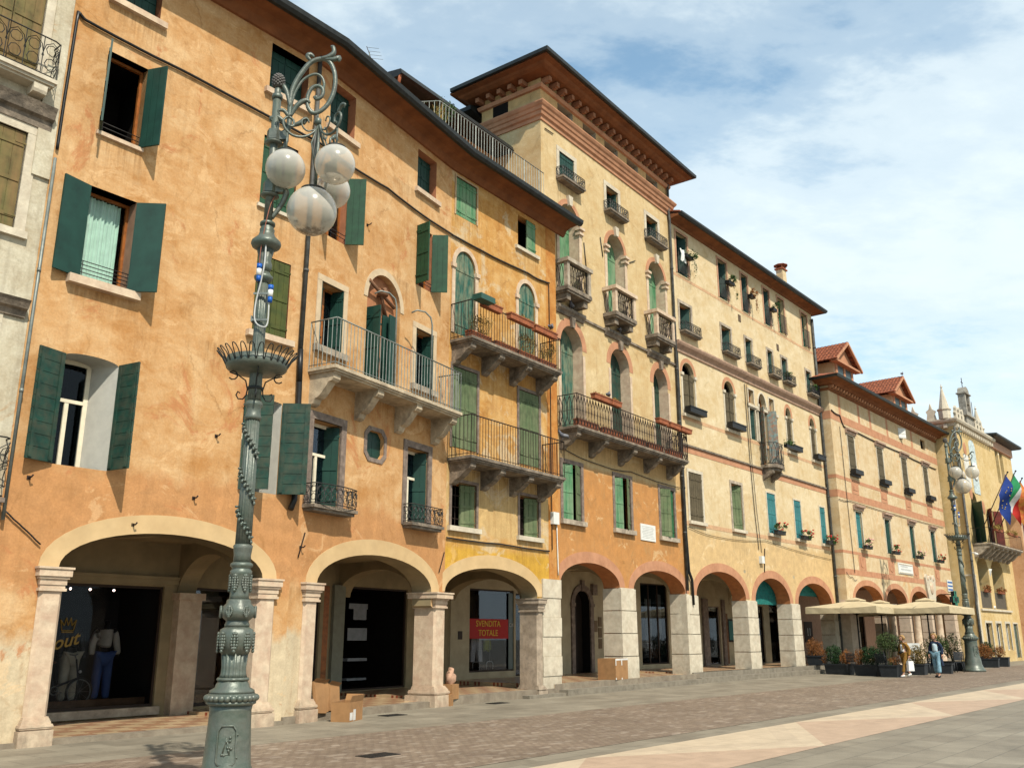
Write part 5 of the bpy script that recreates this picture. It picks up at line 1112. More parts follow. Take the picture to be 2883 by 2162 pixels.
shop('b','1R',2.2,3.6,.2,2.7); sh2=shop('b','2',-.02,2.75,.2,2.9,None,2.6,gl=False); shop('b','1R',4.3,5.0,.2,2.8)
sh3=shop('b','3',.98,3.32,.50,3.08,BLUEROOM); sh3b=shop('b','3',3.4,4.6,.32,3.0)
d4=ub('3',7.5)
HOLES['b3'].append((arch(ub('3',6.95),ub('3',8.02),.30,2.75,3.25,16),.5,1))
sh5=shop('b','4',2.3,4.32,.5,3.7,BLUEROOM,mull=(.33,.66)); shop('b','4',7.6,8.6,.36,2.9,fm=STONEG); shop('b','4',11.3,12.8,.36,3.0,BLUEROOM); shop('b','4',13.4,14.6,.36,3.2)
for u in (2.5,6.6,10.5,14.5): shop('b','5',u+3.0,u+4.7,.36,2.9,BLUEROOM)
for k in ORD:
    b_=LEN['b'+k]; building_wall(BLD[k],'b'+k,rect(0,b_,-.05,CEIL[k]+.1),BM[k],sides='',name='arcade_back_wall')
    i=ORD.index(k); s=MB(); a,d=line(k,.0); e=a+d*LEN[k]; z=CEIL[k]
    if k=='5': a=a
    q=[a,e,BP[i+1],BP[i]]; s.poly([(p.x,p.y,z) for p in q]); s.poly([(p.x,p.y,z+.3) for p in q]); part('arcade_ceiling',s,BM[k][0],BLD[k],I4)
    # beams across the arcade
    s=MB(); nb=max(2,int(LEN[k]/2.2))
    for j in range(1,nb):
        t=j/nb; A=q[0].lerp(q[1],t); Bq=q[3].lerp(q[2],t); dd=(q[1]-q[0]).normalized()*.09
        s.pxy([(A-dd)[:],(A+dd)[:],(Bq+dd)[:],(Bq-dd)[:]],z-.12,z)
    part('ceiling_beams',s,BM[k][0],BLD[k],I4)
# lintel mouldings, pilasters and wiring on the back wall
s=MB(); s.box(ub('1L',.9),LEN['b1L'],-.05,0,2.62,2.72); s.box(ub('1L',.9),LEN['b1L'],-.09,0,2.72,2.78); part('cornice',s,CREAMI,b1,'b1L')
s=MB(); s.box(ub('1L',.85),ub('1L',3.5),-.10,.0,.10,.25); part('shop_sill',s,STONE,b1,'b1L')
s=MB(); a=ub('1L',3.66); s.box(a,a+.52,-.22,0,.07,2.32); p_=part('pilaster',s,STONEP,b1,'b1L'); s=MB(); s.box(a-.05,a+.57,-.27,0,2.32,2.46); part('capital',s,STONEP,p_,'b1L')
def cross_arch(bld,P,Q,zs,za,ztop,w,m):
    "arch spanning the arcade from the front pier to the back wall"
    P=Vector(P); Q=Vector(Q); d=Q-P; Ln=d.length; M=Matrix.Translation((P.x,P.y,0))@Matrix.Rotation(math.atan2(d.y,d.x),4,'Z')
    s=MB(); s.wall([(0,zs),(0.02,zs)]+[(Ln/2-(Ln/2-.02)*math.cos(PI*i/16),zs+(za-zs)*math.sin(PI*i/16)) for i in range(1,16)]+[(Ln-.02,zs),(Ln,zs),(Ln,ztop),(0,ztop)],[],-w/2,.3)
    s.wall([(0,zs),(0.02,zs)]+[(Ln/2-(Ln/2-.02)*math.cos(PI*i/16),zs+(za-zs)*math.sin(PI*i/16)) for i in range(1,16)]+[(Ln-.02,zs),(Ln,zs),(Ln,ztop),(0,ztop)],[],w/2,.3)
    A=[(.02,zs)]+[(Ln/2-(Ln/2-.02)*math.cos(PI*i/16),zs+(za-zs)*math.sin(PI*i/16)) for i in range(1,16)]+[(Ln-.02,zs)]
    for (a,b),(c,e) in zip(A,A[1:]): s.poly([(a,-w/2,b),(c,-w/2,e),(c,w/2,e),(a,w/2,b)])
    part('cross_arch',s,m,bld,M)
def front(k,u,y): v=W(k,u,y); return (v.x,v.y)
def back(k,u): v=W('b'+k,ub(k,u),0); return (v.x,v.y)
cross_arch(b1,front('1L',3.8,.58),back('1L',3.92),2.35,3.2,3.46,.42,CREAMI)
cross_arch(b1,front('1R',5.3,.6),back('2',.0),2.6,3.25,3.46,.4,CREAMI)
cross_arch(b2,front('2',4.3,.6),back('3',.0),2.6,3.25,3.46,.4,CREAMI)
cross_arch(b3,front('3',4.7,.6),back('3',4.8),3.0,3.8,4.0,.4,MC['pale_arcade_render']); cross_arch(b3,front('3',9.2,.6),back('4',.4),3.0,3.8,4.0,.4,MC['pale_arcade_render'])
cross_arch(b4,front('4',5.2,.6),back('4',5.3),3.0,3.9,4.2,.4,MC['pale_arcade_render']); cross_arch(b4,front('4',9.6,.6),back('4',9.7),3.0,3.9,4.2,.4,MC['pale_arcade_render']); cross_arch(b4,front('4',14.3,.6),back('4',14.4),3.0,3.9,4.2,.4,MC['pale_arcade_render'])
# pilaster strips beside the second arch's dark doorway
s=MB(); a=ub('2',-.85); s.box(a,a+.2,-.10,0,.2,2.86); part('door_jamb',s,WOOD,b2,'b2')
s=MB(); a=ub('2',-.5); s.box(a,a+.42,-.14,0,.2,2.9); part('pilaster',s,mat('grey_green_render',(.20,.20,.15),.9,var=.1),b2,'b2')
s=MB(); a=ub('3',.0); s.box(a,a+.9,-.06,0,.2,3.1); pl=part('door_panel',s,MC['pale_arcade_render'],b2,'b3'); s=MB(); s.box(a+.35,a+.55,-.075,-.06,1.5,1.75); part('bell_panel',s,DARKW,pl,'b3')
# stone doorway in the first tower arch
s=MB(); a,b_=ub('3',6.95),ub('3',8.02); q=.22
A=arch(a,b_,0,2.75,3.25,16)[2:]; Bq=arch(a-q,b_+q,0,2.75,3.25+q,16)[2:]
for i in range(len(A)-1): s.pxz([A[i],Bq[i],Bq[i+1],A[i+1]],-.06,.0)
s.box(a-q,a,-.06,0,.3,2.75); s.box(b_,b_+q,-.06,0,.3,2.75); s.box(a-q-.03,a+.02,-.09,0,2.66,2.78); s.box(b_-.02,b_+q+.03,-.09,0,2.66,2.78); s.box((a+b_)/2-.1,(a+b_)/2+.1,-.1,0,3.22,3.62)
dr=part('door_surround',s,STONEG,b3,'b3'); s=MB(); s.box(a,b_,.35,.42,.3,3.3); part('door',s,mat('dark_brown_door',(.02,.013,.009),.5),dr,'b3')
s=MB()
for k,(u,z,h) in enumerate(((8.30,1.75,.42),(8.60,1.95,.35),(8.60,1.55,.35),(8.60,1.15,.35))): s.box(ub('3',u),ub('3',u+.22),-.03,0,z,z+h)
part('name_plates',s,mat('brass_brown_plate',(.16,.10,.05),.5,metal=.3),b3,'b3')
s=MB(); s.box(ub('3',8.1),ub('3',8.4),-.14,0,3.1,3.5); part('wall_lamp_box',s,STONEG,b3,'b3')
# curtains and glazing bars in the tower's second arch; notice boards and awning in the long house
s=MB()
for i in range(22): x=ub('4',3.9)+.016*i; s.box(x,x+.014,.3+.02*math.sin(i*1.9),.31+.02*math.sin(i*1.9),1.2+.02*i,3.3)
for i in range(14): x=ub('4',3.2)+.03*i; s.box(x,x+.028,.4+.02*math.sin(i*1.9),.41+.02*math.sin(i*1.9),1.3,3.1)
part('curtain',s,mat('grey_curtain',(.34,.34,.30),.9),sh5,'b4')
s=MB(); s.box(ub('4',9.2),ub('4',10.1),-.06,0,1.35,2.35); nb_=part('notice_board',s,BLACK,b4,'b4'); s=MB(); s.box(ub('4',9.28),ub('4',10.0),-.066,-.06,1.43,2.27); part('notice_sheet',s,mat('teal_notice',(.04,.18,.16),.5,var=.2),nb_,'b4')
s=MB(); s.box(ub('4',9.05),ub('4',9.2),-.05,0,.4,2.6); s.box(ub('4',10.15),ub('4',10.45),-.08,0,.4,3.0); part('door_panel',s,mat('brown_timber_panel',(.20,.10,.05),.7,var=.3),b4,'b4')
s=MB(); s.box(ub('4',7.0),ub('4',7.45),-.1,0,.3,3.2); s.box(ub('4',8.7),ub('4',8.95),-.1,0,.3,3.2); part('pilaster',s,STONEG,b4,'b4')
for a,b_,zb,lab in ((5.74,9.14,2.92,'teal ribbed blind filling the middle arch top'),(10.1,14.0,3.42,None)):
    s=MB(); k=0; z=zb+.16
    while z<4.15: s.box(a,b_,.64+.012*(k%2),.665+.012*(k%2),z,z+.062); z+=.064; k+=1
    s.box(a,b_,.63,.645,zb,zb+.155)
    part('awning',s,mat('teal_awning_cloth',(.01,.16,.14),.8,var=.25),b4,'4',lab)
s=MB(); s.box(ub('4',17.2)-1.9,ub('4',17.2)-1.0,-.9,-.86,1.3,2.3); bd=part('sign_board',s,mat('dark_brown_board',(.05,.025,.018),.6),b4,'b4'); text_part('lettering','11',.5,WHITE,bd,'b4',ub('4',17.2)-1.45,-.905,1.78,bold=.012)
# ------------------------------------------------ the green cast-iron lamp posts
LG=mat('lamp_green_paint',(.14,.152,.125),.42,metal=.2,spec=.5,var=.2,vs=5,bump=.25,bs=18,dirt=(.05,.085,.065),dirt_amt=.7,dscale=5)
LGD=mat('lamp_dark_ironwork',(.022,.024,.022),.6,var=.3)
def globe_mat():
    m=bpy.data.materials.new('frosted_globe_glass'); m.use_nodes=True; t=m.node_tree; b=t.nodes['Principled BSDF']
    b.inputs['Roughness'].default_value=.22; b.inputs['Specular IOR Level'].default_value=.6; b.inputs['Subsurface Weight'].default_value=.0; b.inputs['Coat Weight'].default_value=.3
    co=nd(t,'ShaderNodeTexCoord').outputs['Object']; sp=nd(t,'ShaderNodeSeparateXYZ'); t.links.new(co,sp.inputs[0])
    c=ramp(t,noise(t,co,5,5,.6),[(.3,(.56,.53,.46)),(.7,(.62,.59,.52))])
    d=ramp(t,mathn(t,'ADD',mathn(t,'MULTIPLY',sp.outputs[2],-1.6),mathn(t,'MULTIPLY',noise(t,co,9,5,.7),.8)),[(.80,0.),(.94,.85)])
    c=mix(t,d,c,(.10,.075,.05)); t.links.new(c,b.inputs['Base Color'])
    tr=nd(t,'ShaderNodeBsdfTransparent'); tr.inputs[0].default_value=(.85,.80,.72,1); lw=nd(t,'ShaderNodeLayerWeight'); lw.inputs[0].default_value=.25
    ms=nd(t,'ShaderNodeMixShader'); t.links.new(mathn(t,'MULTIPLY',mathn(t,'SUBTRACT',1.,lw.outputs['Facing']),mathn(t,'MULTIPLY',mathn(t,'SUBTRACT',1.,d),.58)),ms.inputs[0]); t.links.new(b.outputs[0],ms.inputs[1]); t.links.new(tr.outputs[0],ms.inputs[2]); t.links.new(ms.outputs[0],t.nodes['Material Output'].inputs[0]); return m
GLOBE=globe_mat()
def lamp_post(label,M,gr):
    t=thing('street_lamp',label,'street lamp',M,'cast iron lamp posts of the square')
    flute=lambda n,a: (lambda k,z: 1-a*(.5+.5*math.cos(2*PI*n*k)))
    s=MB(); s.lathe([(.46,-.51),(.46,-.42),(.40,-.38),(.34,-.2),(.315,.02),(.285,.10),(.268,.35),(.256,.56),(.250,.72),(.262,.78)],seg=40)
    s.lathe([(.262,.78),(.30,.80),(.30,.83)],seg=40); base=part('base',s,LG,t)
    s=MB()
    for i in range(26): a=2*PI*i/26; s.ball((.292*math.cos(a),.292*math.sin(a),.868),.045,8,6,(1,1,.95))
    s.lathe([(.28,.82),(.30,.87),(.28,.92)],seg=32); part('bead_ring',s,LG,base)
    # small door with relief
    s=MB(); T=Matrix.Rotation(R(12),4,'Z'); s.M=T
    fr_=[(-.085,.12),(.085,.12),(.11,.16),(.11,.50),(.07,.56),(-.07,.56),(-.11,.50),(-.11,.16)]
    def onr(x,z,o): rr=.262+(.56-z)*.03+o; a=-PI/2+x/.27; return (rr*math.cos(a),rr*math.sin(a),z)
    s.tube([onr(x,z,.008) for x,z in fr_+fr_[:1]],.011,6)
    for k in range(10): s.ball(onr(rnd.uniform(-.06,.06),rnd.uniform(.22,.46),.004),.018,6,5)
    s.tube([onr(-.04,.24,.006),onr(0,.42,.006),(onr(.04,.24,.006))],.012,5); s.tube([onr(-.05,.24,.006),onr(.05,.24,.006)],.01,5); s.tube([onr(.115,.2,.01),onr(.135,.2,.012)],.012,5); s.tube([onr(.115,.46,.01),onr(.135,.46,.012)],.012,5)
    part('hatch_door',s,LG,base)
    s=MB()
    s.lathe([(.275,.92),(.27,.955),(.21,.99),(.20,1.03),(.185,1.05),(.175,1.07)],seg=32)
    s.lathe([(.185,1.065),(.20,1.085),(.185,1.105)],seg=36,mod=lambda k,z:1+.04*math.cos(2*PI*26*k))
    s.lathe([(.17,1.105),(.155,1.15),(.150,1.22),(.165,1.40)],seg=72,mod=flute(18,.10)); s.lathe([(.165,1.38),(.20,1.50),(.215,1.60),(.20,1.68),(.15,1.71)],seg=36,mod=lambda k,z:1+.035*math.cos(2*PI*8*k))
    s.lathe([(.15,1.71),(.155,1.74),(.14,1.77),(.14,1.79)],seg=28)
    s.lathe([(.13,1.78),(.19,1.83),(.21,1.89),(.19,1.96),(.15,2.0),(.15,2.03),(.135,2.05)],seg=40,mod=lambda k,z:1+.03*math.cos(2*PI*6*k))
    s.lathe([(.125,2.04),(.118,2.10),(.122,2.33),(.135,2.36),(.14,2.40),(.12,2.42),(.118,2.44),(.142,2.46),(.142,2.49),(.118,2.51)],seg=28)
    s.lathe([(.112,2.50),(.108,2.60),(.118,2.68),(.124,2.72),(.105,2.74)],seg=28)
    ur=part('urn_pedestal',s,LG,t); s=MB()
    for n,z0,z1,r in ((8,1.42,1.63,.21),(6,1.84,1.95,.205),(6,2.16,2.34,.125)):
        for i in range(n):
            a=2*PI*(i+.25)/n
            for j in range(7):
                q=j/6; w_=.045*math.sin(PI*(q*.8+.15)); z=z1-(z1-z0)*q
                for sg in (-1,0,1): s.ball(((r+.004)*math.cos(a+sg*w_/r*.8),(r+.004)*math.sin(a+sg*w_/r*.8),z),.017 if sg else .021,6,5,(1,1,1.2))
    part('acanthus_relief',s,LG,ur)
    s=MB(); s.lathe([(.104,2.72),(.098,3.4),(.092,4.40)],seg=80,mod=flute(16,.09)); s.lathe([(.10,4.38),(.115,4.42),(.10,4.45),(.095,4.55),(.115,4.58),(.115,4.61),(.10,4.64)],seg=28); s.lathe([(.092,4.62),(.086,5.0),(.080,5.8),(.076,6.36)],seg=80,mod=flute(16,.09))
    sh=part('shaft',s,LG,t)
    s=MB()
    for zc in (2.85,3.35,3.95):
        P=[]
        for j in range(16): a=-2.6+j*.16; P.append((.108*math.cos(a),.108*math.sin(a),zc+.34-.028*j))
        s.tube(P,[.012+.006*math.sin(j) for j in range(16)],5)
        for j in range(0,16,2): p=Vector(P[j]); s.ball(p+Vector((p.x*.12,p.y*.12,.03*(-1)**j)),.028,6,5,(1,1,.6)); s.ball(p+Vector((p.x*.1,p.y*.1,-.035)),.02,6,5,(1,1,1.4))
    part('vine_relief',s,LG,sh)
    # dish with wire loops
    s=MB(); s.lathe([(.08,5.02),(.36,5.06),(.40,5.09),(.41,5.14),(.40,5.23),(.385,5.23),(.385,5.12),(.08,5.10)],seg=40); dish=part('flower_dish',s,LG,t)
    s=MB()
    for i in range(26):
        a=2*PI*i/26; P=[]
        for j in range(9):
            q=-1+2*j/8; w_=.038*q*(1.0 if abs(q)>.9 else 1.0); h=.19*(1-abs(q)**3); r=.405+.13*(h/.19)**1.5
            P.append((r*math.cos(a+w_/.41*1.15),r*math.sin(a+w_/.41*1.15),5.13+h))
        s.tube(P,.0075,5,False)
    part('wire_loops',s,LGD,dish); s=MB()
    for i in range(4):
        a=2*PI*i/4+.35; ca,sa=math.cos(a),math.sin(a)
        P=[(.30+.06*math.cos(k*.7),5.0+.06*math.sin(k*.7)-.02) for k in range(8,0,-1)]+[(.22,4.98),(.13,4.92),(.10,4.80),(.11,4.72),(.15,4.66),(.21,4.66),(.24,4.71),(.22,4.76),(.19,4.74)]
        s.tube([(x*ca,x*sa,z) for x,z in P],.010,5,False)
    s.lathe([(.10,4.80),(.11,4.81),(.11,4.83),(.10,4.84)],seg=20); part('scroll_braces',s,LGD,dish)
    s=MB(); s.lathe([(.085,6.34),(.125,6.40),(.13,6.43),(.10,6.46),(.075,6.50)],seg=28); s.lathe([(.075,6.5),(.10,6.56),(.105,6.62),(.085,6.68),(.12,6.84)],seg=48,mod=flute(12,.06)); s.lathe([(.12,6.84),(.19,6.88),(.208,6.92),(.20,6.96),(.12,7.04),(.10,7.10),(.105,7.14),(.085,7.18),(.085,7.23)],seg=28)
    s.lathe([(.105,7.21),(.105,7.25),(.08,7.27)],seg=20); part('bell_collar',s,LG,t)
    s=MB(); s.lathe([(.062,7.24),(.056,8.2),(.060,9.28)],seg=24); s.lathe([(.075,9.24),(.082,9.27),(.075,9.31),(.045,9.33),(.05,9.39),(.04,9.43)],seg=20); pl=part('upper_pole',s,LG,t)
    s=MB(); s.ball((0,0,9.535),.085,12,8,(1,1,1.35))
    for j in range(9):
        z=9.46+j*.022; r=.085*math.sqrt(max(.05,1-((z-9.535)/.118)**2))
        for i in range(9): a=2*PI*(i+.5*(j%2))/9; s.ball((r*math.cos(a),r*math.sin(a),z),.021,5,4)
    part('pine_cone_finial',s,mat('pine_cone_iron',(.12,.11,.10),.6,metal=.2,var=.3),pl)
    for z in (7.78,8.62):
      s=MB(); s.lathe([(.07,z-.09),(.11,z-.07),(.11,z+.09),(.07,z+.11)],seg=6,smooth=False); s.box(.05,.20,-.045,.045,z-.06,z+.07); s.lathe([(.09,z-.13),(.135,z-.11),(.12,z-.09)],seg=12)
      part('clamp',s,LG,pl)
    # scrolled arm (a spiral of tapering round bar in the plane of the arm)
    yk=lambda x: x*.11
    arm=[(.06,8.67),(.14,8.70),(.195,8.80),(.194,9.02),(.194,9.31),(.238,9.512),(.328,9.716),(.457,9.906),(.62,9.972),(.739,9.906),(.814,9.701),(.814,9.454),(.749,9.238),(.643,9.095),(.533,9.046),(.451,9.138),(.435,9.31),(.483,9.454),(.57,9.505),(.649,9.454),(.642,9.339),(.57,9.281),(.535,9.324)]
    def smoothp(P,n=4):
        out=[]
        for i in range(len(P)-1):
            p0=Vector(P[max(i-1,0)]);p1=Vector(P[i]);p2=Vector(P[i+1]);p3=Vector(P[min(i+2,len(P)-1)])
            for k in range(n):
                q=k/n; out.append(.5*((2*p1)+(-p0+p2)*q+(2*p0-5*p1+4*p2-p3)*q*q+(-p0+3*p1-3*p2+p3)*q**3))
        out.append(Vector(P[-1])); return out
    s=MB(); P=smoothp([(x,yk(x),z) for x,z in arm]); n=len(P); s.tube(P,[.042-.016*(i/n) for i in range(n)],10); s.ball((.56,yk(.56),9.31),.035,8,6)
    P=smoothp([(x,yk(x),z) for x,z in [(.215,9.2),(.228,9.281),(.269,9.425),(.36,9.599),(.507,9.701),(.611,9.672),(.662,9.555),(.65,9.425)]]); s.tube(P,.020,8)
    P=smoothp([(x,yk(x),z) for x,z in [(.10,7.80),(.22,7.76),(.20,7.62),(.13,7.47),(.05,7.33)]]); s.tube(P,[.05-.02*i/len(P) for i in range(len(P))],8)
    P=smoothp([(x,yk(x),z) for x,z in [(.195,8.86),(.15,8.5),(.16,8.1),(.20,7.78)]]); s.tube(P,.022,8)
    s.tube([(.60,yk(.6),9.06),(.605,yk(.6),8.94)],.012,6)
    ar=part('scroll_arm',s,LG,t)
    s=MB()     # leaves on the arm
    for P in ([(.60,9.97),(.70,10.0),(.78,10.07),(.77,10.17),(.73,10.18)],[(.46,9.91),(.40,9.98),(.44,10.02),(.50,9.98)],[(.66,9.96),(.78,9.96),(.87,10.0),(.86,9.93)],[(.20,9.1),(.14,9.35),(.08,9.46),(.10,9.38)],[(.21,8.95),(.30,9.15),(.42,9.24),(.48,9.20)],[(.17,8.8),(.05,8.93),(-.06,8.90),(-.02,8.86)],[(.24,8.8),(.36,8.86),(.44,8.93),(.41,8.84)]):
        P=smoothp([(x,yk(x)-.02,z) for x,z in P]); s.tube(P,[.034*math.sin(PI*(.15+.8*i/len(P)))+.004 for i in range(len(P))],6)
    part('acanthus_leaf',s,LG,ar)
    C=Vector((.63,.07,0))      # hanging crown with its four globes
    s=MB(); s.lathe([(.05,8.86),(.05,8.95),(.02,8.97)],(C.x-.02,C.y,0),10)
    for q in range(3):
        a=R((203,318,75)[q]); d=Vector((math.cos(a),math.sin(a),0))
        prof=[(0,8.90),(.06,8.74),(.20,8.62),(.36,8.60),(.48,8.68),(.52,8.80),(.46,8.88),(.38,8.85),(.37,8.76),(.42,8.74)]
        P=smoothp([tuple(C+d*x+Vector((0,0,z))) for x,z in prof]); s.tube(P,[.019]*len(P),7)
        P=smoothp([tuple(C+d*x+Vector((0,0,z))) for x,z in [(.04,8.78),(.16,8.72),(.24,8.78),(.25,8.88),(.18,8.92),(.15,8.86)]]); s.tube(P,.012,6)
        P=smoothp([tuple(C+d*x+Vector((0,0,z))) for x,z in [(.44,8.88),(.52,8.97),(.60,8.95),(.58,8.90)]]); s.tube(P,[.022,.03,.03,.028,.03,.028,.026,.02,.02,.015,.01,.01,.008][:len(P)],6)
        s.tube([tuple(C+d*.45+Vector((0,0,8.62))),tuple(C+d*.45+Vector((0,0,8.34)))],.016,6)
    s.tube([tuple(C+Vector((0,0,8.9))),tuple(C+Vector((0,0,7.84)))],.022,7)
    for a in (0,2.1,4.2): s.tube([tuple(C+Vector((.02*math.cos(a),.02*math.sin(a),8.85))),tuple(C+Vector((.14*math.cos(a),.14*math.sin(a),8.5))),tuple(C+Vector((.03*math.cos(a),.03*math.sin(a),8.1)))],.012,5)
    cr=part('hanging_crown',s,LG,t)
    def globe(p,r):
        s=MB(); s.ball((0,0,0),r,40,26); Mg=wm(t)@Matrix.Translation(p); g=part('globe',s,GLOBE,t,Mg)
        s=MB(); s.lathe([(r*.55,r*.84),(r*.50,r*.95),(r*.30,r*1.05),(r*.12,r*1.09),(.02,r*1.12)],seg=28); part('globe_cap',s,LGD,g,Mg)
    for q,rr in zip(range(3),(.28,.285,.27)):
        a=R((203,318,75)[q]); globe(C+Vector((math.cos(a),math.sin(a),0))*(.44 if q<2 else .52)+Vector((0,0,8.05)),rr)
    globe(C+Vector((-.03,0,7.47)),.355)
    if gr:
        s=MB(); P=smoothp([(.03,-.12,7.0),(.04,-.14,6.6),(.0,-.12,6.3),(-.05,-.11,6.0),(-.04,-.12,5.75),(.06,-.12,5.66),(.13,-.10,5.72),(.12,-.09,6.15)]); s.tube(P,.012,6); part('grey_cable',s,mat('pale_grey_cable',(.5,.5,.48),.6),pl)
        s=MB(); P=smoothp([(.10,-.02,7.7),(.04,-.07,7.5),(.0,-.13,7.1),(-.03,-.14,6.75),(-.03,-.13,6.5)]); s.tube(P,.007,5); part('red_cable',s,mat('dull_red_cable',(.30,.10,.06),.6),pl)
        for x,z,y in ((-.03,6.42,-.135),(.14,6.12,-.10)):
            s=MB(); s.lathe([(.032,0),(.032,.08)],(x,y,z-.1),10); s.lathe([(.038,0),(.038,.07)],(x,y,z+.08),10); pg=part('blue_plug',s,mat('plug_blue',(.01,.10,.42),.4),pl); s=MB(); s.lathe([(.036,0),(.036,.10)],(x,y,z-.02),10); part('plug_sleeve',s,WHITE,pg)
        s=MB(); s.box(-.10,.13,-.115,-.095,5.75,5.78); s.box(-.10,-.08,-.12,.1,5.74,5.82); s.box(-.09,.12,-.12,-.10,6.13,6.16); part('strap',s,GALV,pl)
    return t
lp=lamp_post('tall green cast iron lamp post with four globes, nearest one, before the orange house',Matrix.Translation((-2.637,9.12,.384))@Matrix.Scale(.76,4),True)
lp2=copy_tree(lp); lp2.matrix_basis=Matrix.Translation((21.6,45.0,.555))@Matrix.Rotation(R(4),4,'Z')@Matrix.Scale(1.095,4); lp2['label']='distant cast iron lamp post beside the parasols, in front of the yellow hall'
# ------------------------------------------------ foliage helper
def leaves(mb,c,rad,n,size,seed=0,shell=.5,droop=0,clump=6):
    r=random.Random(seed); cs=[]
    for _ in range(max(3,n//60)):
        while True:
            p=Vector((r.uniform(-1,1),r.uniform(-1,1),r.uniform(-1,1)))
            if .2<p.length<1: break
        cs.append(p)
    for _ in range(n):
        if r.random()<.72: p=cs[r.randrange(len(cs))]+Vector((r.gauss(0,.2),r.gauss(0,.2),r.gauss(0,.2)))
        else:
            p=Vector((r.gauss(0,1),r.gauss(0,1),r.gauss(0,1))).normalized()*r.uniform(shell,1.05)
        if p.length>1.15: p=p.normalized()*1.1
        q=Vector(c)+Vector((p.x*rad[0],p.y*rad[1],p.z*rad[2])); s_=size*r.uniform(.6,1.3)
        M=Euler((r.uniform(0,6.3),r.uniform(0,6.3),r.uniform(0,6.3))).to_matrix()
        pts=[Vector((-s_*.5,0,0)),Vector((0,-s_*.25,s_*.08)),Vector((s_*.5,0,0)),Vector((0,s_*.25,s_*.08))]
        mb.poly([q+M@v for v in pts])
def twig(mb,p0,p1,n,seed,r0=.008):
    r=random.Random(seed)
    for _ in range(n):
        a=Vector(p0)+Vector((r.uniform(-.05,.05),r.uniform(-.05,.05),0)); b=Vector(p1)+Vector((r.uniform(-.25,.25),r.uniform(-.2,.2),r.uniform(-.15,.1)))
        mb.tube([a,a.lerp(b,.5)+Vector((r.uniform(-.05,.05),r.uniform(-.05,.05),.04)),b],[r0,r0*.7,r0*.3],4,False)
# ------------------------------------------------ terracotta troughs on the balconies
def trough(fr,u,y,z,w_,lab,grp,h=.17,d=.18,plant=None,seed=0,m=None):
    M=MF(fr)@Matrix.Translation((u,y,z)); t=thing('plant_trough',lab,'plant trough',M,grp)
    s=MB(); s.pyz([(-d*.42,0),(d*.42,0),(d*.5,h-.03),(-d*.5,h-.03)],-w_/2,w_/2); s.box(-w_/2-.015,w_/2+.015,-d*.5-.015,d*.5+.015,h-.035,h); part('pot',s,m or TERRA,t)
    if plant=='dry': 
        s=MB()
        for k in range(8): twig(s,(-w_/2+.1+(w_-.2)*k/7,0,h),(-w_/2+.05+(w_-.1)*k/7,-.08,h+.5),4,seed+k,.007)
        leaves(s,(0,-.05,h+.32),(w_*.45,.15,.28),260,.06,seed); part('dry_plant',s,LEAFY,t)
    elif plant=='low': s=MB(); leaves(s,(0,0,h+.02),(w_*.45,.09,.08),70,.07,seed); part('plant',s,LEAFY,t)
    elif plant=='flowers':
        s=MB(); leaves(s,(0,-.05,h+.10),(w_*.55,.20,.22),200,.09,seed); part('foliage',s,LEAF,t)
        s=MB()
        r=random.Random(seed)
        for k in range(12):
            p=(r.uniform(-w_*.5,w_*.55),r.uniform(-.25,0),h+r.uniform(-.05,.36)); s.ball(p,.045,6,5,(1,1,.7))
        part('blossoms',s,(RED,PINKF)[seed%2],t)
    return t
G1='terracotta troughs on the yellow house balconies'; G2='terracotta troughs on the tower house balcony'
for i,(u,y,z,w_,pl_,lab) in enumerate(((.55,-.55,9.17,.9,'dry','terracotta trough with yellow twigs at the near left end of the upper balcony'),(1.7,-.55,9.17,.95,'low','terracotta trough on the upper balcony floor, second from the left'),(2.75,-.55,9.17,.9,'dry','terracotta trough with yellow twigs between the arched windows'),(3.75,-.55,9.17,.85,'dry','terracotta trough with yellow twigs at the far right end of the upper balcony'),
   (.75,-.82,10.02,.8,'low','small trough hung on the upper balcony rail above the dry bush'),(2.1,-.82,10.02,1.1,'low','long trough hung on the upper balcony rail beside the first arched shutter'),(3.3,-.82,10.0,1.1,'low','long trough hung on the upper balcony rail beside the second arched shutter'))):
    trough('2',u,y,z,w_,lab,G1,plant=pl_,seed=i+3)
for i,(u,y,z,w_,pl_,lab) in enumerate(((1.55,-.55,7.82,1.2,None,'large terracotta trough on the tower balcony floor, nearest the yellow house'),(3.1,-.55,7.82,1.2,None,'large terracotta trough on the tower balcony floor left of the middle arched door'),(4.6,-.55,7.82,1.3,None,'large terracotta trough on the tower balcony floor right of the middle arched door'),(6.0,-.55,7.82,1.1,None,'large terracotta trough on the tower balcony floor before the right arched door'),(7.5,-.55,7.82,1.1,None,'large terracotta trough on the tower balcony floor at its far end'),
   (2.1,-.80,8.80,1.0,'low','terracotta trough on the tower balcony rail beside the left arched door'),(2.95,-.80,8.80,.6,'low','short terracotta trough on the tower balcony rail left of centre'),(6.2,-.80,8.80,.7,None,'terracotta trough on the tower balcony rail before the right arched door'),(7.1,-.80,8.80,.8,None,'terracotta trough on the tower balcony rail, second from its right end'),(8.0,-.80,8.80,.8,None,'terracotta trough overhanging the right end of the tower balcony rail'))):
    trough('3',u,y,z,w_,lab,G2,plant=pl_,seed=i+20,h=.24 if i<5 else .17)
G3='flower boxes under the blue and green shutters'
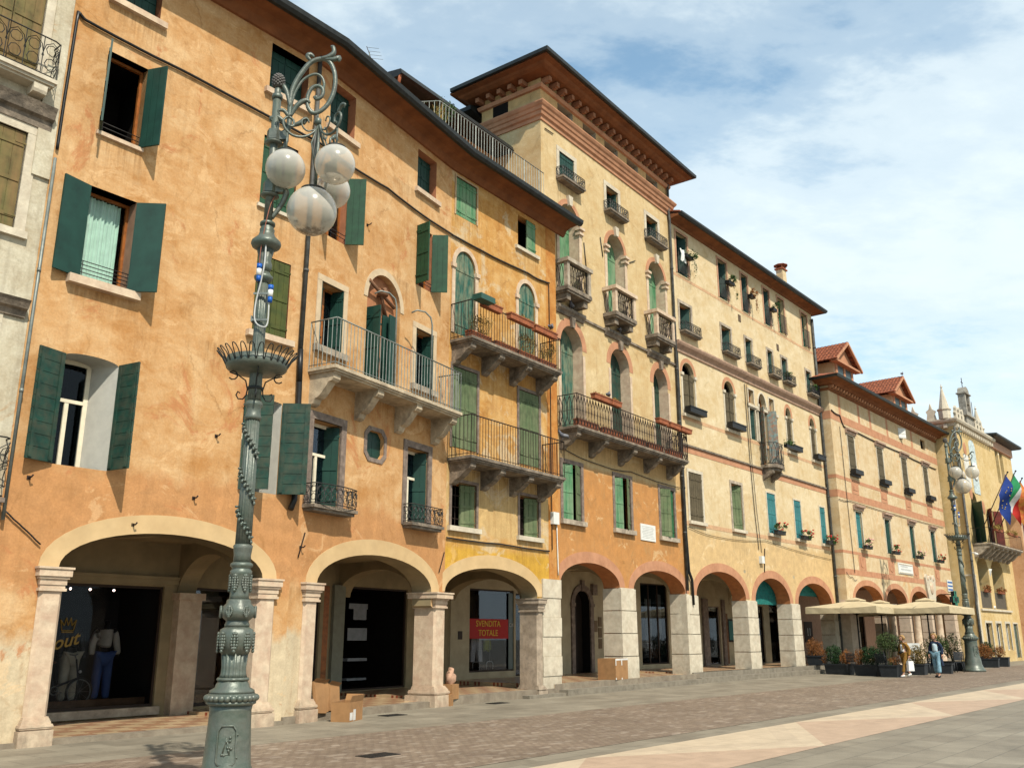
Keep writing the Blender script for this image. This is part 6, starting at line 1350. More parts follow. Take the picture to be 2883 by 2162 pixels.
for i,(fr,u,z,lab) in enumerate((('4',8.1,5.95,'flower box with pink blossoms under the first blue shutters of the long house'),('4',10.95,5.95,'flower box with bright red blossoms under the middle blue shutters'),('4',13.95,5.95,'flower box with pink blossoms beside the drainpipe'),('5',2.8,5.95,'flower box under the only blue shutters of the dormered house'),('5',7.0,5.95,'flower box with red blossoms under the second window of the dormered house'),('5',11.0,5.95,'flower box with pink blossoms under the third window of the dormered house'),('5',14.9,5.95,'flower box with red blossoms at the dormered house corner next to the yellow hall'))):
    trough(fr,u,-.25,z-.08,.85,lab,G3,plant='flowers',seed=40+i+(1 if i in (1,4,6) and (40+i)%2 else 0),m=IRON)
G4='hanging plants on the top windows of the long house'
for i,(u,w_,lab) in enumerate(((1.1,.7,'bushy plant hanging from the first top window of the long house beside a white cloth'),(4.85,.7,'plant trailing from the second top window of the long house'),(7.0,.5,'plant trailing from the third top window of the long house'),(9.35,.5,'plant trailing from the fourth top window of the long house'))):
    M=MF('4')@Matrix.Translation((u,-.22,16.6)); t=thing('hanging_plant',lab,'plant',M,G4); s=MB(); s.box(-w_*.4,w_*.4,-.1,.1,-.05,.1); part('pot',s,BLACK,t)
    s=MB(); leaves(s,(.1,-.1,.18),(w_*.5,.2,.22),240,.08,60+i); leaves(s,(.3,-.12,-.3),(.10,.10,.5),110,.06,70+i); part('foliage',s,LEAF if i!=2 else LEAFR,t)
for i,(fr,u,y,z,w_,lab) in enumerate((('4',9.0,-.62,9.95,.9,'yellow green shrub on the small canted balcony rail'),('4',13.75,-.2,13.6,.3,'small green plant in the guard of the last third floor window'),('4',10.6,-.2,13.6,.3,'small green plant in the third floor window guard, fifth window'),('6',2.6,-1.2,8.2,1.5,'ragged vine along the left part of the hall balcony rail'),('6',6.2,-1.2,8.2,2.2,'ragged vine along the right part of the hall balcony rail'),('6',2.6,-.1,4.45,1.1,'low red leaved plant on the left loggia sill of the yellow hall'),('6',6.0,-.1,4.45,1.3,'low red leaved plant on the right loggia sill of the yellow hall'))):
    M=MF(fr)@Matrix.Translation((u,y,z)); t=thing('climbing_plant',lab,'plant',M,'plants on window and balcony rails'); s=MB(); s.box(-w_*.5,w_*.5,-.08,.08,-.16,-.02); part('trough',s,BLACK if i<3 else TERRA,t); s=MB(); leaves(s,(0,0,.08),(w_*.6,.22,.2),220 if i<3 else 420,.10,90+i); part('foliage',s,LEAF if i<3 else (LEAFY if i<5 else LEAFR),t)
s=MB(); s.smooth=True; a=[]
for i in range(9):
    u=-.2+i*.05; a.append([s.av((u,-.26-.03*math.sin(i*1.3),.02)),s.av((u,-.30-.03*math.sin(i*1.3+1),-.25)),s.av((u+.01,-.27-.04*math.sin(i*1.7),-.5-.06*math.sin(i*.9))) ])
for i in range(8): s.face((a[i][0],a[i+1][0],a[i+1][1],a[i][1])); s.face((a[i][1],a[i+1][1],a[i+1][2],a[i][2]))
o=s.build('laundry_cloth',WHITE); o.matrix_basis=MF('4')@Matrix.Translation((.75,.1,16.85)); tag(o,'white cloth hung over the rail of the first top window of the long house','cloth')
# ------------------------------------------------ pigeons
def pigeon(M,lab):
    t=thing('pigeon',lab,'bird',M,'pigeons on ledges'); s=MB(); s.smooth=True
    s.tube([(-.19,0,.07),(-.12,0,.09),(-.04,0,.11),(.04,0,.12),(.09,0,.16),(.105,0,.20),(.12,0,.215),(.155,0,.205)],[.012,.03,.055,.06,.04,.028,.026,.004],8); s.tube([(.02,.02,.07),(.02,.02,0)],.006,4); s.tube([(.02,-.02,.07),(.02,-.02,0)],.006,4)
    part('body',s,mat('pigeon_grey',(.10,.10,.12),.7,var=.3),t); s=MB()
    for sg in (-1,1): s.ball((-.05,sg*.045,.11),.07,8,6,(1.5,.3,.55))
    part('wings',s,mat('pigeon_wing',(.20,.20,.22),.7),t); return t
for fr,u,y,z,a,lab in (('3',2.55,-.80,8.98,20,'grey pigeon perched on the tower balcony rail by the left door'),('3',1.5,-.12,11.88,200,'pigeon on the ledge beneath the first stone balconet'),('3',4.6,-.12,11.88,20,'pigeon on the ledge beneath the middle stone balconet'),('2',3.6,-.85,10.2,20,'pale pigeon on the upper balcony rail of the yellow house'),('2',4.2,-.82,7.06,160,'white and black pigeon on the lower balcony rail end'),('5',13.1,.2,17.35,0,'dark pigeon on the ridge of the second dormer')):
    pigeon(MF(fr)@Matrix.Translation((u,y,z))@Matrix.Rotation(R(a),4,'Z')@Matrix.Scale(1.15,4),lab)

M=MF('2')@Matrix.Translation((-.1,.45,14.95)); t=thing('potted_shrub','twiggy potted shrub behind the railing of the roof terrace','plant',M); s=MB(); s.lathe([(.16,0),(.22,.35),(.23,.36)],seg=12); part('pot',s,TERRA,t)
s=MB(); twig(s,(0,0,.3),(0,0,1.35),26,5,.012); part('stems',s,LEAFY,t); s=MB(); leaves(s,(0,-.05,1.1),(.55,.35,.42),420,.07,6); part('foliage',s,LEAF,t)
# ------------------------------------------------ parasols of the cafe terrace
CANV=mat('beige_canvas',(.56,.46,.29),.9,var=.08,vs=3,dirt=(.42,.33,.19),dirt_amt=.35)
def parasol(x,y,lab,hx=2.05,hy=1.6,zt=3.24,ze=2.88,rot=0):
    t=thing('parasol',lab,'parasol',Matrix.Translation((x,y,0))@Matrix.Rotation(AX+R(rot),4,'Z'),'square beige parasols of the terrace')
    s=MB(); N=10
    def P(side,k,q):
        c=[(-hx,-hy),(hx,-hy),(hx,hy),(-hx,hy)]; a,b=c[side],c[(side+1)%4]; e=k/N
        ex,ey=a[0]+(b[0]-a[0])*e,a[1]+(b[1]-a[1])*e; sg=.07*math.sin(PI*e)*q
        return (ex*q,ey*q,zt+(ze-zt)*q-sg*q+.03*math.sin(PI*q)*-1)
    for side in range(4):
        for k in range(N):
            for j in range(1,5):
                q0,q1=.12+(.88)*(j-1)/4,.12+.88*j/4; s.poly([P(side,k,q0),P(side,k,q1),P(side,k+1,q1),P(side,k+1,q0)])
        for k in range(N):
            a=P(side,k,1);b=P(side,k+1,1); w0=.012*math.sin(k*2.1); w1=.012*math.sin((k+1)*2.1)
            s.poly([a,b,(b[0]*(1+w1*.5),b[1]*(1+w1*.5),ze-.30),(a[0]*(1+w0*.5),a[1]*(1+w0*.5),ze-.30+.0)])
    cp=part('canopy',s,CANV,t); s=MB()
    c=[(-.42,-.34),(.42,-.34),(.42,.34),(-.42,.34)]
    for i in range(4): a,b=c[i],c[(i+1)%4]; s.poly([(a[0],a[1],zt-.02),(b[0],b[1],zt-.02),(0,0,zt+.10)]); s.poly([(a[0],a[1],zt-.02),(b[0],b[1],zt-.02),(b[0],b[1],zt-.07),(a[0],a[1],zt-.07)])
    part('vent_cap',s,CANV,cp); s=MB(); s.tube([(0,0,0),(0,0,zt)],.036,10); part('pole',s,BLACK,t)
    s=MB()
    for i in range(8):
        a=i*PI/4; q=(hx*(1 if abs(math.cos(a))>.3 else 0)*(1 if math.cos(a)>0 else -1),hy*(1 if abs(math.sin(a))>.3 else 0)*(1 if math.sin(a)>0 else -1)); s.tube([(0,0,zt-.08),(q[0]*.98,q[1]*.98,ze-.06)],.013,5); s.tube([(0,0,2.55),(q[0]*.5,q[1]*.5,(zt+ze)/2-.10)],.010,5)
    part('ribs',s,BLACK,t); s=MB(); s.box(-.4,.4,-.4,.4,0,.07); part('foot',s,mat('grey_concrete',(.3,.3,.28),.9),t); return t
parasol(16.0,44.0,'beige parasol at the left end of the terrace with the whole left corner showing'); parasol(18.3,47.0,'beige parasol half hidden between and behind the two others'); parasol(19.4,44.3,'beige parasol at the right, its edge touching the distant lamp post',hx=2.1,hy=1.55)
# ------------------------------------------------ planters with shrubs
PLG=mat('dark_grey_planter',(.022,.026,.03),.6,var=.2)
def planter(x,y,rot,w_,d,h,lab,kind,seed):
    M=Matrix.Translation((x,y,0 if not isinstance(kind,tuple) else kind[1]))@Matrix.Rotation(R(rot),4,'Z'); k=kind if not isinstance(kind,tuple) else kind[0]
    t=thing('planter',lab,'planter',M,'dark planters round the cafe terrace'); s=MB(); e=.04
    q=[(-w_/2+e,-d/2+e),(w_/2-e,-d/2+e),(w_/2-e,d/2-e),(-w_/2+e,d/2-e)]; q2=[(-w_/2,-d/2),(w_/2,-d/2),(w_/2,d/2),(-w_/2,d/2)]
    for i in range(4): s.poly([(*q[i],0),(*q[(i+1)%4],0),(*q2[(i+1)%4],h),(*q2[i],h)])
    s.poly([(*p,0) for p in q]); s.box(-w_/2-.02,w_/2+.02,-d/2-.02,-d/2+.02,h-.05,h); s.box(-w_/2-.02,w_/2+.02,d/2-.02,d/2+.02,h-.05,h); s.box(-w_/2-.02,-w_/2+.02,-d/2,d/2,h-.05,h); s.box(w_/2-.02,w_/2+.02,-d/2,d/2,h-.05,h); s.box(-w_/2+.02,w_/2-.02,-d/2+.02,d/2-.02,h-.10,h-.06)
    part('pot',s,PLG,t)
    def crown(c,r,m,n,sz,sd,nm='foliage'): s=MB(); leaves(s,c,r,n,sz,sd,.55); twig(s,(c[0],c[1],h-.06),(c[0],c[1],c[2]),6,sd,.012); part(nm,s,m,t)
    if k=='gr': crown((-.22,0,h+.36),(.36,.26,.40),LEAFD,1700,.065,seed); crown((.36,0,h+.28),(.28,.22,.34),LEAFR,1200,.055,seed+1,'dry_foliage'); crown((-.66,0,h+.3),(.16,.18,.34),LEAFR,450,.055,seed+2,'dry_foliage')
    if k=='rg': crown((-.45,0,h+.28),(.2,.22,.34),LEAFR,900,.055,seed,'dry_foliage'); crown((.12,0,h+.36),(.48,.28,.38),LEAFD,2100,.065,seed+1)
    if k=='r': crown((0,0,h+.32),(.36,.28,.42),LEAFR,2000,.055,seed)
    if k=='mix': crown((0,0,h+.32),(.38,.3,.40),mat('autumn_leaves',(.16,.11,.025),.8,var=.7,vs=12),1900,.06,seed)
    if k=='tree': 
        crown((0,0,1.35),(.48,.4,.36),mat('mid_green_leaves',(.055,.085,.022),.75,var=.5,vs=9),2000,.07,seed); s=MB(); s.smooth=True; s.tube([(-.05,0,h-.1),(0,0,.9),(.05,0,1.3)],[.03,.024,.012],6); s.tube([(.12,0,h-.1),(.05,0,.8),(.12,0,1.2)],[.02,.016,.01],6); part('trunk',s,mat('pale_bark',(.28,.21,.13),.9,var=.3),t)
        crown((.2,0,h+.15),(.3,.2,.2),LEAFR,500,.05,seed+5,'dry_foliage')
    if k=='wisp':
        crown((0,0,1.15),(.55,.4,.55),mat('mid_green_leaves',(.055,.085,.022),.75,var=.5,vs=9),1000,.08,seed); s=MB()
        for i in range(8): a=i*.8; s.tube([(0,0,h-.1),(.15*math.cos(a),.15*math.sin(a),1.0),(.55*math.cos(a),.5*math.sin(a),1.55+.2*math.sin(i))],[.014,.01,.004],4)
        part('stems',s,mat('pale_bark',(.28,.21,.13),.9,var=.3),t)
    return t
planter(13.62,43.0,-35,.72,.42,.42,'planter with a rusty brown bush on the steps by the last stone pier',('r',.345),1)
planter(14.22,41.75,-48,1.2,.46,.44,'planter with a green bush left and a rusty bush right, first on the paving','gr',11)
planter(15.0,40.3,-48,1.25,.46,.44,'planter with a large dark green bush, between the two chair stacks','rg',21)
planter(15.42,39.15,-40,.72,.72,.48,'square planter with a small tree, just behind the woman in mustard','tree',31)
planter(17.4,41.3,-35,.74,.7,.46,'planter with a red and yellow autumn bush, between the two women','mix',41)
planter(18.9,42.8,-35,1.3,.5,.44,'low planter with a wispy tall shrub behind the woman in the navy coat','wisp',51)
planter(21.2,46.2,-35,1.4,.5,.44,'planter with thin leafy stems just left of the distant lamp post','wisp',61)
planter(25.2,51.0,-35,1.2,.5,.46,'tall rusty shrub in a planter beyond the distant lamp post','r',71)
planter(26.3,52.5,-35,1.6,.6,.5,'dark green shrub in a planter before the yellow hall','gr',81)
# ------------------------------------------------ cafe chairs and tables
def chair(x,y,rot,lab):
    t=thing('slatted_chair',lab,'chair',Matrix.Translation((x,y,0))@Matrix.Rotation(R(rot),4,'Z'),'slatted metal cafe chairs'); s=MB()
    for i in range(6): s.box(-.2,.2,-.2+i*.07,-.2+i*.07+.05,.44,.455)
    part('seat',s,PLG,t); s=MB()
    for i in range(6): s.box(-.2,.2,.19+i*.012,.205+i*.012,.54+i*.062,.585+i*.062)
    for q in (-.2,.2): s.tube([(q,.19,.44),(q,.27,.92)],.013,6)
    part('backrest',s,PLG,t)
    for a,b in ((-.2,-.2),(.2,-.2),(-.2,.2),(.2,.2)): s=MB(); s.tube([(a,b,.44),(a*1.15,b*1.2,0)],.013,6); part('leg',s,PLG,t)
    return t
def table(x,y,lab,cloth=None):
    t=thing('cafe_table',lab,'table',Matrix.Translation((x,y,0)),'round cafe tables under the parasols'); s=MB(); s.lathe([(.34,.72),(.35,.73),(.34,.745)],seg=24); part('tabletop',s,cloth or PLG,t); s=MB(); s.tube([(0,0,.02),(0,0,.72)],.03,8); s.lathe([(.24,0),(.22,.02),(.05,.05)],seg=18); part('pedestal',s,PLG,t)
for a in ((14.62,41.1,130,'green grey slatted chair between the first two planters'),(15.35,39.75,130,'black slatted chair left of the square planter with the tree'),(15.55,40.1,120,'black slatted chair just behind the square planter'),(18.2,41.9,200,'dark chair behind the autumn bush planter'),(20.2,43.8,190,'dark slatted chair to the right of the woman in the navy coat'),(20.7,44.5,160,'dark slatted chair second to the right of the woman in the navy coat'),(17.1,43.6,90,'dark chair beneath the left parasol'),(19.9,45.2,30,'dark chair beneath the right parasol')): chair(*a)
table(16.4,43.0,'dark round table beneath the left parasol'); table(19.0,43.9,'round table beneath the right parasol'); table(17.9,43.2,'pale topped table between the two women',WHITE)
s=MB(); s.box(-.28,.28,-.02,.02,.95,1.3); s.box(-.02,.02,-.02,.02,0,.95); o=s.build('menu_board',WHITE); o.matrix_basis=Matrix.Translation((17.6,42.0,0))@Matrix.Rotation(R(-15),4,'Z'); tag(o,'blank white menu board on a post between the two women','sign')
# ------------------------------------------------ people
def skin_geo(nodes,edges,root,sub=2):
    names=list(nodes); me=bpy.data.meshes.new('figure'); me.from_pydata([nodes[n][0] for n in names],[(names.index(a),names.index(b)) for a,b in edges],[])
    o=bpy.data.objects.new('figure',me); scene.collection.objects.link(o); md=o.modifiers.new('Skin','SKIN'); md.branch_smoothing=.6
    sv_=me.skin_vertices[0].data
    for i,n in enumerate(names):
        r=nodes[n][1]; sv_[i].radius=r if isinstance(r,tuple) else (r,r); sv_[i].use_root=(n==root)
    md2=o.modifiers.new('Sub','SUBSURF'); md2.levels=sub; md2.render_levels=sub
    ev=o.evaluated_get(bpy.context.evaluated_depsgraph_get()); m2=bpy.data.meshes.new_from_object(ev)
    V=[v.co.copy() for v in m2.vertices]; F=[tuple(p.vertices) for p in m2.polygons]; bpy.data.objects.remove(o); bpy.data.meshes.remove(m2); return V,F
def add_geo(mb,VF):
    n=len(mb.v); mb.v+=VF[0]; sm=mb.smooth; mb.smooth=True
    for f in VF[1]: mb.face([i+n for i in f])
    mb.smooth=sm
SKIN=mat('skin',(.50,.27,.18),.6,var=.06)
def hand(mb,wr,d,side,f):
    "palm and five separate slightly curled fingers hanging along d"
    d=Vector(d).normalized(); f=Vector(f).normalized(); s_=d.cross(f)*side
    mb.smooth=True; mb.tube([wr,Vector(wr)+d*.03,Vector(wr)+d*.085],[.022,.034,.03],8)
    for i,(l,o) in enumerate(((.062,-.026),(.074,-.009),(.070,.009),(.055,.026))):
        b=Vector(wr)+d*.082+f*(-o); mb.tube([b,b+d*l*.5+s_*.006,b+d*l*.85+s_*.022,b+d*l+s_*.036],[.0095,.009,.008,.006],6)
    b=Vector(wr)+d*.03+f*.03; mb.tube([b,b+d*.025+f*.022,b+d*.055+f*.022+s_*.012],[.011,.0105,.007],6); mb.smooth=False
def person(M,label,pose,hair,clothes):
    J=dict(pelvis=((0,0,.91),(.105,.14)),waist=((0,0,1.02),(.09,.115)),chest=((.01,0,1.18),(.10,.135)),upper=((0,0,1.29),(.085,.12)),nb=((0,0,1.36),.05),neck=((.015,0,1.42),.046),
      hipl=((0,.085,.86),.09),hipr=((0,-.085,.86),.09),shl=((0,.15,1.315),.05),shr=((0,-.15,1.315),.05)); J.update({k:v for k,v in pose.items()})
    E=[('pelvis','waist'),('waist','chest'),('chest','upper'),('upper','nb'),('nb','neck'),('pelvis','hipl'),('pelvis','hipr'),('upper','shl'),('upper','shr')]
    for q in 'lr': E+=[('sh'+q,'el'+q),('el'+q,'wr'+q),('hip'+q,'kn'+q),('kn'+q,'an'+q),('an'+q,'toe'+q)]
    mb=MB(); add_geo(mb,skin_geo(J,E,'pelvis')); hd=Vector((.035,0,1.515))
    mb.ball(hd,.088,16,12,(1.02,.86,1.18)); mb.ball(hd+Vector((.03,0,-.055)),.058,12,8,(1,.85,.9)); mb.smooth=True; mb.tube([hd+Vector((.078,0,.015)),hd+Vector((.108,0,-.018)),hd+Vector((.088,0,-.03))],[.008,.014,.008],6)
    for sg in (-1,1): mb.ball(hd+Vector((.0,sg*.078,-.005)),.022,8,6,(.7,.35,1.2)); mb.ball(hd+Vector((.082,sg*.03,.012)),.011,6,5)
    mb.tube([hd+Vector((.086,-.022,-.055)),hd+Vector((.093,0,-.053)),hd+Vector((.086,.022,-.055))],.006,5); mb.smooth=False
    for q,sd in (('l',1),('r',-1)):
        w_=Vector(J['wr'+q][0]); d=(w_-Vector(J['el'+q][0])); hand(mb,w_,Vector((d.x*.3,0,-1)),sd,(1,0,0))
    b=mb.build('person',SKIN); b.matrix_basis=M; tag(b,label,'person')
    s=MB(); s.ball(hd+Vector((-.018,0,.022)),.101,18,12,(1.0,.93,1.08)); 
    r=random.Random(5)
    for k in range(26):
        a=r.uniform(-2.6,2.6)+PI; s.tube([hd+Vector((.02+.07*math.cos(a)*.6,.07*math.sin(a),.10)),hd+Vector((-.01+.105*math.cos(a),.10*math.sin(a),.03)),hd+Vector((-.0+.10*math.cos(a),.098*math.sin(a),-.06-.03*r.random()))],[.02,.024,.008],5)
    h=s.build('hair',hair); h.parent=b
    # the hair leaves the face free
    me=h.data
    for v in me.vertices:
        dx=v.co.x-hd.x; dz=v.co.z-hd.z
        if dx>.03 and dz<.055: v.co.x=hd.x+.03+(dx-.03)*.12
    for nm,m,VF in clothes(J):
        s=MB(); 
        if isinstance(VF,MB): s=VF
        else: add_geo(s,VF)
        c=s.build(nm,m); c.parent=b
    return b
def sc(J,names,k=1.18,add=.012,over=None):
    o={}
    for n in names:
        p,r=J[n]; r=r if isinstance(r,tuple) else (r,r); o[n]=(p,(r[0]*k+add,r[1]*k+add))
    if over: o.update(over)
    return o
MUST=mat('mustard_cloth',(.26,.135,.025),.9,var=.2,vs=14); NAVY=mat('navy_cloth',(.008,.018,.045),.9,var=.3,vs=10); TEE=mat('white_cotton',(.75,.74,.72),.9); LBLUE=mat('pale_blue_cotton',(.48,.60,.66),.9); DENIM=mat('light_denim',(.20,.34,.42),.9,var=.25,vs=12); BLOND=mat('blond_hair',(.42,.25,.10),.7,var=.4,vs=40)
def tube_mb(pts,rad,seg=14,sx=1):
    m=MB(); m.smooth=True; m.tube(pts,rad,seg); return m
def clothes1(J):
    out=[]
    out.append(('tee_shirt',TEE,skin_geo(sc(J,['pelvis','waist','chest','upper'],1.06,.006,{'pelvis':((.015,0,.95),(.11,.135)),'chest':((.025,0,1.18),(.105,.13))}),[('pelvis','waist'),('waist','chest'),('chest','upper')],'pelvis')))
    leg=skin_geo(sc(J,['pelvis','hipl','hipr','knl','knr'],1.1,.012,{'anl':(tuple(Vector(J['anl'][0])+Vector((0,0,.08))),.062),'anr':(tuple(Vector(J['anr'][0])+Vector((0,0,.08))),.062)}),[('pelvis','hipl'),('pelvis','hipr'),('hipl','knl'),('hipr','knr'),('knl','anl'),('knr','anr')],'pelvis'); out.append(('trousers',MUST,leg))
    jk=skin_geo(sc(J,['upper','shl','shr','ell','elr'],1.15,.02,{'chest':((-.04,0,1.18),(.105,.165)),'waist':((-.055,0,1.02),(.10,.165)),'hem':((-.06,0,.82),(.11,.185)),'wrl':J['wrl'][:1]+(.045,),'wrr':J['wrr'][:1]+(.045,)}),[('upper','chest'),('chest','waist'),('waist','hem'),('upper','shl'),('upper','shr'),('shl','ell'),('shr','elr'),('ell','wrl'),('elr','wrr')],'chest'); out.append(('jacket',MUST,jk))
    m=MB(); m.smooth=True; m.ball((.15,-.03,.95),.07,10,8,(.6,1.2,.8)); m.tube([(.13,.12,.97),(.15,0,.97),(.12,-.15,.93)],.02,6); out.append(('belt_bag',BLACK,m))
    for q in 'lr':
        a=Vector(J['an'+q][0]); tt=Vector(J['toe'+q][0]); m=MB(); m.smooth=True; m.tube([a+Vector((-.04,0,-.03)),a+Vector((.02,0,-.035)),tt],[.045,.048,.032],8); m.smooth=False; out.append(('shoe',TEE,m))
    return out
def clothes2(J):
    out=[]
    out.append(('top',LBLUE,skin_geo(sc(J,['pelvis','waist','chest','upper'],1.1,.012,{'pelvis':((.015,0,.93),(.12,.145))}),[('pelvis','waist'),('waist','chest'),('chest','upper')],'pelvis')))
    out.append(('jeans',DENIM,skin_geo(sc(J,['pelvis','hipl','hipr'],1.12,.012,{'knl':J['knl'][:1]+(.082,),'knr':J['knr'][:1]+(.082,),'anl':(tuple(Vector(J['anl'][0])+Vector((0,0,.06))),.098),'anr':(tuple(Vector(J['anr'][0])+Vector((0,0,.06))),.098)}),[('pelvis','hipl'),('pelvis','hipr'),('hipl','knl'),('hipr','knr'),('knl','anl'),('knr','anr')],'pelvis')))
    m=MB(); add_geo(m,skin_geo(sc(J,['upper','shl','shr','ell','elr'],1.2,.022,{'chest':((-.05,-.01,1.18),(.105,.165)),'waist':((-.06,-.01,1.0),(.09,.155)),'wrl':J['wrl'][:1]+(.05,),'wrr':J['wrr'][:1]+(.05,)}),[('upper','chest'),('chest','waist'),('upper','shl'),('upper','shr'),('shl','ell'),('shr','elr'),('ell','wrl'),('elr','wrr')],'chest')); m.smooth=True; N=22; rows=[]
    for z,rx,ry in ((1.24,.13,.17),(1.02,.135,.18),(.8,.15,.205),(.6,.17,.235),(.44,.185,.26)):
        rows.append([m.av((-.02+rx*math.cos(R(62)+R(236)*k/N)+.012*math.sin(k*1.9),ry*math.sin(R(62)+R(236)*k/N),z)) for k in range(N+1)])
    for i in range(4):
        for k in range(N): m.face((rows[i][k],rows[i][k+1],rows[i+1][k+1],rows[i+1][k]))
    m.smooth=False; out.append(('coat',NAVY,m))
    for q in 'lr':
        a=Vector(J['an'+q][0]); tt=Vector(J['toe'+q][0]); m=MB(); m.smooth=True; m.tube([a+Vector((-.04,0,-.03)),a+Vector((.02,0,-.035)),tt],[.045,.05,.035],8); m.smooth=False; out.append(('shoe',BLACK,m))
    return out
pose1=dict(ell=((-.10,.22,1.06),.038),wrl=((-.02,.27,.83),.026),elr=((.02,-.22,1.06),.038),wrr=((.10,-.24,.84),.026),knl=((.10,.09,.50),.055),anl=((.20,.09,.10),.036),toel=((.33,.10,.035),.03),knr=((-.02,-.09,.48),.055),anr=((-.26,-.09,.14),.036),toer=((-.15,-.10,.03),.03))
pose2=dict(ell=((-.06,.22,1.07),.038),wrl=((.02,.26,.85),.026),elr=((.0,-.22,1.07),.038),wrr=((.10,-.22,.86),.026),knl=((.06,.10,.49),.055),anl=((.12,.11,.08),.036),toel=((.25,.12,.03),.03),knr=((-.02,-.10,.48),.055),anr=((-.14,-.11,.09),.036),toer=((-.02,-.12,.03),.03))
# facing left in the picture, turned a little towards the viewer
M1=Matrix.Translation((15.85,38.75,.005))@Matrix.Rotation(R(196),4,'Z'); M2=Matrix.Translation((17.05,38.55,.005))@Matrix.Rotation(R(218),4,'Z')@Matrix.Scale(1.04,4)
person(M1,'woman in a mustard suit and white tee shirt walking left past the planters',pose1,BLOND,clothes1)
person(M2,'woman in a long navy coat, pale blue top and wide light jeans',pose2,BLOND,clothes2)
s=MB(); hp=Vector(pose1['wrl'][0])+Vector((0,0,-.12)); q=[(-.15,-.055),(.15,-.055),(.15,.055),(-.15,.055)]
for i in range(4): a,b=q[i],q[(i+1)%4]; s.poly([(a[0]*.9,a[1],-.08),(b[0]*.9,b[1],-.08),(b[0]*1.05,b[1],-.46),(a[0]*1.05,a[1],-.46)])
s.poly([(x*1.05,y,-.46) for x,y in q])
for y in (-.04,.04): s.tube([(-.07,y,-.08),(-.05,y*.3,.0),(.0,0,.03),(.05,y*.3,.0),(.07,y,-.08)],.006,5)
o=s.build('carrier_bag',TEE); o.matrix_basis=M1@Matrix.Translation(hp)@Matrix.Rotation(R(10),4,'Z'); tag(o,'white paper carrier bag held by the woman in mustard','bag')
# ------------------------------------------------ cardboard
CARD=mat('brown_cardboard',(.34,.18,.075),.9,var=.12,vs=5); TAPE=mat('white_tape',(.68,.66,.62),.5)
def carton(M,w_,d,h,lab,open_=False,tapes=True,flap=.16):
    t=thing('cardboard_box',lab,'box',M,'cardboard boxes left out for collection'); s=MB(); th=.006
    s.box(-w_/2,w_/2,-d/2,-d/2+th,0,h); s.box(-w_/2,w_/2,d/2-th,d/2,0,h); s.box(-w_/2,-w_/2+th,-d/2+th,d/2-th,0,h); s.box(w_/2-th,w_/2,-d/2+th,d/2-th,0,h); s.box(-w_/2+th,w_/2-th,-d/2+th,d/2-th,.0,th)
    if not open_: s.box(-w_/2+th,w_/2-th,-d/2+th,d/2-th,h-th,h)
    part('body',s,CARD,t)
    if open_:
        s=MB(); s.poly([(-w_/2,-d/2,h),(w_/2,-d/2,h),(w_/2*.96,-d/2-.04,h+flap),(-w_/2*.96,-d/2-.04,h+flap)]); part('flap',s,CARD,t); s=MB(); s.poly([(w_/2,-d/2,h),(w_/2,d/2,h),(w_/2+.05,d/2*.95,h+flap),(w_/2+.05,-d/2*.95,h+flap)]); part('flap',s,CARD,t)
    if tapes:
        s=MB()
        if open_: s.box(-w_/2+.03,-w_/2+.17,-d/2-.003,-d/2,.03,.17); s.box(-w_/2+.20,-w_/2+.32,-d/2-.003,-d/2,.02,.22)
        else:
            s.box(-w_/2-.002,w_/2+.002,-d/2-.003,-d/2,h-.05,h+.002); s.box(-.03,.03,-d/2-.004,-d/2,h-.2,h); s.box(-w_/2,-w_/2+.05,-d/2-.004,-d/2,h-.2,h); s.box(-w_/2,-w_/2+.05,-d/2-.004,-d/2,0,.06); s.box(-.03,.03,-d/2-.004,-d/2,0,.05)
            s.box(w_/2,w_/2+.003,-d/2,d/2,h*.46,h*.58); s.box(w_/2,w_/2+.003,-d/2,d/2,.0,h*.12)
        part('tape',s,TAPE,t)
    return t
def WF(fr,u,y,z=0,rot=0): return MF(fr)@Matrix.Translation((u,y,z))@Matrix.Rotation(R(rot),4,'Z')
carton(WF('1R',1.30,-.52,.0,16),.68,.38,.36,'open cardboard box with shipping labels in front of the second arch',True,flap=.12)
for i,(u,y,rot,tl,lab) in enumerate(((1.02,-.18,8,12,'flattened carton leaning on the pillar behind the open box, leftmost'),(1.25,-.10,-4,8,'flattened carton standing behind the open box, middle one'),(1.50,-.12,6,10,'flattened carton standing behind the open box, rightmost'))):
    s=MB(); s.box(-.19,.19,-.02,.02,0,.60-.04*i); s.box(-.17,.17,-.035,-.022,0,.54-.05*i); s.poly([(-.19,-.02,.60-.04*i),(.19,-.02,.60-.04*i),(.18,-.09,.65-.04*i),(-.18,-.09,.65-.04*i)])
    o=s.build('flattened_carton',CARD); o.matrix_basis=WF('1R',u,y+.1,.135,rot)@Matrix.Rotation(R(-tl),4,'X')@Matrix.Rotation(R((5,-7,9)[i]),4,'Y'); tag(o,lab,'cardboard','flattened cartons by the second arch')
carton(WF('1R',5.86,-.02,.14,5),.34,.28,.34,'small brown carton at the foot of the stone column between two arches',tapes=False)
s=MB(); s.smooth=True; s.ball((0,0,.13),.15,9,7,(1,.8,1.1)); s.ball((.05,.03,.30),.09,7,6); o=s.build('crumpled_paper',mat('pinkish_wrapping_paper',(.50,.30,.20),.9,var=.2)); o.matrix_basis=WF('1R',5.86,-.02,.48); tag(o,'crumpled pinkish paper on top of the small carton by the column','paper')
for v in o.data.vertices: v.co+=Vector((rnd.uniform(-.025,.025),rnd.uniform(-.025,.025),rnd.uniform(-.03,.03)))
s=MB(); s.box(-.1,.1,-.05,.05,0,.26); o=s.build('paper_packet',CARD); o.matrix_basis=WF('1R',5.62,-.16,.0,12); tag(o,'narrow upright packet on the paving before the small carton','packet')
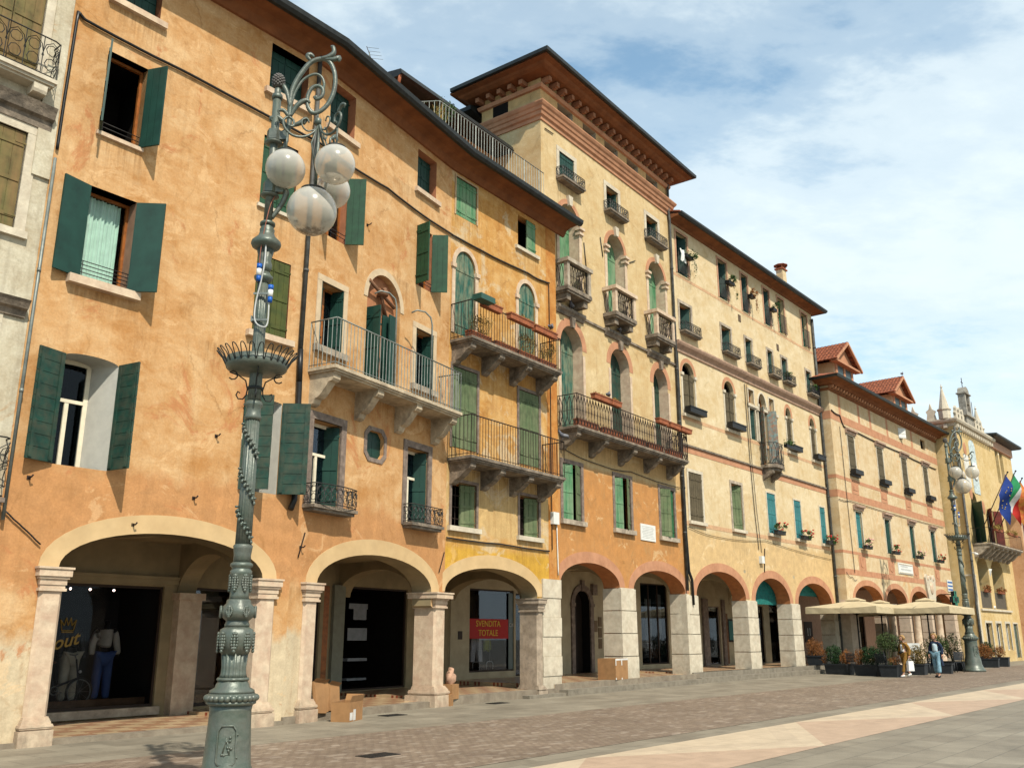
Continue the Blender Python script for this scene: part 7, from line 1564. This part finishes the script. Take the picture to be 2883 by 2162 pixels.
carton(WF('3',3.70,-.0,.305,4),.86,.62,.62,'taped cardboard box beside the first block pier of the tower house')
# ------------------------------------------------ first shop window: lettering, crown, mannequins, bicycle
GOLD=mat('gold_lettering',(.30,.19,.03),.5,var=.1)
b1L=lambda u:ub('1L',u)
me_M=MF('b1L')@Matrix.Translation((b1L(1.50),.068,1.50))@Matrix.Rotation(R(14),4,'Y').inverted()
text_part('lettering','out',.34,GOLD,sh1,me_M,0,0,0,bold=.004,shear=.45,sx=1.05)
text_part('lettering','c',.30,GOLD,sh1,me_M@Matrix.Translation((-.42,0,-.02)),0,0,0,bold=.004,shear=.45)
s=MB(); cx,cz=b1L(1.53),1.70; pts=[(-.11,0),(.11,0),(.15,.20),(.075,.09),(.045,.24),(0,.09),(-.045,.24),(-.075,.09),(-.15,.20)]
for p in ((-.11,0),(.11,0)): pass
for i in range(len(pts)): a,b=pts[i],pts[(i+1)%len(pts)]; s.tube([(cx+a[0],.066,cz+a[1]),(cx+b[0],.066,cz+b[1])],.010,4)
s.tube([(cx-.11,.066,cz-.03),(cx+.11,.066,cz-.03)],.008,4); part('crown_emblem',s,GOLD,sh1,'b1L')
s=MB(); s.poly([(b1L(.95),.3,.30),(b1L(3.38),.3,.30),(b1L(3.38),1.5,.30),(b1L(.95),1.5,.30)]); s.box(b1L(.95),b1L(3.38),.28,.30,.26,.42); part('display_platform',s,mat('brown_display_wood',(.16,.085,.04),.7,var=.3),sh1,'b1L')
s=MB()
for u in (1.75,2.15,2.65): s.ball((b1L(u),.6,2.50),.022,8,6)
part('spotlight',s,emit('lit_spot',(1,.75,.6),14),sh1,'b1L')
def mannequin(M,lab,top,bot,hat=None,tee=None):
    J=dict(pelvis=((0,0,.91),(.10,.14)),waist=((0,0,1.04),(.09,.12)),chest=((.01,0,1.22),(.11,.15)),upper=((0,0,1.34),(.09,.13)),nb=((0,0,1.42),.05),neck=((.01,0,1.48),.05),head=((.02,0,1.58),.085),hipl=((0,.09,.86),.09),hipr=((0,-.09,.86),.09),shl=((0,.17,1.37),.06),shr=((0,-.17,1.37),.06),ell=((-.02,.24,1.12),.05),elr=((-.02,-.24,1.12),.05),wrl=((.05,.26,.90),.04),wrr=((.05,-.26,.90),.04),knl=((0,.10,.48),.07),knr=((0,-.10,.48),.07),anl=((0,.11,.08),.06),anr=((0,-.11,.08),.06))
    t=thing('mannequin',lab,'mannequin',M,'clothed mannequins in the first shop window'); mb=MB(); add_geo(mb,skin_geo(J,[('pelvis','waist'),('waist','chest'),('chest','upper'),('upper','nb'),('nb','neck'),('neck','head'),('pelvis','hipl'),('pelvis','hipr'),('hipl','knl'),('hipr','knr'),('knl','anl'),('knr','anr')],'pelvis')); part('body',mb,BLACK,t)
    mb=MB(); add_geo(mb,skin_geo(sc(J,['waist','chest','upper','shl','shr','ell','elr','wrl','wrr'],1.12,.015),[('waist','chest'),('chest','upper'),('upper','shl'),('upper','shr'),('shl','ell'),('shr','elr'),('ell','wrl'),('elr','wrr')],'chest')); part('jacket',mb,top,t)
    mb=MB(); add_geo(mb,skin_geo(sc(J,['pelvis','hipl','hipr','knl','knr','anl','anr'],1.12,.012),[('pelvis','hipl'),('pelvis','hipr'),('hipl','knl'),('hipr','knr'),('knl','anl'),('knr','anr')],'pelvis')); part('trousers',mb,bot,t)
mannequin(WF('b1L',b1L(1.92),.62,.31,-80)@Matrix.Scale(1.02,4),'dark dressed mannequin in pale trousers behind the shop lettering',BLACK,mat('pale_trouser_cloth',(.62,.57,.42),.9))
mannequin(WF('b1L',b1L(2.62),.66,.31,-95)@Matrix.Scale(1.02,4),'mannequin in a pale jacket and blue jeans at the right of the window',mat('pale_jacket_cloth',(.60,.57,.48),.9),mat('blue_denim',(.07,.13,.32),.9))
mannequin(WF('b1L',b1L(1.45),.95,.31,-90),'dark mannequin at the back of the window behind the bicycle',mat('dark_grey_cloth',(.03,.03,.03),.9),mat('dark_green_cloth',(.02,.05,.025),.9))
t=thing('bicycle','small white rimmed folding bicycle in the first shop window','bicycle',WF('b1L',b1L(1.62),.36,.32)); s=MB(); 
def ring(mb,c,r,rr,n=28): mb.tube([(c[0]+r*math.cos(2*PI*k/n),c[1],c[2]+r*math.sin(2*PI*k/n)) for k in range(n+1)],rr,6,False)
for x in (-.42,.42):
    s=MB(); ring(s,(x,0,.25),.25,.02); wl=part('wheel',s,BLACK,t); s=MB(); ring(s,(x,0,.25),.225,.012)
    for k in range(10): s.tube([(x,0,.25),(x+.22*math.cos(k*PI/5),0,.25+.22*math.sin(k*PI/5))],.003,3,False)
    part('rim',s,GALV,wl)
s=MB(); s.tube([(.42,0,.25),(.36,0,.55),(.30,0,.85)],.016,6); s.tube([(.36,0,.50),(-.1,0,.34),(-.42,0,.25)],.02,6); s.tube([(-.08,0,.30),(-.18,0,.78)],.016,6); part('frame',s,mat('dark_frame_paint',(.02,.02,.03),.4),t)
s=MB(); s.tube([(.30,0,.85),(.26,.0,.92),(.20,.22,.95)],.011,6); s.tube([(.26,0,.92),(.20,-.22,.95)],.011,6); part('handlebar',s,GALV,t); s=MB(); s.ball((-.19,0,.80),.09,10,6,(1.3,.7,.35)); part('saddle',s,mat('brown_saddle',(.12,.04,.02),.6),t); s=MB(); ring(s,(-.08,-.03,.29),.075,.012,16); s.tube([(-.08,-.04,.29),(.06,-.05,.25)],.009,5); part('crank',s,GALV,t); s=MB(); s.ball((.38,-.04,.62),.03,8,6); part('headlight',s,WHITE,t)
# second arch: shapes in the gloom
t=thing('clothes_display','pale shirt and folded clothes hanging in the dark second doorway','clothes display',WF('b2',ub('2',1.75),1.0,.2)); s=MB(); s.box(-.4,.4,-.01,.01,2.15,2.30); s.box(-.2,.35,-.01,.01,1.85,2.15); part('shirt',s,mat('dim_white_cloth',(.30,.31,.32),.9),t); s=MB(); s.box(-.42,.4,-.01,.01,1.28,1.62); part('folded_shirt',s,mat('dim_white_cloth',(.30,.31,.32),.9),t); s=MB(); s.box(-.42,.4,-.05,.2,.72,.80); part('shelf',s,MC['dim_white_cloth'],t); s=MB(); s.box(-.42,.4,-.05,.2,.20,.26); part('shelf',s,MC['dim_white_cloth'],t)
# third arch: banner, trousers, hanging clothes
RB=mat('red_banner',(.42,.014,.012),.6,var=.08); YL=mat('yellow_banner_lettering',(.72,.50,.05),.6)
u3=lambda u:ub('3',u)
s=MB(); s.box(u3(.98),u3(3.05),.045,.052,1.52,2.14); bn=part('sale_banner',s,RB,sh3,'b3','red closing down sale banner')
text_part('lettering','SVENDITA',.27,YL,bn,'b3',u3(1.98),.040,1.98,bold=0,sx=1.02); text_part('lettering','TOTALE',.27,YL,bn,'b3',u3(1.98),.040,1.69,bold=0,sx=1.02)
s=MB(); s.box(u3(3.06),u3(3.36),.04,.05,.55,3.0); sp_=part('side_panel',s,mat('grey_green_glass_panel',(.10,.13,.12),.3),sh3,'b3'); text_part('lettering','CIK',.17,mat('pale_lettering',(.5,.5,.46),.7),sp_,'b3',u3(3.21),.035,1.95)
def garment(name,lab,u,pts,m,grp):
    s=MB(); s.pxz(pts,-.03,.03); o=s.build(name,m); o.matrix_basis=WF('b3',u3(u),.40,0); tag(o,lab,name.replace('_',' '),grp)
GC='clothes hanging under the sale banner'
garment('white_trousers','white trousers hanging beneath the middle of the red banner',1.78,[(-.24,1.6),(-.27,.80),(-.08,.80),(.0,1.32),(.12,.80),(.32,.80),(.27,1.6)],TEE,GC)
garment('lime_top','lime green top hanging beneath the red banner, right of the white trousers',2.35,[(-.15,1.6),(-.14,1.12),(-.02,1.18),(.08,1.10),(.2,1.2),(.18,1.6)],mat('lime_cloth',(.45,.50,.03),.8,var=.2),GC)
garment('grey_skirt','grey skirt hanging at the left beneath the red banner',1.28,[(-.12,1.6),(-.18,1.12),(.2,1.12),(.1,1.6)],mat('dim_grey_cloth',(.16,.15,.12),.9,var=.2),GC)
s=MB()
for u in (1.2,1.75,2.45): s.tube([(u3(u)-.17,.35,.56),(u3(u)-.17,.35,.74),(u3(u)-.10,.35,.80),(u3(u)+.10,.35,.80),(u3(u)+.17,.35,.74),(u3(u)+.17,.35,.56)],.011,6); s.tube([(u3(u),.35,.8),(u3(u),.35,1.6)],.006,5)
part('display_stands',s,WHITE,sh3,'b3')
# ------------------------------------------------ flags on the hall balcony
def flag(u,y,z0,le,tilt,lab,kind,w_=1.5,h=2.2,side=1):
    M=MF('6')@Matrix.Translation((u,y,z0)); t=thing('flag',lab,'flag',M,'flags on the town hall balcony'); d=Vector((math.sin(R(tilt[0])),-math.sin(R(tilt[1])),1)).normalized(); s=MB(); s.tube([(0,0,0),tuple(d*le)],.03,6); s.ball(tuple(d*le),.06,8,6); part('pole',s,DARKW,t)
    nx,nz=14,12; P=[]
    for i in range(nx+1):
        row=[]
        for j in range(nz+1):
            a=j/nz; b=i/nx
            top=d*(le*(.97-.30*a*0)); p=d*(le*.97)-d*(h*.62*a)
            # cloth falls from the tilted pole: droops with folds
            off=Vector((side*(.30+.35*a)*b*w_*.75,-.25*b*math.sin(b*5+a*2)-.1*b,-b*w_*(1.05-.1*a)))
            row.append(tuple(p+off+Vector((.06*math.sin(b*9+a*4),.08*math.cos(b*8+a*3),0))))
        P.append(row)
    cols={'eu':[(0,1,mat('flag_blue',(.012,.045,.24),.8))],'it':[(0,.333,mat('flag_green',(.02,.25,.09),.8)),(.333,.666,TEE),(.666,1,mat('flag_red',(.55,.03,.02),.8))],'ve':[(0,1,mat('flag_orange_red',(.55,.10,.03),.8,var=.3,vs=4,dirt=(.65,.38,.06),dirt_amt=.8,dscale=3))]}[kind]
    s=MB(); s.smooth=True; ms=[c[2] for c in cols]
    for i in range(nx):
        s.cur=min(len(cols)-1,int((i+.5)/nx*len(cols)))
        for j in range(nz): s.poly([P[i][j],P[i+1][j],P[i+1][j+1],P[i][j+1]])
    part('cloth',s,ms,t)
    if kind=='eu':
        s=MB()
        for k in range(12):
            a=2*PI*k/12; i=int(nx*(.5+.28*math.cos(a))); j=int(nz*(.5+.3*math.sin(a))); p=Vector(P[i][j])+Vector((0,-.03,0)); s.ball(p,.032,5,4)
        part('stars',s,mat('flag_gold',(.7,.5,.05),.6),t)
    return t
flag(-.6,-1.1,8.0,3.9,(16,28),'blue flag with gold stars on the hall balcony','eu',w_=1.9,h=2.4)
flag(.9,-1.1,8.0,4.2,(16,28),'green white and red flag hanging to the right of the blue one','it',w_=2.3,h=2.0)
flag(2.8,-1.1,8.0,4.0,(18,28),'orange red flag with golden figures at the right edge of the picture','ve',w_=2.2,h=2.0)
s=MB(); s.ball((0,0,0),.12,10,8,(1,1,.7)); s.tube([(0,.3,.1),(0,0,.08)],.03,5); o=s.build('security_camera',WHITE); o.matrix_basis=MF('6')@Matrix.Translation((-.1,-.4,6.5)); tag(o,'white domed camera at the corner of the yellow hall','camera')
